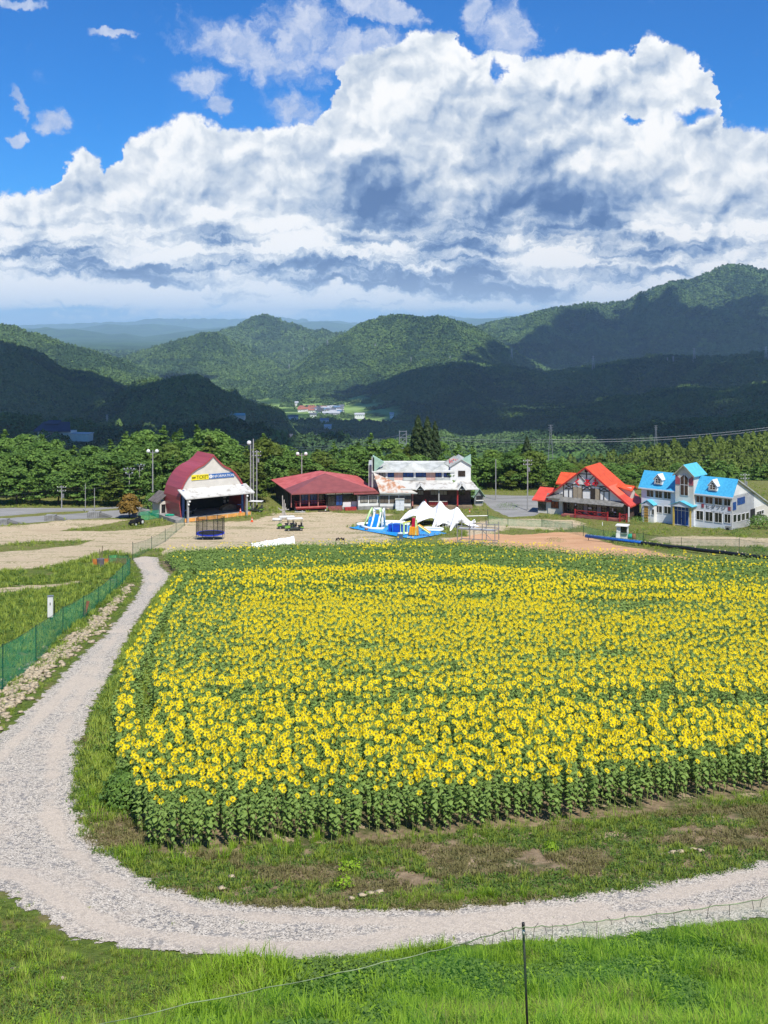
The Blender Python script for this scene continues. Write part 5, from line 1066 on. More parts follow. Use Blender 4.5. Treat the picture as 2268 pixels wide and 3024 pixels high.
# ground floor left room with shutters
a, b = f.fv(190, 838, 0), f.fv(612, 640, 0); m = MB(); m.box(a.x, b.x, 0, 4, 0, b.z + .1, WHITE); m.box(a.x - .03, b.x + .03, -.05, .5, 0, .55, GREY); m.build('ground_floor', B)
for z0, z1 in ((195, 310), (325, 445), (455, 530), (535, 610)): p0, p1 = f.fv(z0, 762, 0), f.fv(z1, 662, 0); panel(B, (p0.x, -.01, p0.z), X_, -Y_, p1.x - p0.x, p1.z - p0.z, DARK, M('brown_shutter', (.14, .115, .09), .5, .15, 2), 1)
# recessed ground floor
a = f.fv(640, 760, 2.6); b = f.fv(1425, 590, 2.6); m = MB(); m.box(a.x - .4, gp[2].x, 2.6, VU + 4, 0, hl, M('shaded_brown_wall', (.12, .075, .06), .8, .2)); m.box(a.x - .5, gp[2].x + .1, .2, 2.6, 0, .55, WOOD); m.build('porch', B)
for z0, z1 in ((880, 985), (1005, 1110), (710, 790), (1260, 1350)): p0, p1 = f.fv(z0, 655, 2.55), f.fv(z1, 592, 2.55); panel(B, (p0.x, 2.57, p0.z), X_, -Y_, p1.x - p0.x, p1.z - p0.z, DARK, GLASS if z0 > 1200 else CURT, 1)
for zx, mt in ((637, M('pinkish_post', (.42, .17, .15))), (1250, REDW), (996, POLE)): u = f.fv(zx, 650, .3).x; m = MB(); m.box(u - .12, u + .12, .2, .44, 0, hbm + .1, mt); m.build('post', B)
m = MB(); a, b = f.fv(862, 700, .1), f.fv(1110, 700, .1)
for h_ in (.75, 1.05, 1.35): m.bar((a.x, .2, h_), (b.x, .2, h_), .07, REDW if h_ < 1.2 else CREAM)
for i in range(12): u = a.x + (b.x - a.x) * i / 11; m.bar((u, .2, .5), (u, .2, 1.35), .05, REDW)
p = f.fv(820, 700, -.1); m.bar((p.x + .3, .1, .3), (p.x - .1, .1, 1.7), .16, REDW); m.build('railing', B)
a, b = f.fv(650, 800, -.5), f.fv(800, 705, -.5); m = MB()
for i in range(4): m.box(a.x + .15 * i, b.x, -1.5 + .4 * i, .2, 0.001 * i, .14 * (i + 1), M('pale_plank', (.42, .39, .35), .8, .15, 3))
m.build('steps', B)
LIT = [('white_cabinet', 405, 523, 712, 858, WHITE, 'tall white storage cabinet in front of the rest house shutters', 'cabinet')]
a, b = f.fv(405, 862, -1.2), f.fv(523, 716, -1.2); e = empty('cabinet', f.O, f.a, 'tall white storage cabinet in front of the rest house shutters', 'cabinet'); m = MB(); m.box(a.x, b.x, -1.2, -.3, 0, b.z, WHITE2); m.build('case', e); m = MB(); m.box(a.x - .06, b.x + .06, -1.3, -.2, b.z, b.z + .08, GREYR); m.build('lid', e); m = MB(); u_ = (a.x + b.x) / 2; m.box(u_ - .012, u_ + .012, -1.225, -1.2, .1, b.z - .1, GREY); m.bar((u_ + .1, -1.24, 1.1), (u_ + .1, -1.24, 1.35), .03, STEEL); m.build('door', e)

# ---------------------------------------------------------------- little kiosk
f = Fr(1480, 808, 14, (1080, 1320, .217)); B = f.root('kiosk', 'small grey kiosk with a mint gable roof beside the white rest house', 'kiosk')
a, b = f.fv(1600, 700), f.fv(1600, 650); W_ = a.x; hk = b.z; m = MB(); m.box(0, W_, 0, 2.6, 0, hk, M('grey_boards', (.24, .27, .27), .7, .15, 2, stretch=(1, 1, 6))); m.solid([(0, 0, hk), (W_, 0, hk), (W_ / 2, 0, hk + 1.05)], (0, 2.6, 0), M('grey_boards', (.24, .27, .27))); m.build('body', B)
m = MB(); o_ = .35; s_ = 1.05 / (W_ / 2)
m.solid([(-o_, -.4, hk - o_ * s_), (W_ / 2, -.4, hk + 1.08), (W_ / 2, 3.0, hk + 1.08), (-o_, 3.0, hk - o_ * s_)], (0, 0, .1), MINT); m.solid([(W_ / 2, -.4, hk + 1.08), (W_ + o_, -.4, hk - o_ * s_), (W_ + o_, 3.0, hk - o_ * s_), (W_ / 2, 3.0, hk + 1.08)], (0, 0, .1), MINT); m.build('roof', B)
panel(B, (W_ * .2, -.01, 1.15), X_, -Y_, W_ * .7, hk - 1.3, DARK, GLASS, 1); m = MB(); m.box(W_ * .12, W_ * .95, -.35, -.02, .98, 1.08, WHITE); m.build('counter', B); m = MB(); m.box(.1, W_ - .1, -.25, -.02, 0, .35, M('pale_plank', (.42, .39, .35))); m.build('step', B)

# ---------------------------------------------------------------- orange-roofed chalet
f = Fr(480, 790, -31, (1560, 1350, .217)); B = f.root('chalet', 'white chalet with dark timber framing and a steep orange roof', 'lodge')
ov = -.5; P = lambda x, y, v=0.0: f.fv(x, y, v)
ap, le, re_ = P(775, 132, ov), P(250, 527, ov), P(1392, 675, ov); rk = f.fu(960, 70, ap.x); Lr = max(7, min(13, rk.y - ov)); re2 = f.fu(1530, 600, re_.x); Lr2 = Lr
hleft = le.z; m = MB(); th = Vector((0, 0, -.2))
wl, wr = P(480, 600).x, P(1360, 760).x
def roof_h(x): return ap.z + (le.z - ap.z) * (ap.x - x) / (ap.x - le.x) if x < ap.x else ap.z + (re_.z - ap.z) * (x - ap.x) / (re_.x - ap.x)
wl0 = P(262, 560).x
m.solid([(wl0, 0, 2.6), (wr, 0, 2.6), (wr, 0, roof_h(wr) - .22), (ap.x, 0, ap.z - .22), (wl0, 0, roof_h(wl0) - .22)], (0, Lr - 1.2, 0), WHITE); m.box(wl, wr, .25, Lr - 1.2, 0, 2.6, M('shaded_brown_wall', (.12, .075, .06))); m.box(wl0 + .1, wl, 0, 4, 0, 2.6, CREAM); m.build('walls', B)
m = MB(); bk = Vector((0, Lr, 0))
m.solid([ap, re_, re_ + bk, ap + bk], th, ORNG); m.solid([le, ap, ap + bk, le + bk], th, ORNG); m.build('roof', B)
# patch of newer and faded sheets on the right slope
def on_slope(x, t, lift=.012): return Vector((x, t, roof_h(x) + lift))
xs1 = P(1085, 380, ov).x; xs2 = P(1232, 508, ov).x; m = MB(); m.solid([on_slope(xs1, ov - .02), on_slope(xs2, ov - .02), on_slope(xs2, ov + Lr * .62), on_slope(xs1, ov + Lr * .62)], (0, 0, .02), ORNG2); m.solid([on_slope(xs2, ov - .02), on_slope(re_.x + .02, ov - .02), on_slope(re_.x + .02, ov + Lr), on_slope(xs2, ov + Lr)], (0, 0, .018), CORAL); m.build('roof_sheets', B)
m = MB(); m.bar(ap + Vector((0, -.03, -.18)), re_ + Vector((0, -.03, -.18)), .08, REDW, .22); m.bar(ap + Vector((0, -.03, -.18)), le + Vector((0, -.03, -.18)), .08, REDW, .22); m.build('bargeboard', B)
# dormer on the right slope
xd = (xs2 + re_.x) / 2 - .9; m = MB(); hd_ = roof_h(xd); v_d = ov + Lr * .60; m.solid([(xd - 1.6, v_d - 1.3, roof_h(xd - 1.6) + .05), (xd + 1.2, v_d - 1.4, roof_h(xd - 1.6) - .55), (xd + 1.2, v_d, roof_h(xd - 1.6) + .1), (xd - 1.6, v_d, roof_h(xd - 1.6) + .35)], (0, 0, -.12), ORNG); m.solid([(xd - 1.6, v_d, roof_h(xd - 1.6) + .35), (xd + 1.2, v_d, roof_h(xd - 1.6) + .1), (xd + 1.2, v_d + 1.4, roof_h(xd - 1.6) - .55), (xd - 1.6, v_d + 1.3, roof_h(xd - 1.6) + .0)], (0, 0, -.12), ORNG); m.box(xd - 1.4, xd + .9, v_d - .9, v_d + .9, roof_h(xd + .9) - .1, roof_h(xd - 1.6) - .1, CREAM); m.build('dormer', B)
# cross gable roof at left, behind
q1, q2, q3, q4 = f.fv(410, 198, 4.2), f.fv(655, 215, 4.2), f.fv(460, 357, 1.8), f.fv(372, 355, 1.8); m = MB(); hh1, hh2_ = (q1.z + q2.z) / 2, q4.z
m.solid([(q4.x, 1.8, hh2_), (q2.x, 1.8, hh2_), (q2.x, 4.2, hh1), (q4.x, 4.2, hh1)], th, ORNG); m.solid([(q4.x, 4.2, hh1), (q2.x, 4.2, hh1), (q2.x, 6.6, hh2_), (q4.x, 6.6, hh2_)], th, ORNG); m.solid([(q4.x + .5, 2.1, 0), (q4.x + .5, 6.3, 0), (q4.x + .5, 6.3, hh2_ - .1), (q4.x + .5, 4.2, hh1 - .3), (q4.x + .5, 2.1, hh2_ - .1)], (2.5, 0, 0), CREAM); m.build('cross_gable', B)
# annex, front left
c1, c2, c3 = f.fv(50, 577, -.3), f.fv(290, 592, -.3), f.fv(100, 397, 3.2); m = MB(); ha = (c1.z + c2.z) / 2; hA = c3.z
m.solid([(c1.x, -.3, ha), (c2.x + .2, -.3, ha), (c2.x + 1.2, 3.2, hA), (c1.x, 3.2, hA)], th, CORAL); m.build('annex_roof', B)
p0, p1 = f.fv(132, 732, .2), f.fv(262, 600, .2); m = MB(); m.box(p0.x, wl0 + .12, .2, 3.4, 0, ha + .1, CREAM); m.build('annex', B); panel(B, (p0.x + .05, .18, .5), X_, -Y_, f.fv(242, 700, .2).x - p0.x - .05, ha - .65, DARK, GLASS, 1)
a, b = P(312, 690), P(416, 606); panel(B, (a.x, -.01, a.z), X_, -Y_, b.x - a.x, b.z - a.z, DARK, REDG, 1)  # window pane in one plain orange colour
# timber framing
m = MB(); tv = -.05
def tb(x0, y0, x1, y1, w=.11): m.bar(P(x0, y0, tv), P(x1, y1, tv), w, DARK, w)
for q in ((672, 225, 882, 236), (672, 225, 672, 300), (792, 190, 792, 340), (908, 262, 915, 378), (680, 232, 770, 330), (895, 250, 818, 335), (505, 360, 1068, 405), (482, 372, 482, 780), (505, 365, 600, 425), (505, 420, 600, 378), (500, 428, 605, 428), (608, 370, 608, 560), (736, 380, 736, 565), (852, 392, 852, 580), (975, 400, 975, 590), (745, 388, 842, 440), (745, 440, 842, 395), (740, 445, 850, 450), (985, 405, 1085, 462), (985, 458, 1075, 408), (980, 460, 1095, 468), (1100, 430, 1100, 610), (552, 430, 552, 550), (1030, 462, 1030, 590), (485, 548, 1100, 600)): tb(*q)
m.build('timber_frame', B)
m = MB(); a, b = P(770, 205), P(812, 150); m.box(a.x, b.x, -.08, .02, a.z, b.z, BLACK); m.build('vent', B)
for z0, z1, mts in ((612, 732, (TAN, TAN)), (852, 972, (DARK, TAN))):
    a, b = P(z0, 556 if z0 < 700 else 578, -.02), P(z1, 412 if z0 < 700 else 430, -.02); w_ = (b.x - a.x) / 2
    for i, mt in enumerate(mts): mm = MB(); mm.box(a.x + i * w_ + .03, a.x + (i + 1) * w_ - .03, -.10, .0, a.z, b.z, mt); mm.build('shutter', B)
for ch, x, y in (('く', 645, 362), ('る', 765, 370), ('み', 880, 370)):
    p_ = P(x, y, -.14); text(ch, 1.22, p_ + Vector((-.08, -.06, -.12)), X_, Z_, REDL, B, width=(.80 if ch == 'く' else 1.08), thick=.06, bold=.045)
p_ = P(335, 505, -.02); text('食工房', .40, p_, X_, Z_, DARK, B, width=P(420, 505).x - p_.x); m = MB(); q = P(432, 498, -.03); m.bar(q, q + Vector((.45, 0, 0)), .05, DARK); m.build('dash', B)
# awnings, ground floor
def awn(z0, z1, ya, yb, d):
    a, b = P(z0, ya), P(z1, ya); c = f.fv((z0 + z1) / 2, yb, -d); h0 = (a.z + P(z1, ya + (z1 - z0) * .125).z) / 2; m = MB(); m.solid([(a.x, -d, c.z), (b.x, -d, c.z), (b.x, 0, c.z + .65), (a.x, 0, c.z + .65)], (0, 0, -.08), AWN); m.build('awning', B)
awn(450, 1320, 570, 640, 1.2); awn(262, 470, 520, 560, .7)
for z0, z1, gl in ((525, 630, GLASS), (655, 750, GLASS), (815, 930, GLASS), (1000, 1070, GLASS), (1100, 1300, GLASS)):
    a, b = f.fv(z0, 740, .2), f.fv(z1, 640, .2); panel(B, (a.x, .22, .8 if z0 != 525 and z0 < 1090 else .5), X_, -Y_, b.x - a.x, 1.6 if z0 != 525 and z0 < 1090 else 1.9, DARK, gl, 1)
m = MB()
for z0, z1 in ((755, 808), (938, 992)): a, b = f.fv(z0, 700, .2), f.fv(z1, 640, .2); m.box(a.x, b.x, .12, .22, .5, 2.45, M('warm_grey_panel', (.30, .28, .25), .7, .1))
m.build('wall_panels', B)
m = MB(); a, b = f.fv(450, 790, -1.6), f.fv(1250, 850, -1.6); m.box(a.x, b.x, -1.7, .25, .12, .45, M('dull_red_steps', (.30, .10, .09))); m.box(a.x + .1, b.x - .1, -1.6, .2, 0, .12, DARK); m.build('deck', B)
for z0, z1 in ((640, 1080), (1245, 1340)):
    m = MB(); a, b = f.fv(z0, 780, -1.65), f.fv(z1, 780, -1.65); n_ = max(1, round((b.x - a.x) / 1.3))
    for h_ in (.62, 1.32): m.bar((a.x, -1.66, h_), (b.x, -1.66, h_), .09, REDW)
    for i in range(n_): x0, x1 = a.x + (b.x - a.x) * i / n_, a.x + (b.x - a.x) * (i + 1) / n_; m.bar((x0, -1.66, .62), (x1, -1.66, 1.3), .05, REDW); m.bar((x0, -1.66, 1.3), (x1, -1.66, .62), .05, REDW)
    for x in (a.x, b.x): m.box(x - .1, x + .1, -1.78, -1.58, 0, 1.5, REDW)
    m.build('railing', B)
for zx in (478, 1310, 1370): u = f.fv(zx, 700, -1.0).x; m = MB(); m.box(u - .09, u + .09, -1.1, -.92, 0, 2.5, WHITE if zx > 1350 else DARK); m.build('post', B)
for x, y, w_, h_ in ((838, 695, .55, .22), (1148, 715, .22, .5), (1178, 750, .4, .16)): q = f.fv(x, y, .05); m = MB(); m.box(q.x - w_ / 2, q.x + w_ / 2, .05, .1, q.z - h_ / 2, q.z + h_ / 2, WHITE); m.build('notice', B)
m = MB(); q = f.fv(643, 648, -.9); m.ball(q, .14, WHITE); m.build('porch_lamp', B)

# ---------------------------------------------------------------- blue-roofed lodge
f = Fr(60, 795, -42, (1880, 1350, .2339)); B = f.root('blue_lodge', 'white weatherboard lodge with sky blue mansard roof and a tall gabled tower', 'lodge')
P = lambda x, y, v=0.0: f.fv(x, y, v)
UR = P(1200, 935).x; he1, he2 = P(60, 378).z, P(1215, 497).z; he = (he1 + he2) / 2; hr = f.fv(640, 213, 1.6).z; hr = (f.fv(45, 157, 1.6).z + f.fv(1248, 275, 1.6).z) / 2
t0, t1 = P(490, 500, -.5).x, P(722, 500, -.5).x
D0 = f.fu(1659, 640, UR).y; D0 = max(8, min(D0, 16))
m = MB(); m.box(0, UR, 0, D0 * .6, -.3, he, WHITE2); 
sideh = f.fu(1659, 610, UR).z
m.solid([(UR, 0, -.6), (UR, D0, -.6), (UR, D0, 2.9), (UR, 1.6, hr - .1), (UR, 0, he)], (-.2, 0, 0), WHITE); m.build('walls', B)
pr = f.fu(1250, 285, UR); e1 = f.fu(1420, 385, UR); e2 = f.fu(1659, 575, UR); sl_ = (e2.z - pr.z) / max(.5, (e2.y - pr.y)); D1 = D0 + .6; hD = pr.z + sl_ * (D1 - pr.y)
m = MB(); m.solid([(-.35, -.35, he - .05), (UR + .35, -.35, he - .05), (UR + .35, 1.6, hr), (-.35, 1.6, hr)], (0, 0.0, -.16), BLUER); m.build('front_roof', B)
m = MB(); m.solid([(-.35, 1.6, hr), (UR + .35, 1.6, hr), (UR + .35, D1, hD), (-.35, D1, hD)], (0, 0, -.2), GREYR); m.build('rear_roof', B)
m = MB(); m.box(-.37, UR + .37, -.42, -.3, he - .25, he - .05, WHITE2); m.build('gutter', B)
# tower
tv0 = -.55; ta = f.fv(600, 103, tv0); th0 = f.fv(495, 205, tv0).z; th1 = f.fv(712, 235, tv0).z; ts = (th0 + th1) / 2; tc = (t0 + t1) / 2
m = MB(); m.solid([(t0, tv0, 2.6), (t1, tv0, 2.6), (t1, tv0, ts), (tc, tv0, ta.z - .1), (t0, tv0, ts)], (0, 3.2, 0), CREAM); m.box(t0, t1, tv0 + .02, .0, -.3, 2.6, WHITE2); m.build('tower', B)
m = MB(); o_ = .28; k_ = (ta.z - ts) / (t1 - tc); m.solid([(t0 - o_, tv0 - .35, ts - o_ * k_), (tc, tv0 - .35, ta.z), (tc, 3.6, ta.z), (t0 - o_, 3.6, ts - o_ * k_)], (0, 0, .12), BLUER2); m.solid([(tc, tv0 - .35, ta.z), (t1 + o_, tv0 - .35, ts - o_ * k_), (t1 + o_, 3.6, ts - o_ * k_), (tc, 3.6, ta.z)], (0, 0, .12), BLUER2)
m.bar((t0 - o_, tv0 - .36, ts - o_ * k_), (tc, tv0 - .36, ta.z), .08, M('olive_trim', (.35, .35, .24)), .2); m.bar((tc, tv0 - .36, ta.z), (t1 + o_, tv0 - .36, ts - o_ * k_), .08, M('olive_trim', (.35, .35, .24)), .2); m.build('tower_roof', B)
w0, w1, wb_, wt_, wm = P(553, 480, tv0).x, P(655, 480, tv0).x, P(600, 485, tv0).z, P(600, 205, tv0).z, P(556, 250, tv0).z
m = MB(); m.solid([(w0, tv0 - .02, wb_), (w1, tv0 - .02, wb_), (w1, tv0 - .02, wm), ((w0 + w1) / 2, tv0 - .02, wt_), (w0, tv0 - .02, wm)], (0, -.05, 0), WHITE); tw = m.build('window', B); m = MB(); wc = (w0 + w1) / 2; hx = P(600, 348, tv0).z
for x0, x1 in ((w0 + .07, wc - .05), (wc + .05, w1 - .07)):
    m.solid([(x0, tv0 - .07, wb_ + .08), (x1, tv0 - .07, wb_ + .08), (x1, tv0 - .07, hx - .05), (x0, tv0 - .07, hx - .05)], (0, -.015, 0), BROWN)
    za = wm + (wt_ - wm) * (1 - abs(x0 - wc) / (wc - w0)) - .1; zb_ = wm + (wt_ - wm) * (1 - abs(x1 - wc) / (wc - w0)) - .1; m.solid([(x0, tv0 - .07, hx + .05), (x1, tv0 - .07, hx + .05), (x1, tv0 - .07, zb_), (x0, tv0 - .07, za)], (0, -.015, 0), BROWN)
m.build('pane', tw)
for x0, x1 in ((t0 + .05, w0 - .08), (w1 + .08, t1 - .05)):
    za, zb_ = (P(500, 215, tv0).z, wm - .25) if x0 < tc else (wm - .25, P(705, 230, tv0).z); m = MB(); m.solid([(x0, tv0 - .02, hx), (x1, tv0 - .02, hx), (x1, tv0 - .02, min(zb_, ts)), (x0, tv0 - .02, min(za, ts))], (0, -.05, 0), ROSE); m.build('rose_panel', B)
# dormers
for cx, ax_, top_, bot, hw in ((278, 280, 212, 352, 62), (968, 970, 282, 432, 68)):
    c0, c1_ = P(cx - hw * .78, bot, .1), P(cx + hw * .78, bot, .1); hb_ = P(cx, bot - 8, .1).z; hs_ = P(cx, bot - 75, .1).z; ht_ = P(ax_, top_ + 8, .1).z; xm = (c0.x + c1_.x) / 2
    m = MB(); m.solid([(c0.x, -.1, hb_), (c1_.x, -.1, hb_), (c1_.x, -.1, hs_), (xm, -.1, ht_ - .1), (c0.x, -.1, hs_)], (0, 2.0, 0), WHITE); m.solid([(c0.x - .14, -.28, hs_ - .14), (xm, -.28, ht_ + .02), (xm, 1.9, ht_ + .02), (c0.x - .14, 1.9, hs_ - .14)], (0, 0, .09), WHITE2); m.solid([(xm, -.28, ht_ + .02), (c1_.x + .14, -.28, hs_ - .14), (c1_.x + .14, 1.9, hs_ - .14), (xm, 1.9, ht_ + .02)], (0, 0, .09), WHITE2)
    dm = m.build('dormer', B); panel(dm, (c0.x + .22, -.12, hb_ + .18), X_, -Y_, c1_.x - c0.x - .44, (hs_ - hb_) * .95, WHITE, GLASS, 1, 1, .06); m = MB(); m.solid([(c0.x + .3, -.13, hs_ + .03), (c1_.x - .3, -.13, hs_ + .03), (xm, -.13, ht_ - .4)], (0, -.02, 0), BROWN); m.build('gable_pane', dm)
# rows of windows
def wr_(x0, y0, x1, y1, gl=GLASS): a, b = P(x0, y1), P(x1, y0); panel(B, (a.x, -.01, a.z), X_, -Y_, b.x - a.x, b.z - a.z, WHITE, gl, 1, 0, .06)
for q in ((127, 420, 218, 500), (234, 430, 326, 512), (344, 440, 437, 522), (750, 492, 845, 570), (866, 505, 965, 585), (984, 518, 1083, 600), (1103, 530, 1190, 612), (238, 618, 325, 698), (346, 625, 436, 710), (752, 680, 845, 788), (868, 693, 965, 806), (985, 706, 1083, 822), (1108, 722, 1190, 828)): wr_(*q)
def ws_(x0, y0, x1, y1, gl=GLASS, mu=1): a, b = f.fu(x0, y1, UR), f.fu(x1, y0, UR); panel(B, (UR + .01, a.y, a.z), Y_, X_, b.y - a.y, b.z - a.z, WHITE if gl is GLASS else NAVY, gl, mu, 0, .06)
for q in ((1215, 715, 1258, 830), (1268, 710, 1312, 822), (1322, 700, 1366, 808), (1374, 690, 1418, 795)): ws_(*q, GLASS, 0)
ws_(1270, 495, 1363, 605, BLUEG, 3); ws_(1213, 562, 1253, 672, BLUEG, 1)
# extension behind on the side
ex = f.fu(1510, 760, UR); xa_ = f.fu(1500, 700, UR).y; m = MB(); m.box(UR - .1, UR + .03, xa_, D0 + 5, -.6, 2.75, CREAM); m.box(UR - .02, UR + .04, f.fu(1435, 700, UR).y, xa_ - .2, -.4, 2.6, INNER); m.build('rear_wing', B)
a, b = f.fu(1510, 750, UR), f.fu(1600, 670, UR); panel(B, (UR + .05, a.y, (a.z + .1)), Y_, X_, max(1.2, b.y - a.y), max(.7, b.z - a.z), WHITE, GLASS, 2)
# porches
def porch(x0, x1, xa, ya, yb, d, yr0, col=BLUER2):
    p0, p1, pa = P(x0, yb, -d), P(x1, yb + (x1 - x0) * .10, -d), P(xa, ya, -d); hz_ = (p0.z + p1.z) / 2; xm = (p0.x + p1.x) / 2; m = MB()
    m.solid([(p0.x, -d, hz_), (xm, -d, pa.z), (xm, 0, pa.z), (p0.x, 0, hz_)], (0, 0, .09), col); m.solid([(xm, -d, pa.z), (p1.x, -d, hz_), (p1.x, 0, hz_), (xm, 0, pa.z)], (0, 0, .09), col); m.solid([(p0.x + .25, -d + .12, hz_ - .12), (p1.x - .25, -d + .12, hz_ - .12), (xm, -d + .12, pa.z - .05)], (0, .12, 0), WHITE2); m.build('porch_roof', B); return p0.x, p1.x, hz_
x0, x1, hz_ = porch(400, 700, 548, 562, 605, 1.7, 0)
for x in (x0 + .75, x1 - .45):
    m = MB(); m.box(x - .11, x + .11, -1.5, -1.28, -.2, hz_ - .12, YEL); m.build('porch_post', B)
a, b = P(500, 815), P(690, 655); dr = panel(B, (a.x, -.72, .15), X_, -Y_, b.x - a.x, hz_ - .35, WHITE, NAVY, 3, 0, .07, 'entrance_door', 'blue_leaf'); m = MB(); m.box(a.x, b.x, -.80, -.76, hz_ - .85, hz_ - .78, WHITE); xm = (a.x + b.x) / 2; m.box(xm - .1, xm + .1, -.86, -.78, 1.2, 1.3, BLACK); m.build('handle', dr); m = MB(); m.box(x0 + .3, x1 - .2, -1.8, -.5, -.25, .05, GREY); m.build('porch_floor', B)
x0, x1, hz_ = porch(50, 212, 130, 548, 598, 1.3, 0); m = MB(); e0, e1_ = P(60, 640, -1.0).x, P(232, 640, -1.0).x; m.box(max(x0 + .2, e0), x1 - .1, -1.0, 0, -.2, hz_ - .1, WHITE); m.build('side_porch', B)
a, b = P(97, 785, -1.0), P(145, 632, -1.0); m = MB(); m.box(a.x, b.x, -1.05, -.99, .0, hz_ - .25, YWOOD)
for i in range(5): m.box(a.x - .01, b.x + .01, -1.07, -1.05, .25 + .42 * i, .30 + .42 * i, BROWN)
m.build('door', B)
for x0_, x1_ in ((73, 94), (152, 172), (190, 225)): a, b = P(x0_, 730, -1.0), P(x1_, 655, -1.0); panel(B, (a.x, -1.01, a.z), X_, -Y_, b.x - a.x, b.z - a.z, WHITE, GLASS, 0)
p_ = P(880, 640, -.02); text('ヒダフジ', .62, p_, X_, Z_, M('grey_letters', (.12, .10, .09), .5), B, width=P(1125, 650).x - p_.x)
p_ = P(945, 692, -.02); text('HIDA-FUJI 1300', .30, p_, X_, Z_, M('pale_letters', (.28, .30, .33), .5), B, width=P(1185, 700).x - p_.x)
for x0_, x1_, y0_, y1_ in ((820, 850, 590, 635), (1155, 1187, 630, 675)): a, b = P(x0_, y1_), P(x1_, y0_); m = MB(); m.box(a.x, b.x, -.06, -.003, a.z, b.z, M('dark_rose_plaque', (.30, .05, .07), .5)); m.build('plaque', B)
a, b = P(1125, 925, -.5), P(1190, 875, -.5); e = empty('air_conditioner', f.O, f.a, 'grey air conditioner unit at the near corner of the blue-roofed lodge', 'air conditioner'); m = MB(); m.box(a.x, b.x, -.75, -.3, .0, b.z, STEEL); m.build('case', e); m = MB(); m.tube([((a.x + b.x) / 2, -.76, b.z * .5), ((a.x + b.x) / 2, -.79, b.z * .5)], .26, BLACK, 12); m.build('fan_grille', e)

# ================================================================== THINGS AROUND THE RESORT
def WY(px, py, Y): return Vector(((px - CX) / F * Y, Y, ZC - (py - HY) / F * Y))
def at(px, py): return Vector(G(px, py))
DGREEN = M('dark_green_post', (0.01, 0.06, 0.035), .6, .1); NETG = netmat('green_netting', (0.005, 0.44, 0.22), 0.44); NETL = netmat('thin_green_netting', (0.02, 0.30, 0.15), 0.26); NETF = netmat('fine_green_netting', (0.06, 0.30, 0.04), 0.15)
NETO = netmat('orange_netting', (0.62, 0.14, 0.03), 0.7); NETB = netmat('brownish_netting', (0.20, 0.12, 0.06), 0.45); NETK = netmat('black_netting', (0.01, 0.012, 0.012), 0.36)
CLOTHW = M('white_fabric', (0.82, 0.83, 0.84), .6, .02, .5); TENTW = M('white_tent_fabric', (0.86, 0.86, 0.87), .55, .015, .3)
def net_fence(name, pts, mat, label, cat='fence', posts=True, pmat=DGREEN, rope=True, every=1.5, extra=0.0, pr=.035):
    """pts: (px, y bottom, y top) in source pixels; height follows from the distance"""
    base = []; 
    for px, yb, yt in pts: b = at(px, yb); base.append((b, (yb - yt) / F * b.y))
    e = empty(name, base[0][0], 0, label, cat); o = base[0][0]; m = MB()
    P = []
    for i in range(len(base) - 1):
        (a, ha), (b, hb) = base[i], base[i + 1]; n = max(1, int((b - a).length / 1.2))
        for k in range(n + (i == len(base) - 2)): t = k / n; p = a.lerp(b, t); P.append((p - o, ha + (hb - ha) * t - .07 * math.sin(math.pi * t)))
    for i in range(len(P) - 1):
        (a, ha), (b, hb) = P[i], P[i + 1]; gap = .02; off = Vector((0, .05 * math.sin(i * 2.1), 0)); off2 = Vector((0, .05 * math.sin((i + 1) * 2.1), 0))
        m.face([a + off + Vector((0, 0, gap)), b + off2 + Vector((0, 0, gap)), b + Vector((0, 0, hb)), a + Vector((0, 0, ha))], mat)
    m.build('net', e)
    if rope:
        m = MB(); m.tube([p + Vector((0, 0, h)) for p, h in P], .012, pmat, 4); m.build('rope', e)
    if posts:
        for (b, h) in base:
            m = MB(); p = b - o; m.tube([p - Vector((0, 0, .1)), p + Vector((0, 0, h + extra))], pr, pmat, 6); m.build('post', e)
    return e
net_fence('net_fence', [(-240, 2290, 2110), (-120, 2150, 2000), (8, 2035, 1905), (106, 1965, 1848), (186, 1870, 1793), (246, 1830, 1762), (290, 1788, 1735), (325, 1757, 1708), (345, 1738, 1688), (362, 1722, 1672), (384, 1699, 1648)], NETG, 'green net fence along the left side of the gravel path, nearest stretch', extra=.06)
net_fence('net_fence', [(384, 1699, 1648), (378, 1668, 1640), (345, 1662, 1638), (322, 1664, 1640)], NETG, 'short bent end of the green net fence beside the orange barrier', extra=.05)
net_fence('net_fence', [(392, 1652, 1606), (448, 1623, 1588), (488, 1599, 1566), (520, 1572, 1546), (545, 1552, 1524)], NETL, 'thin see-through green net fence running from the path to the ticket hall', extra=.25)
net_fence('net_fence', [(408, 1545, 1515), (412, 1538, 1512), (440, 1535, 1508), (470, 1530, 1505)], NETG, 'green net strung round the weedy corner left of the ticket hall')
net_fence('barrier_net', [(273, 1668, 1650), (300, 1668, 1650), (320, 1667, 1649)], NETO, 'orange barrier net standing in the grass beside the grey bin', 'barrier', pmat=WOOD, extra=.4)
net_fence('barrier_net', [(321, 1667, 1648), (345, 1668, 1648), (372, 1668, 1649)], NETB, 'brown barrier net between the orange net and the green fence', 'barrier', pmat=WOOD)
net_fence('net_fence', [(1440, 1530, 1505), (1442, 1552, 1522), (1500, 1553, 1532), (1600, 1556, 1535), (1690, 1560, 1540)], NETL, 'thin green net fence along the gravel lot right of the tent')
net_fence('net_fence', [(1600, 1556, 1535), (1723, 1584, 1552), (1782, 1591, 1566), (1900, 1600, 1576), (2012, 1615, 1590), (2183, 1633, 1592), (2340, 1652, 1612)], NETL, 'thin green net fence in front of the lodges, behind the long black pipe', extra=.15)
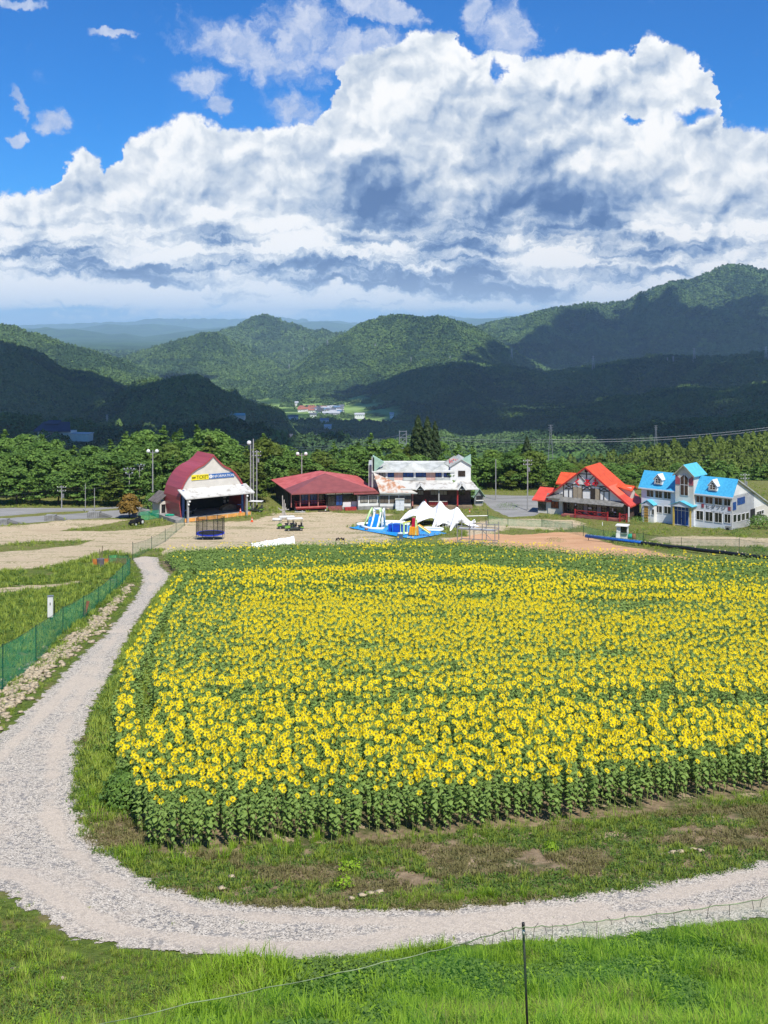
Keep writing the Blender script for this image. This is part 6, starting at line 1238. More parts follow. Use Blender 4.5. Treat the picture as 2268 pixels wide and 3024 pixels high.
b = at(297, 1675); e = empty('waste_bin', b, 0, 'grey bin holding two long sticks beside the orange barrier net', 'bin'); m = MB(); m.tube([(0, 0, 0), (0, 0, .95)], [.36, .42], M('grey_plastic', (.16, .15, .17), .6, .1), 12); m.build('body', e); m = MB(); m.tube([(-.05, .05, .3), (-.1, .0, 2.0)], .045, WOOD, 5); m.tube([(.12, 0, .3), (.2, .05, 2.4)], .045, WOOD, 5); m.build('stick', e)
b = at(149, 1835); e = empty('electric_box', b, R(8), 'tall white electric meter box in the grass behind the green fence', 'electric box'); m = MB(); m.box(-.2, .2, -.14, .14, .35, 1.95, WHITE); m.box(-.23, .23, -.17, .17, 1.95, 2.0, STEEL); m.build('case', e); m = MB(); m.box(-.03, .03, -.16, -.14, 1.3, 1.5, BLACK); m.build('latch', e); m = MB(); m.box(-.12, -.05, -.03, .03, 0, .35, STEEL); m.box(.05, .12, -.03, .03, 0, .35, STEEL); m.bar((.3, 0, 0), (.3, 0, 1.6), .06, BLACK); m.build('stand', e)
b = at(247, 1822); m = MB(); m.bar((0, 0, 0), (.35, .05, 1.25), .24, M('rusty_board', (.30, .12, .07), .8, .2, 3), .05); m.build('leaning_board', None, False, 'rusty brown board leaning on the green net fence', 'board', loc=b)
# ---- foreground net and black post
rp = [(-500, 3180), (-60, 3090), (301, 3023), (560, 2962), (793, 2915), (1000, 2872), (1134, 2840), (1271, 2809), (1345, 2790), (1421, 2767), (1480, 2750), (1524, 2738), (1548, 2737), (1600, 2733), (1640, 2734), (1722, 2722), (1790, 2716), (1858, 2706), (1940, 2698), (2022, 2688), (2110, 2674), (2221, 2659), (2268, 2648), (2500, 2610), (2800, 2560)]
e = empty('net_fence', (0, 14, 22), 0, 'fine green net hung on a rope across the foreground bank', 'fence'); o = Vector((0, 14, 22)); YF = 14.0
Pn = []
for i in range(len(rp) - 1):
    n = 5
    for k in range(n): t = k / n; px = rp[i][0] + (rp[i + 1][0] - rp[i][0]) * t; py = rp[i][1] + (rp[i + 1][1] - rp[i][1]) * t + 4 * math.sin(math.pi * t); Pn.append(WY(px, py, YF + .12 * math.sin(px / 90)) - o)
m = MB(); m.tube(Pn, .007, M('pale_green_rope', (.20, .28, .14), .7, .2, 9), 4); ropeb = m
m = MB(); rows_ = 10
for i in range(len(Pn) - 1):
    for j in range(rows_):
        def q(p, j_, i_): zb = gz(p.x, YF) - 22 + .02; t = j_ / rows_; return Vector((p.x, p.y + .05 * math.sin(i_ * .9 + j_ * .8) * min(1, t * 2), p.z + (zb - p.z) * t))
        m.face([q(Pn[i], j, i), q(Pn[i + 1], j, i + 1), q(Pn[i + 1], j + 1, i + 1), q(Pn[i], j + 1, i)], NETF)
m.build('net', e, True)
m = ropeb; rk = random.Random(4)
for i in range(0, len(Pn), 3):
    p = Pn[i]; d = rk.uniform(.04, .15); m.tube([p, p + Vector((rk.uniform(-.03, .03), -.01, -d))], .004, BLACK, 3)
    if rk.random() < .4: m.tube([p, p + Vector((rk.uniform(-.05, .05), 0, rk.uniform(.02, .06)))], .004, BLACK, 3)
m.build('rope', e)
a_ = WY(1545, 2727, YF - .06); m = MB(); bt = WY(1558, 3040, YF - .1); d_ = (bt - a_).normalized(); L_ = a_.z - gz(a_.x, YF) + .15; m.tube([a_, a_ + d_ * L_ / abs(d_.z)], .0155, BLACK, 8)
po = m.build('fence_post', None, True, 'thin black metal stake carrying the foreground net, white ring near its top', 'post'); m = MB(); c = a_ + d_ * .075; m.tube([c, c + d_ * .06], .0185, WHITE, 8); m.build('white_ring', po, True); m = MB(); m.tube([a_ + Vector((0, 0, .01)), a_ + d_ * .06], .0195, BLACK, 8); m.build('cap', po, True)

# ---- poles
def lamp_pole(px, yb, yt, Y=None, kind='two', lb='', wd=.13, name='lamp_post', cat='lamp post'):
    b = at(px, yb) if Y is None else Vector(((px - CX) / F * Y, Y, 0)); h = ZC - (yt - HY) / F * b.y - b.z; e = empty(name, b, 0, lb, cat); m = MB(); m.tube([(0, 0, -.2), (0, 0, h)], [wd, wd * .7], POLE, 8); m.build('pole', e)
    if kind == 'two':
        m = MB(); m.bar((-.75, 0, h - .4), (.75, 0, h - .4), .1, STEEL); m.build('crossarm', e)
        for s in (-1, 1): m = MB(); m.ball((s * .75, -.12, h - .12), .34, WHITE, 8, 5); m.build('lamp', e)
    elif kind == 'one': m = MB(); m.ball((-.25, -.15, h - .3), .38, WHITE, 8, 5); m.bar((-.25, 0, h - .35), (.1, 0, h - .35), .1, STEEL); m.build('lamp', e)
    elif kind == 'util':
        for k, z in enumerate((h - .3, h - .95)):
            m = MB(); m.bar((-.7, 0, z), (.7, 0, z), .07, STEEL)
            m.build('crossarm', e)
            for x in (-.7, -.25, .25, .7): m = MB(); m.tube([(x, 0, z), (x, 0, z + .18)], .05, WHITE, 6); m.build('insulator', e)
        m = MB(); m.tube([(.25, 0, h - 2.1), (.25, 0, h - 1.45)], .2, STEEL, 8); m.build('transformer', e)
    elif kind == 'flood':
        m = MB(); m.bar((-.9, 0, h - .2), (.9, 0, h - .2), .09, STEEL); m.bar((-.6, 0, h - .9), (.6, 0, h - .9), .09, STEEL); m.build('crossarm', e)
        for x, z in ((-.85, h), (-.3, h + .1), (.3, h + .1), (.85, h), (-.55, h - .7), (.55, h - .7)): m = MB(); m.ball((x, -.1, z), .2, STEEL, 6, 4); m.build('floodlight', e)
    return e
lamp_pole(451, 1482, 1330, 196, 'two', 'tall grey pole with two round lamps left of the ticket hall'); lamp_pole(740, 1512, 1302, None, 'one', 'tall grey pole with one big round white lamp right of the ticket hall'); lamp_pole(748, 1500, 1296, 192, 'bare', 'bare concrete pole behind the big round lamp, right of the ticket hall', name='utility_pole', cat='pole')
lamp_pole(758, 1450, 1330, 196, 'util', 'utility pole with stacked insulators right of the ticket hall', name='utility_pole', cat='pole'); lamp_pole(891, 1450, 1338, 205, 'two', 'lamp post rising behind the left slope of the red pavilion roof', wd=.12)
lamp_pole(182, 1500, 1434, None, 'util', 'short utility pole at the car park in front of the trees, leftmost pole', wd=.11, name='utility_pole', cat='pole'); lamp_pole(252, 1512, 1428, None, 'bare', 'slim grey post in the middle of the car park poles', wd=.07, name='utility_pole', cat='pole'); lamp_pole(279, 1511, 1441, None, 'bare', 'slim brownish post left of the rusty maple', wd=.07, name='utility_pole', cat='pole')
lamp_pole(382, 1470, 1385, 197, 'flood', 'floodlight pole rising above the rusty maple', wd=.1); lamp_pole(412, 1455, 1374, 199, 'flood', 'smaller floodlight pole right of the rusty maple, in front of the trees', wd=.08)
lamp_pole(1464, 1462, 1356, 203, 'bare', 'plain wooden pole in front of the trees right of the rest house', wd=.1, name='utility_pole', cat='pole'); lamp_pole(1558, 1507, 1356, None, 'util', 'utility pole at the left of the orange-roofed chalet', wd=.12, name='utility_pole', cat='pole'); lamp_pole(2200, 1470, 1398, 196, 'util', 'utility pole behind the right end of the blue-roofed lodge', wd=.12, name='utility_pole', cat='pole')
def wire(a, b, sag, r_, label, n=14):
    m = MB(); a, b = Vector(a), Vector(b); m.tube([a.lerp(b, i / n) - Vector((0, 0, 4 * sag * (i / n) * (1 - i / n))) for i in range(n + 1)], r_, BLACK if r_ < .05 else STEEL, 4); return m.build('power_line', None, False, label, 'power line', 'overhead power lines')
for k, dy in enumerate((0, 7)):
    wire(WY(700, 1312 + dy, 520), WY(1190, 1283 + dy, 420), 3, .05, ('upper' if k == 0 else 'lower') + ' wire crossing left of the dark cedars to the box-shaped pylon'); wire(WY(1190, 1283 + dy, 420), WY(1626, 1298 + dy, 460), 1, .05, ('upper' if k == 0 else 'lower') + ' wire crossing behind the dark cedars to the right')
    wire(WY(1626, 1298 + dy, 460), WY(2330, 1254 + dy, 480), 2, .05, ('upper' if k == 0 else 'lower') + ' wire over the wooded slope at the far right'); wire(WY(1560, 1350 + dy * 1.6, 232), WY(2330, 1321 + dy * 1.6, 250), 1.2, .03, ('upper' if k == 0 else 'lower') + ' wire low over the wooded slope behind the chalet')
for k, dy in enumerate((0, 9)): wire(WY(182, 1440 + dy, 193), WY(-80, 1448 + dy, 193), .8, .022, ('upper' if k == 0 else 'lower') + ' wire from the short utility pole to the left'); wire(WY(182, 1440 + dy, 193), WY(382, 1400 + dy, 198), .8, .022, ('upper' if k == 0 else 'lower') + ' wire from the short utility pole to the floodlight pole')
# ---- pylons
def pylon(px, yt, yb, lb, Y=None):
    b = Vector(HP(px, yb)) if Y is None else Vector(((px - CX) / F * Y, Y, T1((px - CX) / F * Y, Y))); top = ZC - (yt - HY) / F * b.y; h = top - b.z
    vis = (yb - yt) / F * b.y; e = empty('power_pylon', b, 0, lb, 'pylon', 'power pylons on the hills'); w = vis * .085; r_ = max(.10, b.y * .00016); m = MB()
    for sx in (-1, 1):
        for sy in (-1, 1): m.bar((sx * w * (1 + (h - vis) / vis * .6), sy * w, 0), (sx * w * .25, sy * w * .2, h), r_, STEEL)
    n = 7
    for i in range(n):
        z0, z1 = h - vis * (1 - i / n), h - vis * (1 - (i + 1) / n); q0, q1 = w * (1 - .75 * i / n), w * (1 - .75 * (i + 1) / n); m.bar((-q0, -w * .3, z0), (q1, -w * .3, z1), r_ * .7, STEEL); m.bar((q0, -w * .3, z0), (-q1, -w * .3, z1), r_ * .7, STEEL)
    m.build('lattice', e)
    for f_ in (.97, .84, .72): m = MB(); m.bar((-w * 1.5, 0, h - vis * (1 - f_)), (w * 1.5, 0, h - vis * (1 - f_)), r_ * 1.2, STEEL); m.build('crossarm', e)
for px, yt, yb, lb in ((1752, 1051, 1098, 'in the shade of the right mountain, above the orange-roofed chalet'), (2050, 1028, 1078, 'tallest in the shade of the right mountain'), (2262, 1023, 1081, 'cut by the right edge of the photo'), (1988, 1051, 1078, 'short, just left of the tallest one on the right mountain'), (1971, 1056, 1076, 'smallest of the pair left of the tallest one on the right'),
        (1329, 1051, 1071, 'on the sunlit slope just above the shadow edge'), (1214, 1054, 1075, 'on the sunlit slope in the middle'), (1511, 1030, 1064, 'at the shadow edge of the right mountain'), (854, 1075, 1096, 'on the sunlit spur above the village'), (967, 1003, 1031, 'on the ridge left of the central hill'), (897, 1026, 1048, 'on the saddle left of the central ridge'), (981, 1101, 1113, 'small, low on the sunlit slope above the village'), (1108, 1015, 1036, 'high on the sunlit face of the central hill'), (316, 1224, 1263, 'in front of the shaded hills at the left')): pylon(px, yt, yb, 'steel lattice pylon ' + lb)
pylon(1626, 1254, 1312, 'steel lattice pylon above the trees right of the rest house', 460); pylon(1937, 1256, 1296, 'steel lattice pylon above the trees behind the blue-roofed lodge', 520)
b = WY(1190, 1300, 420); e = empty('switch_tower', (b.x, b.y, b.z - 22), 0, 'box-shaped steel frame tower left of the dark cedars', 'pylon'); m = MB()
for x in (-1.3, 1.3):
    for y in (-1, 1): m.bar((x, y, 0), (x, y, 25.5), .28, STEEL)
for z in (19, 21, 23, 25.4): m.bar((-1.3, -1, z), (1.3, -1, z), .22, STEEL); m.bar((-1.3, -1, z), (1.3, -1, z + 1.8 if z < 25 else z), .15, STEEL)
m.build('frame', e)

# ---- village and far buildings
ROOFS = {'red': M('village_red_roof', (.34, .13, .09), .7), 'grey': M('village_grey_roof', (.12, .13, .16), .6), 'dark': M('village_dark_roof', (.06, .065, .08), .6), 'blue': M('village_blue_roof', (.10, .18, .30), .6), 'silver': M('village_silver_roof', (.45, .47, .50), .5)}
def house(x, y, z, w, d, h, rot, roof, lb, grp=None, name='house', cat='house', flat=False, wall=None):
    m = MB(); wl_ = wall or WHITE; m.box(-w / 2, w / 2, -d / 2, d / 2, -3, h, wl_)
    if flat: m.box(-w / 2 - .3, w / 2 + .3, -d / 2 - .3, d / 2 + .3, h, h + .5, ROOFS[roof])
    else:
        k = d * .32; o_ = .8
        m.solid([(-w / 2 - o_, -d / 2 - o_, h - .2), (w / 2 + o_, -d / 2 - o_, h - .2), (w / 2 + o_, 0, h + k), (-w / 2 - o_, 0, h + k)], (0, 0, .4), ROOFS[roof]); m.solid([(-w / 2 - o_, 0, h + k), (w / 2 + o_, 0, h + k), (w / 2 + o_, d / 2 + o_, h - .2), (-w / 2 - o_, d / 2 + o_, h - .2)], (0, 0, .4), ROOFS[roof]); m.solid([(-w / 2, -d / 2, h), (-w / 2, d / 2, h), (-w / 2, 0, h + k)], (w, 0, 0), wl_)
    for i in range(int(w // 4)): x_ = -w / 2 + 2 + i * 4; m.box(x_ - .7, x_ + .7, -d / 2 - .06, -d / 2 + .05, h * .45, h * .45 + 1.4, GLASS)
    o = m.build(name, None, False, lb, cat, grp, loc=(x, y, z)); o.rotation_euler = (0, 0, rot); return o
rv = random.Random(12)
for i in range(58):
    px = rv.uniform(884, 1010); py = rv.gauss(1213, 4.5) + (px - 940) * .01; rf = 'red' if (px < 930 and rv.random() < .75) or rv.random() < .06 else rv.choice(['grey', 'dark', 'blue', 'silver', 'grey'])
    x, y, z = HP(px, py, 2000, 3400)
    if z > -140: continue
    house(x, y, z, rv.uniform(10, 17), rv.uniform(8, 11), rv.uniform(4, 6.5), rv.uniform(-.8, .8), rf, 'small %s-roofed house in the sunlit valley village' % rf, rf + '-roofed village houses')
for px, py, w, rf, lb in ((978, 1233, 36, 'silver', 'long pale shed in the fields below the village'), (1062, 1238, 20, 'silver', 'pale greenhouse at the right of the valley fields'), (925, 1238, 13, 'grey', 'white-walled house alone below the village fields'), (1157, 1237, 8, 'silver', 'tiny white tower-like house at the foot of the right mountain'), (876, 1201, 8, 'silver', 'tiny white house at the upper edge of the valley fields'), (865, 1245, 20, 'grey', 'row-like house among trees left below the valley fields'), (958, 1256, 16, 'blue', 'blue-roofed house below the valley fields'), (968, 1275, 12, 'silver', 'white house beside the lower clearing in the valley')):
    x, y, z = HP(px, py, 900, 3200); house(x, y, z + 4, w, 9, 6, 0, rf, lb)
for i in range(26): px = rv.uniform(835, 975); Yt = rv.uniform(1050, 1300); x = (px - CX) / F * Yt; py = 1316 + rv.uniform(-12, 16); z = ZC - (py - HY) / F * Yt; house(x, Yt, z, rv.uniform(8, 13), 8, 5, rv.uniform(-.5, .5), rv.choice(['grey', 'dark', 'silver', 'dark', 'grey']), 'small house of the shaded town seen over the trees', 'houses of the shaded town', wall=M('town_wall', (.45, .43, .40)))
x = WY(914, 1338, 1040); m = MB(); m.box(-3.2, 3.2, -4, 4, -30, 11, M('brown_tile_wall', (.17, .12, .12), .7))
for i in range(5): m.box(-2.9, 2.9, -4.1, -4.0, 1 + i * 2.1, 1.7 + i * 2.1, M('balcony_dark', (.06, .045, .05)))
m.build('apartment_block', None, False, 'brown apartment block in the town beyond the pavilion', 'apartment block', loc=x)
x = WY(714, 1298, 1100); house(x.x, x.y, x.z - 3, 6, 6, 6, 0, 'grey', 'small white flat-roofed tower block over the trees', None, 'tower_block', 'building', True)
# hall with a blue roof, its colour darkened to stand for cloud shadow
x = Vector(HP(153, 1289, 500, 1400)); k = x.y / F; e = empty('blue_roofed_hall', x, R(-8), 'large pale hall with a shaded blue roof in the woods at the far left', 'hall'); m = MB(); W_ = 88 * k; m.box(-W_ / 2, W_ / 2 + 12 * k, 0, 14, -6, 15 * k, CREAM); m.build('walls', e); NVR = M('shaded_navy_roof', (.025, .035, .09), .7, .1, .2)
m = MB(); m.solid([(-W_ * .62, -2, 14 * k), (W_ * .70, -2, 14 * k), (W_ * .42, 12, 36 * k), (-W_ * .50, 12, 36 * k)], (0, 0, 1), NVR); m.solid([(-W_ * .38, 6, 33 * k), (W_ * .12, 6, 33 * k), (W_ * .10, 13, 41 * k), (-W_ * .36, 13, 41 * k)], (0, 0, .8), NVR); m.build('roof', e)
for i in range(7): m = MB(); u = -W_ * .4 + i * W_ * .12; m.box(u, u + W_ * .07, -.1, .1, 6 * k, 9 * k, GLASS); m.build('window', e)
m = MB(); m.box(W_ * .62, W_ * 1.25, 2, 12, -4, 7 * k, CREAM); m.box(W_ * .60, W_ * 1.28, 1.5, 12.5, 7 * k, 7 * k + .6, ROOFS['silver']); m.build('annex', e)
x = Vector(HP(688, 1234, 900, 2200)); k = x.y / F; e = empty('teal_roofed_building', x, 0, 'long low building with a pale teal roof on the shaded hill', 'building'); m = MB(); m.box(-34 * k, 34 * k, 0, 12, -4, 6 * k, CREAM); m.build('walls', e); TEAL = M('pale_teal_roof', (.22, .46, .48), .6)
m = MB(); m.solid([(-36 * k, -1, 5 * k), (10 * k, -1, 5 * k), (-8 * k, 6, 16 * k)], (0, 0, .6), TEAL); m.solid([(5 * k, -1, 5 * k), (37 * k, -1, 5 * k), (34 * k, 7, 10 * k), (0, 7, 10 * k)], (0, 0, .6), TEAL); m.build('roof', e)

# ---- concrete blocks on the car park
for x0, x1, yb, yt, lb in ((-8, 19, 1549, 1535, 'cut by the left edge'), (131, 160, 1539, 1523, 'second from the left'), (257, 292, 1528, 1513, 'third from the left'), (389, 414, 1521, 1502, 'beside the rusty maple')):
    a, b = at(x0, yb), at(x1, yb); h = (yb - yt) / F * a.y; e = empty('concrete_block', a, 0, 'grey concrete loading block with ramp at the car park edge, ' + lb, 'block', 'concrete blocks along the car park'); w = b.x - a.x; m = MB(); m.box(0, w, 0, 1.6, 0, h, GREY)
    for i in range(6): m.box(w * (i + .3) / 6, w * (i + .5) / 6, -.02, 0, 0, h, M('dark_concrete_streak', (.16, .16, .15), .9))
    m.build('body', e); m = MB(); m.solid([(w, .2, 0), (w + 1.9, .2, 0), (w, .2, h * .75)], (0, 1.2, 0), M('dark_concrete_streak', (.16, .16, .15))); m.build('ramp', e)
# ---- tractor
b = at(404, 1551); e = empty('tractor', b, R(245), 'small black tractor with white wheels parked in the grass left of the ticket hall', 'tractor'); m = MB(); m.box(-.9, .5, -.32, .32, .5, .95, BLACK); m.box(.5, 1.5, -.26, .26, .5, 1.0, M('black_gloss', (.02, .02, .03), .2)); m.build('body', e)
for x, r_ in ((-.6, .48), (1.05, .32)):
    for s in (-1, 1): m = MB(); m.tube([(x, s * .42, r_), (x, s * .66, r_)], r_, BLACK, 14); w_ = m.build('wheel', e); m = MB(); m.tube([(x, s * .665, r_), (x, s * .69, r_)], r_ * .55, WHITE, 10); m.build('rim', w_)
m = MB(); m.box(-.7, -.2, -.22, .22, .95, 1.1, BLACK); m.box(-.75, -.65, -.22, .22, 1.0, 1.4, BLACK); m.build('seat', e); m = MB(); m.bar((.35, 0, .95), (.15, 0, 1.3), .05, BLACK); m.tube([(.15, -.18, 1.3), (.15, .18, 1.3)], .03, BLACK, 5); m.build('steering_wheel', e)
m = MB(); m.tube([(-1.3, 0, .3), (-1.0, 0, .5)], [.3, .2], M('rust_metal', (.35, .12, .05), .7), 7); m.build('tiller', e)
# ---- golf carts
LIME = M('lime_paint', (.20, .42, .05), .35, .05)
def cart(px, py, rot, lb, grp='golf carts'):
    b = at(px, py); e = empty('golf_cart', b, R(rot), lb, 'golf cart', grp); m = MB(); m.solid([(-1.35, -.55, .3), (1.3, -.55, .3), (1.4, -.55, .5), (.95, -.55, .85), (.6, -.55, .45), (-.7, -.55, .42), (-.75, -.55, .75), (-1.35, -.55, .75)], (0, 1.1, 0), M('dark_cart_body', (.05, .06, .045), .4)); m.solid([(.72, -.57, .55), (1.42, -.57, .50), (.96, -.57, .87), (.70, -.57, .80)], (0, 1.14, 0), LIME); m.solid([(-1.37, -.57, .45), (-.9, -.57, .45), (-.9, -.57, .62), (-1.37, -.57, .62)], (0, 1.14, 0), LIME); m.box(-1.2, 1.2, -.5, .5, .2, .3, BLACK); m.build('body', e)
    m = MB(); m.solid([(-1.2, -.6, 1.80), (.95, -.6, 1.80), (1.05, -.5, 1.86), (-1.3, -.5, 1.86)], (0, 1.2, 0), WHITE); m.box(-1.25, 1.0, -.62, .62, 1.82, 1.90, WHITE); m.build('roof', e)
    for x0, x1 in ((-1.15, -1.2), (.95, .75)):
        for s in (-.5, .5): m = MB(); m.bar((x0, s, .7), (x1, s, 1.82), .05, STEEL); m.build('roof_post', e)
    for x in (-.05, -.85): m = MB(); m.box(x - .22, x + .22, -.5, .5, .65, .78, BLACK); m.box(x - .28, x - .2, -.5, .5, .78, 1.2, BLACK); m.build('seat', e)
    for x in (-.95, .95):
        for s in (-1, 1): m = MB(); m.tube([(x, s * .40, .24), (x, s * .58, .24)], .24, BLACK, 12); w_ = m.build('wheel', e); m = MB(); m.tube([(x, s * .585, .24), (x, s * .6, .24)], .13, STEEL, 8); m.build('rim', w_)
    m = MB(); m.bar((.85, 0, .8), (.55, 0, 1.1), .04, BLACK); m.tube([(.55, -.16, 1.1), (.55, .16, 1.1)], .03, BLACK, 5); m.build('steering_wheel', e); return e
cart(845, 1561, 192, 'lime green golf cart with white roof, the rear one of the pair on the plaza'); cart(869, 1567, 194, 'lime green golf cart with white roof, the nearer one of the pair on the plaza'); cart(754, 1512, 170, 'golf cart with a white roof parked behind the lamp pole right of the ticket hall')
# ---- trampoline
b = at(621, 1592); e = empty('trampoline', b, 0, 'round blue-rimmed trampoline with a tall black safety net', 'trampoline'); RT = 2.05; ht_ = .9; hn = 3.2; BLUET = M('blue_pad', (.015, .04, .50), .5, .1)
m = MB(); n = 28
for i in range(n):
    a0, a1 = 6.283 * i / n, 6.283 * (i + 1) / n; m.face([(math.cos(q) * r_, math.sin(q) * r_, ht_ + .03) for q, r_ in ((a0, RT), (a1, RT), (a1, RT - .34), (a0, RT - .34))], BLUET); m.face([(math.cos(q) * RT, math.sin(q) * RT, z) for q, z in ((a0, ht_ - .12), (a1, ht_ - .12), (a1, ht_ + .03), (a0, ht_ + .03))], BLUET)
m.build('rim_pad', e); m = MB(); m.face([(math.cos(6.283 * i / n) * (RT - .3), math.sin(6.283 * i / n) * (RT - .3), ht_) for i in range(n)], BLACK); m.build('jumping_mat', e)
m = MB()
for i in range(n): a0, a1 = 6.283 * i / n, 6.283 * (i + 1) / n; m.face([(math.cos(a0) * RT * .97, math.sin(a0) * RT * .97, ht_), (math.cos(a1) * RT * .97, math.sin(a1) * RT * .97, ht_), (math.cos(a1) * RT * .94, math.sin(a1) * RT * .94, hn - .1), (math.cos(a0) * RT * .94, math.sin(a0) * RT * .94, hn - .1)], NETK)
m.build('safety_net', e); m = MB(); m.tube([(math.cos(6.283 * i / n) * RT * .97, math.sin(6.283 * i / n) * RT * .97, ht_ - .1) for i in range(n + 1)], .04, STEEL, 5, False); m.tube([(math.cos(6.283 * i / n) * RT * .94, math.sin(6.283 * i / n) * RT * .94, hn - .08) for i in range(n + 1)], .03, BLACK, 4, False); m.build('ring_frame', e)
for i in range(8): q = 6.283 * (i + .5) / 8; m = MB(); c, s = math.cos(q), math.sin(q); m.tube([(c * RT, s * RT, .5), (c * RT * 1.0, s * RT * 1.0, hn)], .045, BLACK, 6); m.build('net_pole', e); m = MB(); m.tube([(c * RT, s * RT, ht_ - .1), (c * RT, s * RT, .03)], .04, STEEL, 6); m.build('leg', e)
# ---- white banner screen
a, b = at(742, 1620), at(867, 1613); e = empty('cloth_screen', a, math.atan2(b.y - a.y, b.x - a.x), 'low white cloth screen stretched between posts on the dirt plaza', 'screen'); L_ = (b - a).length; h0 = .85; m = MB(); n = 36
def hp(t): return h0 - .1 + .25 * t + .0 - .10 * abs(math.sin(t * math.pi * 3)) * 1.0
for i in range(n): t0_, t1_ = i / n, (i + 1) / n; m.face([(L_ * t0_, -.35 + .05 * math.sin(i), .02), (L_ * t1_, -.35 + .05 * math.sin(i + 1), .02), (L_ * t1_, .08 * math.sin((i + 1) * 1.7), hp(t1_)), (L_ * t0_, .08 * math.sin(i * 1.7), hp(t0_))], CLOTHW)
m.build('cloth', e, True)
for t in (0, .33, .66, 1): m = MB(); m.tube([(L_ * t, .05, 0), (L_ * t, .05, h0 + .25 * t + .1)], .03, STEEL, 5); m.build('post', e)
# ---- bare timber frame near the carts, white slab
b = at(837, 1534); e = empty('timber_frame', b, 0, 'pale bundle of crossed timbers standing beside the golf carts', 'timber frame'); PW = M('bleached_timber', (.50, .47, .43), .8, .15, 3)
for i, (x0, x1, h) in enumerate(((-.1, -.15, 3.9), (.15, .3, 2.6), (.0, .1, 3.2))): m = MB(); m.bar((x0, 0, 0), (x1, .1 * i, h), .12, PW); m.build('pole', e)
for q in (((-1.0, 0, 0), (.5, 0, 1.9)), ((1.0, .2, .1), (-.4, 0, 1.7)), ((-.5, 0, 1.5), (.9, 0, 1.65)), ((-.9, .1, 1.9), (.2, 0, 1.1)), ((.7, -.3, 0), (.1, 0, 1.4))): m = MB(); m.bar(*q, .11, PW); m.build('brace', e)
b = at(819, 1537); m = MB(); m.box(-.75, .75, -.4, .4, .12, .35, WHITE); m.box(-.7, .7, -.35, .35, 0, .12, GREY); m.build('white_platform', None, False, 'low white platform left of the crossed timbers', 'platform', loc=b)
# ---- tarpaulin and inflatables
Zq = lambda x, y: at(1020 + .2773 * x, 1480 + .2773 * y)
BT = M('blue_tarpaulin', (0.02, 0.33, 0.80), .45, .12, 1.2); tp = [Zq(*q) for q in ((38, 288), (170, 268), (420, 262), (620, 262), (830, 280), (960, 320), (1082, 352), (900, 380), (740, 402), (640, 392), (400, 356), (200, 318))]
e = empty('tarpaulin', tp[0], 0, 'bright blue tarpaulin spread on the ground under the inflatables', 'tarpaulin'); m = MB(); c = sum(tp, Vector()) / len(tp)
for ring in range(4):
    for i in range(len(tp)):
        a, b = tp[i], tp[(i + 1) % len(tp)]; f0, f1 = ring / 4, (ring + 1) / 4
        def w_(p, f_): q = c.lerp(p, f_) - tp[0]; q.z = gz(q.x + tp[0].x, q.y + tp[0].y) - tp[0].z + .10 + .03 * math.sin(q.x * 3 + q.y); return q
        m.face([w_(a, f0), w_(a, f1), w_(b, f1), w_(b, f0)] if ring else [w_(c, 0) if False else c - tp[0] + Vector((0, 0, gz(c.x, c.y) - c.z + .1)), w_(a, f1), w_(b, f1)], BT)
m.build('sheet', e)
IW = M('white_vinyl', (.80, .83, .80), .3, .02); IG = M('pale_lime_vinyl', (.55, .80, .35), .3, .05); IB = M('bright_blue_vinyl', (.01, .20, .75), .25, .08); ID = M('deep_blue_vinyl', (.01, .07, .50), .25, .1); IO = M('orange_vinyl', (.90, .38, .02), .3, .05); IR = M('crimson_vinyl', (.50, .01, .05), .3, .05); IY = M('yellow_vinyl', (.85, .75, .05), .3)
def arch(m, x, y0, y1, h, r_, mt, lean=0.0):
    m.tube([(x + lean * math.sin(t), y0 + (y1 - y0) * (.5 - .5 * math.cos(t)), .1 + h * math.sin(t) ** .6) for t in [math.pi * i / 10 for i in range(11)]], r_, mt, 7)
b = Zq(330, 292) + Vector((0, 0, .1)); e = empty('inflatable_slide', b, R(-15), 'big inflatable water slide with white and lime arches and blue ramps', 'inflatable slide')
for k, x in enumerate((-1.0, -.55, .45, .95)):
    m = MB(); m.tube([(x - (.9 if k == 0 else 0), -.4, .1), (x - (.5 if k == 0 else 0), .1, 1.5), (x, .5, 2.7), (x, .9, 2.9), (x, 1.2, 2.2), (x, 1.4, .2)], .16, IG if k % 2 == 0 else IW, 7); m.build('arch', e, True)
m = MB(); m.tube([(-.55, .6, 2.8), (.45, .6, 2.9)], .18, IW, 8); m.build('top_bar', e, True)
m = MB(); m.solid([(-.42, -1.4, .15), (.42, -1.4, .15), (.42, .8, 2.0), (-.42, .8, 2.0)], (0, .2, -.12), IB); m.build('blue_ramp', e); m = MB(); m.solid([(-1.3, -.8, .15), (-.7, -.8, .15), (-.7, .6, 1.6), (-1.3, .6, 1.6)], (0, .2, -.12), IB); m.build('side_ramp', e)
m = MB()
for s in (-1, 1): m.tube([(s * .5, -1.5, .25), (s * .5, -.4, 1.1), (s * .5, .8, 2.3)], .14, IW, 7)
m.build('ramp_rail', e, True); m = MB(); m.tube([(-2.6, .2, .2), (-1.8, -.6, .2), (-.4, -1.8, .2), (1.3, -1.6, .2), (1.4, -.8, .2)], .2, IW, 8); m.build('pool_wall', e, True)
def ring(m, cx, cy, a, b_, r_, mt, n=20, z=.25): m.tube([(cx + a * math.copysign(abs(math.cos(t)) ** .6, math.cos(t)), cy + b_ * math.copysign(abs(math.sin(t)) ** .6, math.sin(t)), z) for t in [6.283 * i / n for i in range(n + 1)]], r_, mt, 8, False)
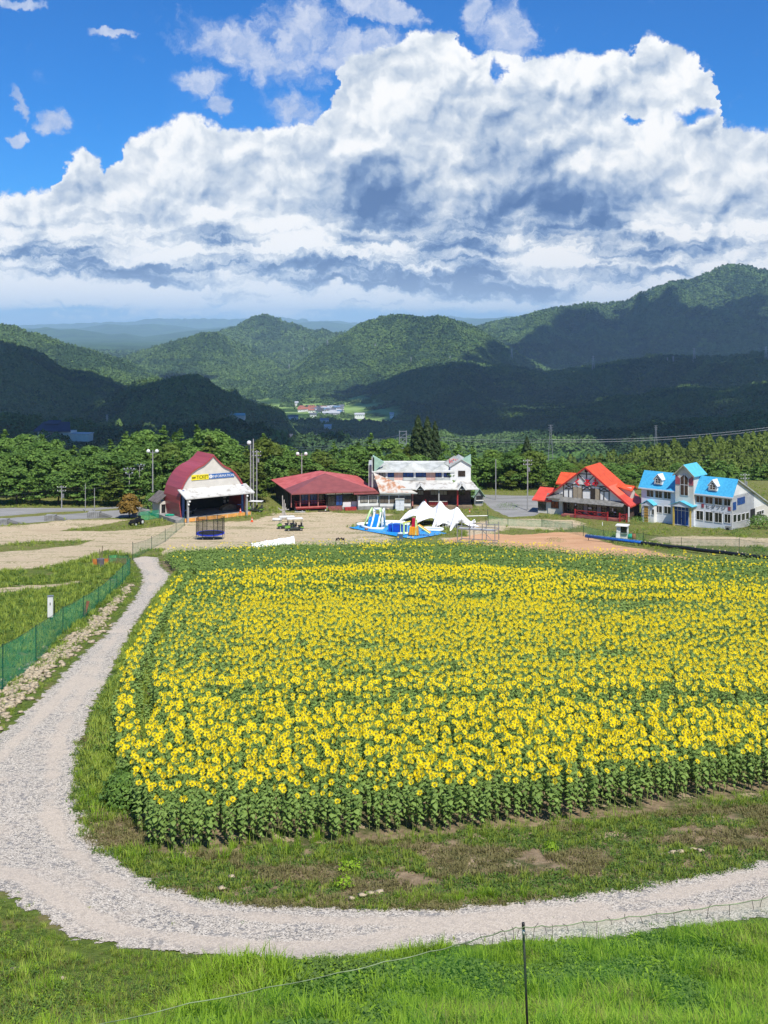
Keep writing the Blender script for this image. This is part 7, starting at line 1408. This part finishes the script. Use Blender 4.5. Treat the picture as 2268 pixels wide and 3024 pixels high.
def pool(x, y, a, b_, rot, lb, r_=.2, fill=IB):
    p = Zq(x, y) + Vector((0, 0, .1)); e = empty('inflatable_pool', p, R(rot), lb, 'inflatable pool'); m = MB(); ring(m, 0, 0, a, b_, r_, IW); m.build('tube_wall', e, True); m = MB(); m.face([(a * .95 * math.cos(t), b_ * .95 * math.sin(t), .12) for t in [6.283 * i / 16 for i in range(16)]], fill); m.build('pool_floor', e)
pool(515, 262, 2.3, 1.5, -14, 'large white inflatable pool behind the blue slide', .26, IW); pool(930, 322, 1.5, .9, -12, 'small white inflatable pool at the right end of the tarpaulin'); pool(215, 268, 1.3, .7, 8, 'small white inflatable ring left of the blue slide', .16, IG)
for k, (x, y, lb) in enumerate(((485, 330, 'dark blue inflatable block, left one of the pair'), (545, 336, 'dark blue inflatable block with light edges, right one of the pair'))):
    p = Zq(x, y) + Vector((0, 0, .1)); e = empty('inflatable_block', p, R(-14), lb, 'inflatable block'); w_ = .42 + .2 * k; m = MB(); m.box(-w_, w_, 0, 1.2, 0, 1.05 + .12 * k, ID); m.build('block', e); m = MB()
    for s in (-w_, w_): m.tube([(s, -.02, .05), (s, -.02, 1.05 + .12 * k)], .05, BT, 5)
    m.tube([(-w_, -.02, 1.1 + .12 * k), (w_, -.02, 1.1 + .12 * k)], .05, BT, 5); m.build('edge_tube', e)
p = Zq(735, 372) + Vector((0, 0, .1)); e = empty('inflatable_slide', p, R(-12), 'small inflatable slide, orange with a red back and lime frame', 'inflatable slide'); m = MB(); m.solid([(-.85, -.1, .05), (.6, -.1, .05), (.5, -.1, 1.25), (-.7, -.1, 1.25)], (0, 1.0, 0), IO)
for i in range(5): u = -.7 + i * .3; m.tube([(u, -.13, .1), (u * .9, -.13, 1.2)], .07, IO, 5)
m.build('base', e); m = MB(); m.solid([(-.45, .1, 1.25), (.1, .1, 1.25), (.05, .1, 2.5), (-.35, .1, 2.5)], (0, .5, 0), IR); m.build('back', e); m = MB(); m.solid([(.5, 0, 1.3), (.5, .8, 1.3), (2.2, .8, .2), (2.2, 0, .2)], (0, 0, .12), IW); m.tube([(.5, 0, 1.5), (2.3, 0, .35)], .1, IG, 6); m.tube([(.5, .8, 1.5), (2.3, .8, .35)], .1, IO, 6); m.build('slide', e)
m = MB(); arch(m, .2, -.1, .9, 2.2, .1, IG); m.tube([(-1.6, .1, .1), (-1.6, .1, 1.8), (-.6, .1, 2.0)], .12, IY, 6); m.tube([(-1.6, .1, .1), (-1.6, .1, 1.7)], .16, IG, 6); m.build('frame_tube', e)
p = Zq(615, 340) + Vector((0, 0, .1)); e = empty('inflatable_gate', p, R(-14), 'blue and lime inflatable gate between the blocks and the orange slide', 'inflatable gate'); m = MB(); m.box(-.35, .55, .1, .5, 0, 1.1, ID); m.build('panel', e); m = MB(); m.tube([(-.4, 0, 0), (-.4, 0, 1.3), (.6, 0, 1.4), (.6, 0, 0)], .09, IG, 6); m.build('frame_tube', e)
p = Zq(640, 365) + Vector((0, 0, .12)); m = MB(); m.tube([(-1.1, 0, .15), (-.2, -.1, .22), (.9, .2, .18), (1.1, .5, .15)], .17, IW, 7); m.build('inflatable_tube', None, True, 'slack white inflatable tube lying in front of the orange slide', 'inflatable tube', loc=p)
p = at(1077, 1567); m = MB(); m.tube([(0, 0, .2), (.5, 0, .22)], .2, M('brown_drum', (.25, .15, .10)), 10); m.build('air_blower', None, True, 'small brown blower at the left edge of the tarpaulin', 'blower', loc=p)
# ---- notice board and small stand at the field edge
b = at(1181, 1604); e = empty('notice_board', b, 0, 'narrow blue-grey notice board behind the sunflowers, below the tarpaulin', 'notice board'); m = MB(); m.box(-.42, .42, -.03, .03, .35, 1.25, M('slate_blue_board', (.10, .15, .22), .4)); m.build('panel', e); m = MB(); m.box(-.38, -.32, -.02, .02, 0, .35, STEEL); m.box(.32, .38, -.02, .02, 0, .35, STEEL); m.build('leg', e)
b = at(1004, 1608); e = empty('cable_stand', b, 0, 'small dark metal stand behind the far edge of the sunflowers', 'stand'); m = MB(); m.bar((-.6, 0, 0), (-.5, 0, .9), .08, BLACK); m.bar((.6, 0, 0), (.55, 0, .95), .08, BLACK); m.bar((-.6, 0, .6), (.6, 0, .65), .08, BLACK)
for i in range(5): m.ball((-.45 + i * .22, 0, .75 + .1 * (i % 2)), .13, DARK, 6, 4)
m.build('frame', e)
# ---- stretch tent
tipsF = [at(1020 + .2773 * x, 1480 + .2773 * y) for x, y in ((568, 216), (738, 242), (920, 291), (1110, 326), (1392, 312), (1432, 272))]
Yr = sum(p.y for p in tipsF) / 6 + 2.6
def ZW(x, y, Y): return WY(1020 + .2773 * x, 1480 + .2773 * y, Y)
pk = [ZW(833, -2, Yr + 1.2), ZW(1012, -2, Yr + .4), ZW(1195, 64, Yr - .4)]; sag = [ZW(932, 72, Yr + .8), ZW(1110, 92, Yr)]
ridge_ = [tipsF[0], tipsF[0].lerp(pk[0], .35) - Vector((0, 0, .35)), tipsF[0].lerp(pk[0], .7) - Vector((0, 0, .45)), pk[0], pk[0].lerp(sag[0], .5) - Vector((0, 0, .15)), sag[0], sag[0].lerp(pk[1], .5) - Vector((0, 0, .15)), pk[1], pk[1].lerp(sag[1], .5) - Vector((0, 0, .18)), sag[1], sag[1].lerp(pk[2], .55) - Vector((0, 0, .1)), pk[2], pk[2].lerp(tipsF[5], .3) - Vector((0, 0, .4)), pk[2].lerp(tipsF[5], .65) - Vector((0, 0, .4)), tipsF[5]]
YE = Yr - .6
edge_ = [tipsF[0], ZW(650, 182, YE), ZW(755, 154, YE + .3), tipsF[1], ZW(822, 205, YE - .6), ZW(905, 178, YE - .2), ZW(945, 196, YE - .6), tipsF[2], ZW(985, 262, YE - 1.2), ZW(1062, 224, YE - .8), ZW(1118, 228, YE - .9), tipsF[3], ZW(1200, 236, YE - .7), ZW(1275, 240, YE - .6), tipsF[4]]
e = empty('stretch_tent', tipsF[1], 0, 'white stretch tent with three peaks and pointed corners on the lawn', 'tent'); o_ = tipsF[1]
def loft(A, B, m, n=8, sub=3):
    def dens(L): 
        out = []
        for i in range(len(L) - 1):
            for k in range(sub):
                t = k / sub; p0, p1, p2, p3 = L[max(0, i - 1)], L[i], L[i + 1], L[min(len(L) - 1, i + 2)]; out.append(0.5 * ((2 * p1) + (-p0 + p2) * t + (2 * p0 - 5 * p1 + 4 * p2 - p3) * t * t + (-p0 + 3 * p1 - 3 * p2 + p3) * t ** 3))
        return out + [L[-1]]
    A, B = dens(A), dens(B); G_ = [[(a.lerp(b, j / n) - Vector((0, 0, .22 * min(1.5, (a - b).length / 3) * math.sin(math.pi * j / n))) - o_) for j in range(n + 1)] for a, b in zip(A, B)]
    st = len(m.v); k_ = m.mid(TENTW); w = n + 1
    for r__ in G_: m.v += [tuple(p) for p in r__]
    for i in range(len(G_) - 1):
        for j in range(n): m.f.append([st + i * w + j, st + (i + 1) * w + j, st + (i + 1) * w + j + 1, st + i * w + j + 1]); m.mi.append(k_)
m = MB(); loft(ridge_, edge_, m); back = [Vector((p.x + .6, 2 * r__.y - p.y + 1.0, p.z)) for p, r__ in zip(edge_, ridge_)]; back[0] = ridge_[0]; loft(ridge_, back, m); m.build('canopy', e, True)
for i, p in enumerate(pk): m = MB(); q = Vector((p.x, p.y, gz(p.x, p.y))); m.tube([q - o_, p - o_ - Vector((0, 0, .05))], .06, STEEL, 6); m.build('pole', e)
for i, (x, y) in enumerate(((820, 225), (1055, 290), (1180, 290))):
    b = at(1020 + .2773 * x, 1480 + .2773 * y) + Vector((0, 1.0, 0)); e = empty('garden_table', b, R(20 * i), ('white round garden table in the shade of the tent, %s' % ('left', 'middle', 'right')[i]), 'table', 'garden tables under the tent'); m = MB(); m.tube([(0, 0, .68), (0, 0, .72)], .5, WHITE, 14); m.build('table_top', e)
    for k in range(4): m = MB(); a0 = k * 1.57 + .6; m.bar((math.cos(a0) * .32, math.sin(a0) * .32, 0), (math.cos(a0) * .2, math.sin(a0) * .2, .68), .05, WHITE); m.build('leg', e)
    for k in range(2 if i != 1 else 3):
        a0 = k * 2.2 + i; c = empty('garden_chair', b + Vector((math.cos(a0) * .95, math.sin(a0) * .8, 0)), a0, 'white plastic garden chair at the %s table under the tent' % ('left', 'middle', 'right')[i], 'chair', 'garden chairs under the tent, %s table' % ('left', 'middle', 'right')[i]); m = MB(); m.box(-.22, .22, -.22, .22, .40, .45, WHITE); m.build('seat', c); m = MB(); m.box(.18, .23, -.22, .22, .45, .88, WHITE); m.build('backrest', c)
        for sx in (-.2, .2):
            for sy in (-.2, .2): m = MB(); m.box(sx - .02, sx + .02, sy - .02, sy + .02, 0, .4, WHITE); m.build('leg', c)
# ---- steel stage frame
b0, b1 = at(1020 + .2773 * 1192, 1480 + .2773 * 450), at(1020 + .2773 * 1562, 1480 + .2773 * 468); e = empty('scaffold_frame', b0, math.atan2(b1.y - b0.y, b1.x - b0.x) * .6, 'open grey steel scaffold frame on the orange soil right of the tent', 'scaffold'); L_ = (b1 - b0).length
for i in range(4):
    x = L_ * i / 3
    for y, h in ((0, 2.6 + .15 * i), (2.4, 2.9)): m = MB(); m.bar((x, y, 0), (x, y, h), .11, STEEL); m.build('upright', e)
for z in (.25, 2.0, 2.45):
    for y in (0, 2.4): m = MB(); m.bar((0, y, z), (L_, y, z), .09, STEEL); m.build('rail', e)
for i in range(4): x = L_ * i / 3; m = MB(); m.bar((x, 0, 2.0), (x, 2.4, 2.0), .08, STEEL); m.bar((x, 0, .25), (x, 2.4, .25), .08, STEEL); m.build('cross_rail', e)
m = MB(); m.box(.1, L_ - .1, .1, 1.0, 2.03, 2.09, M('pale_deck_board', (.45, .46, .47), .6)); m.build('deck', e); m = MB(); m.bar((L_ * .67, 0, 2.0), (L_, 0, .3), .07, STEEL); m.build('diagonal_brace', e)
# ---- white booth
f = Fr(770, 575, -20, (1700, 1500, .1567)); B = f.root('booth', 'small white ticket booth with a flat roof in front of the chalet', 'booth'); BO = Vector((0, 0, 0)); a = f.fv(972, 570); W_ = a.x; hL = f.fv(770, 335).z; dp = f.fu(640, 500, 0).y; dp = max(1.5, min(2.6, dp))
m = MB(); m.box(0, W_, 0, dp, 0, hL, WHITE); m.build('walls', B); m = MB(); m.solid([(-.12, -.3, hL + .12), (W_ + .15, -.3, hL + .12), (W_ + .15, dp + .15, hL + .05), (-.12, dp + .15, hL + .05)], (0, 0, -.14), WHITE); m.build('roof', B); a, b = f.fv(850, 465), f.fv(965, 355); panel(B, (a.x, -.01, a.z), X_, -Y_, b.x - a.x, b.z - a.z, DARK, GLASS, 1)
m = MB(); m.box(a.x - .1, b.x + .1, -.22, 0, a.z - .12, a.z - .06, GREY); m.build('counter', B); m = MB(); m.box(a.x - .05, b.x + .05, -.35, 0, b.z + .06, b.z + .14, WHITE); m.build('shade', B); m = MB(); m.box(-.03, 0, dp * .3, dp * .65, .1, hL - .35, GREYR); m.build('door', B); m = MB(); m.solid([(-.05, -.35, 0), (.55, -.35, 0), (.55, -.1, .75), (-.05, -.1, .75)], (0, -.04, 0), WHITE); m.build('leaning_panel', B)
m = MB(); m.ball((0, 0, .3), .5, M('green_net_cloth', (0.01, 0.35, 0.22)), 8, 5, .8); m.build('netting_bundle', None, True, 'crumpled green netting right of the white booth', 'netting', loc=at(1862, 1590)); m = MB(); m.tube([(0, 0, 0), (0, 0, 1.0)], [.35, .25], M('rust_metal', (.35, .12, .05)), 8); m.build('rusty_drum', None, True, 'rusty brown drum right of the white booth', 'drum', loc=at(1872, 1597))
# ---- long pipe: blue half and black half
pa, pb, pc = at(1730, 1596), at(1895, 1613), at(2345, 1668)
e = empty('conveyor_pipe', pa, 0, 'long low blue trough on short legs in front of the white booth', 'trough'); d_ = pb - pa; m = MB(); m.tube([Vector((0, 0, .62)), d_ * .5 + Vector((0, 0, .56)), d_ + Vector((0, 0, .5))], .22, M('royal_blue_plastic', (.01, .13, .55), .4, .15, 3), 8); m.build('trough', e, True); m = MB(); m.bar((0, -.12, .86), d_ + Vector((0, -.12, .72)), .12, M('pale_blue_sheet', (.25, .50, .75), .5, .3, 2)); m.build('cover_strip', e)
for t in (.05, .5, .95): m = MB(); q = d_ * t; m.bar(q, q + Vector((0, 0, .5)), .09, WOOD); m.build('leg', e)
e = empty('black_pipe', pb, 0, 'long thick black pipe running to the right edge below the blue-roofed lodge', 'pipe'); d_ = pc - pb; m = MB(); m.tube([d_ * (i / 12) + Vector((0, 0, .42 + .03 * math.sin(i * 2))) for i in range(13)], .23, BLACK, 10); m.build('tube', e, True); rk = random.Random(9)
for i in range(14): t = rk.uniform(.02, .98); q = d_ * t; m = MB(); m.ball(q + Vector((0, -.02, .68)), rk.uniform(.06, .13), STONE, 6, 4); m.build('weight_stone', e, True)
# ---- shrubs
def shrub(px, py, h, w, mat, lb, seed, n=900, name='shrub', cat='shrub'):
    r = np.random.RandomState(seed); f_ = r.rand(n) ** .7; a = r.uniform(0, 6.28, n); Rr = w / 2 * np.sqrt(np.clip(1 - (f_ * .9) ** 2, 0, 1)) * r.uniform(.5, 1.1, n); C = np.c_[np.cos(a) * Rr, np.sin(a) * Rr, h * f_]; N = np.c_[np.cos(a), np.sin(a), np.full(n, .8)]; V, T = tris(C, N, max(.05, h * .07), r); b = at(px, py)
    o = link(name, mesh_np(name, V, T, mat, attrs={'rnd': np.repeat(r.rand(n), 3)}), None, b); tag(o, lb, cat)
shrub(395, 2370, 1.25, 2.6, L_BROAD, 'dense dark green bush at the lower left corner of the sunflower field', 1, 3200)
shrub(2245, 1560, 2.0, 4.0, L_BROAD, 'wild green bush at the right side of the blue-roofed lodge', 2); shrub(2190, 1580, .9, 4.5, L_BROAD, 'low green shrub below the near corner of the blue-roofed lodge', 3); shrub(1885, 1545, 1.0, 4.5, L_PINE, 'low yellow green shrub between the chalet and the blue-roofed lodge', 4)
shrub(1336, 1484, 1.6, 1.6, L_BROAD, 'pale green bush at the porch of the rest house', 5, 500); shrub(1378, 1484, 2.2, 1.6, L_BROAD, 'taller bush left of the small kiosk', 6, 500); shrub(448, 1500, 2.6, 3.0, L_PINE, 'yellow green shrub left of the side room of the ticket hall', 7, 900)
shrub(1500, 1500, .8, 5, L_PINE, 'bright green weeds along the net at the gravel lot', 8, 600); shrub(1995, 1640, .9, 2.2, L_PINE, 'leafy weed clump below the black pipe', 9, 400); shrub(2240, 1640, 1.0, 2.5, L_BROAD, 'dark weed clump at the right end of the black pipe', 10, 400); shrub(1640, 1600, .5, 3, L_PINE, 'low weeds below the blue trough', 11, 300)
shrub(1030, 2562, .28, .9, G_LUSH, 'bright leafy weed rosette in the dark strip below the sunflowers, centre', 12, 220, 'weed_rosette', 'weed'); shrub(1625, 2512, .30, .6, G_LUSH, 'light green weed in the strip, right of centre', 13, 160, 'weed_rosette', 'weed'); shrub(1015, 2618, .3, .7, G_LUSH, 'green weed tuft just above the gravel, centre', 14, 160, 'weed_rosette', 'weed')
# ---- bits in front of the rest house and pavilion
def bike(px, py, rot, lb):
    b = at(px, py); e = empty('bicycle', b, R(rot), lb, 'bicycle', 'parked bicycles')
    for x in (-.5, .5):
        m = MB(); m.tube([(x + .33 * math.cos(t), 0, .34 + .33 * math.sin(t)) for t in [6.283 * i / 14 for i in range(15)]], .03, BLACK, 4, False); w_ = m.build('wheel', e)
    m = MB(); [m.bar(p_, q_, .05, WHITE) for p_, q_ in (((-.5, 0, .34), (-.15, 0, .8)), ((-.15, 0, .8), (.38, 0, .78)), ((-.15, 0, .8), (0, 0, .32)), ((0, 0, .32), (.38, 0, .78)), ((0, 0, .32), (-.5, 0, .34)), ((.38, 0, .78), (.5, 0, .34)))]; m.build('frame', e)
    m = MB(); m.bar((.36, -.25, 1.0), (.36, .25, 1.0), .04, BLACK); m.bar((.37, 0, .78), (.36, 0, 1.0), .04, BLACK); m.build('handlebar', e); m = MB(); m.box(-.28, -.06, -.07, .07, .86, .92, BLACK); m.build('saddle', e)
bike(1278, 1490, 10, 'white-framed bicycle leaning before the porch railing, left one'); bike(1300, 1490, -20, 'white-framed bicycle before the porch railing, middle one'); bike(1322, 1489, 30, 'white-framed bicycle before the porch railing, right one')
for px, py, s_, lb in ((1146, 1506, .35, 'white bucket-like lump in front of the shuttered rest house wall'), (1204, 1506, .28, 'grey stone beside the white storage cabinet'), (1322, 1497, .35, 'pale boulder in the lawn before the porch'), (1345, 1500, .32, 'flat boulder in the lawn right of the bicycles'), (1388, 1498, .3, 'white bag-like stone beside the kiosk')):
    x, y, z = at(px, py); v, t, m_, a = RK[int(px) % 7]; o = link('stone', mesh_np('stone', v * s_, t, STONE), None, (x, y, z + s_ * .4)); tag(o, lb, 'stone')
m = MB(); m.tube([(0, 0, 0), (0, 0, .65)], .09, CONE, 8); m.tube([(0, 0, .25), (0, 0, .4)], .1, WHITE, 8, False); m.build('red_marker', None, False, 'small red marker post on the lawn between the rest house and the tent', 'marker', loc=at(1387, 1515))
m = MB(); m.tube([(0, 0, .1), (3.5, .4, .1)], .08, WHITE, 6); m.build('white_pipe', None, False, 'long thin white pipe lying on the lawn right of the tent', 'pipe', loc=at(1378, 1526))
m = MB(); m.box(-1.0, 1.0, -.2, .2, 0, .22, BLACK); m.ball((.3, 0, .3), .12, WHITE); m.build('black_crate', None, False, 'low black tray in front of the pavilion veranda', 'tray', loc=at(956, 1512)); m = MB(); m.box(-.9, .9, -.2, .2, 0, .15, GREYR); m.ball((.4, 0, .2), .15, STEEL, 6, 4); m.build('metal_scrap', None, False, 'flat pale scrap metal on the ground before the pavilion veranda', 'scrap', loc=at(886, 1513))
m = MB(); m.bar((0, 0, 0), (0, 0, .9), .1, YEL); m.build('marker_stake', None, False, 'short yellow stake at the right end of the chalet deck', 'stake', loc=at(1851, 1537)); m = MB(); m.bar((0, 0, 0), (0, 0, .55), .1, WHITE); m.build('marker_stake', None, False, 'short white stake in the lawn left of the booth', 'stake', loc=at(1779, 1552))

# ================================================================== air
hz = MB(); HAZE, _T, _b, _o = new_mat('thin_blue_air'); _T.n.remove(_b)
pv = _T.n.new('ShaderNodeVolumePrincipled'); pv.inputs['Color'].default_value = (0.50, 0.74, 1.0, 1); pv.inputs['Density'].default_value = 5.0e-5; pv.inputs['Anisotropy'].default_value = -0.1
_T.l.new(pv.outputs[0], _o.inputs['Volume'])
hz.box(-40000, 40000, -400, 31000, -700, 430, HAZE); h_ = hz.build('haze'); tag(h_, kind='stuff')
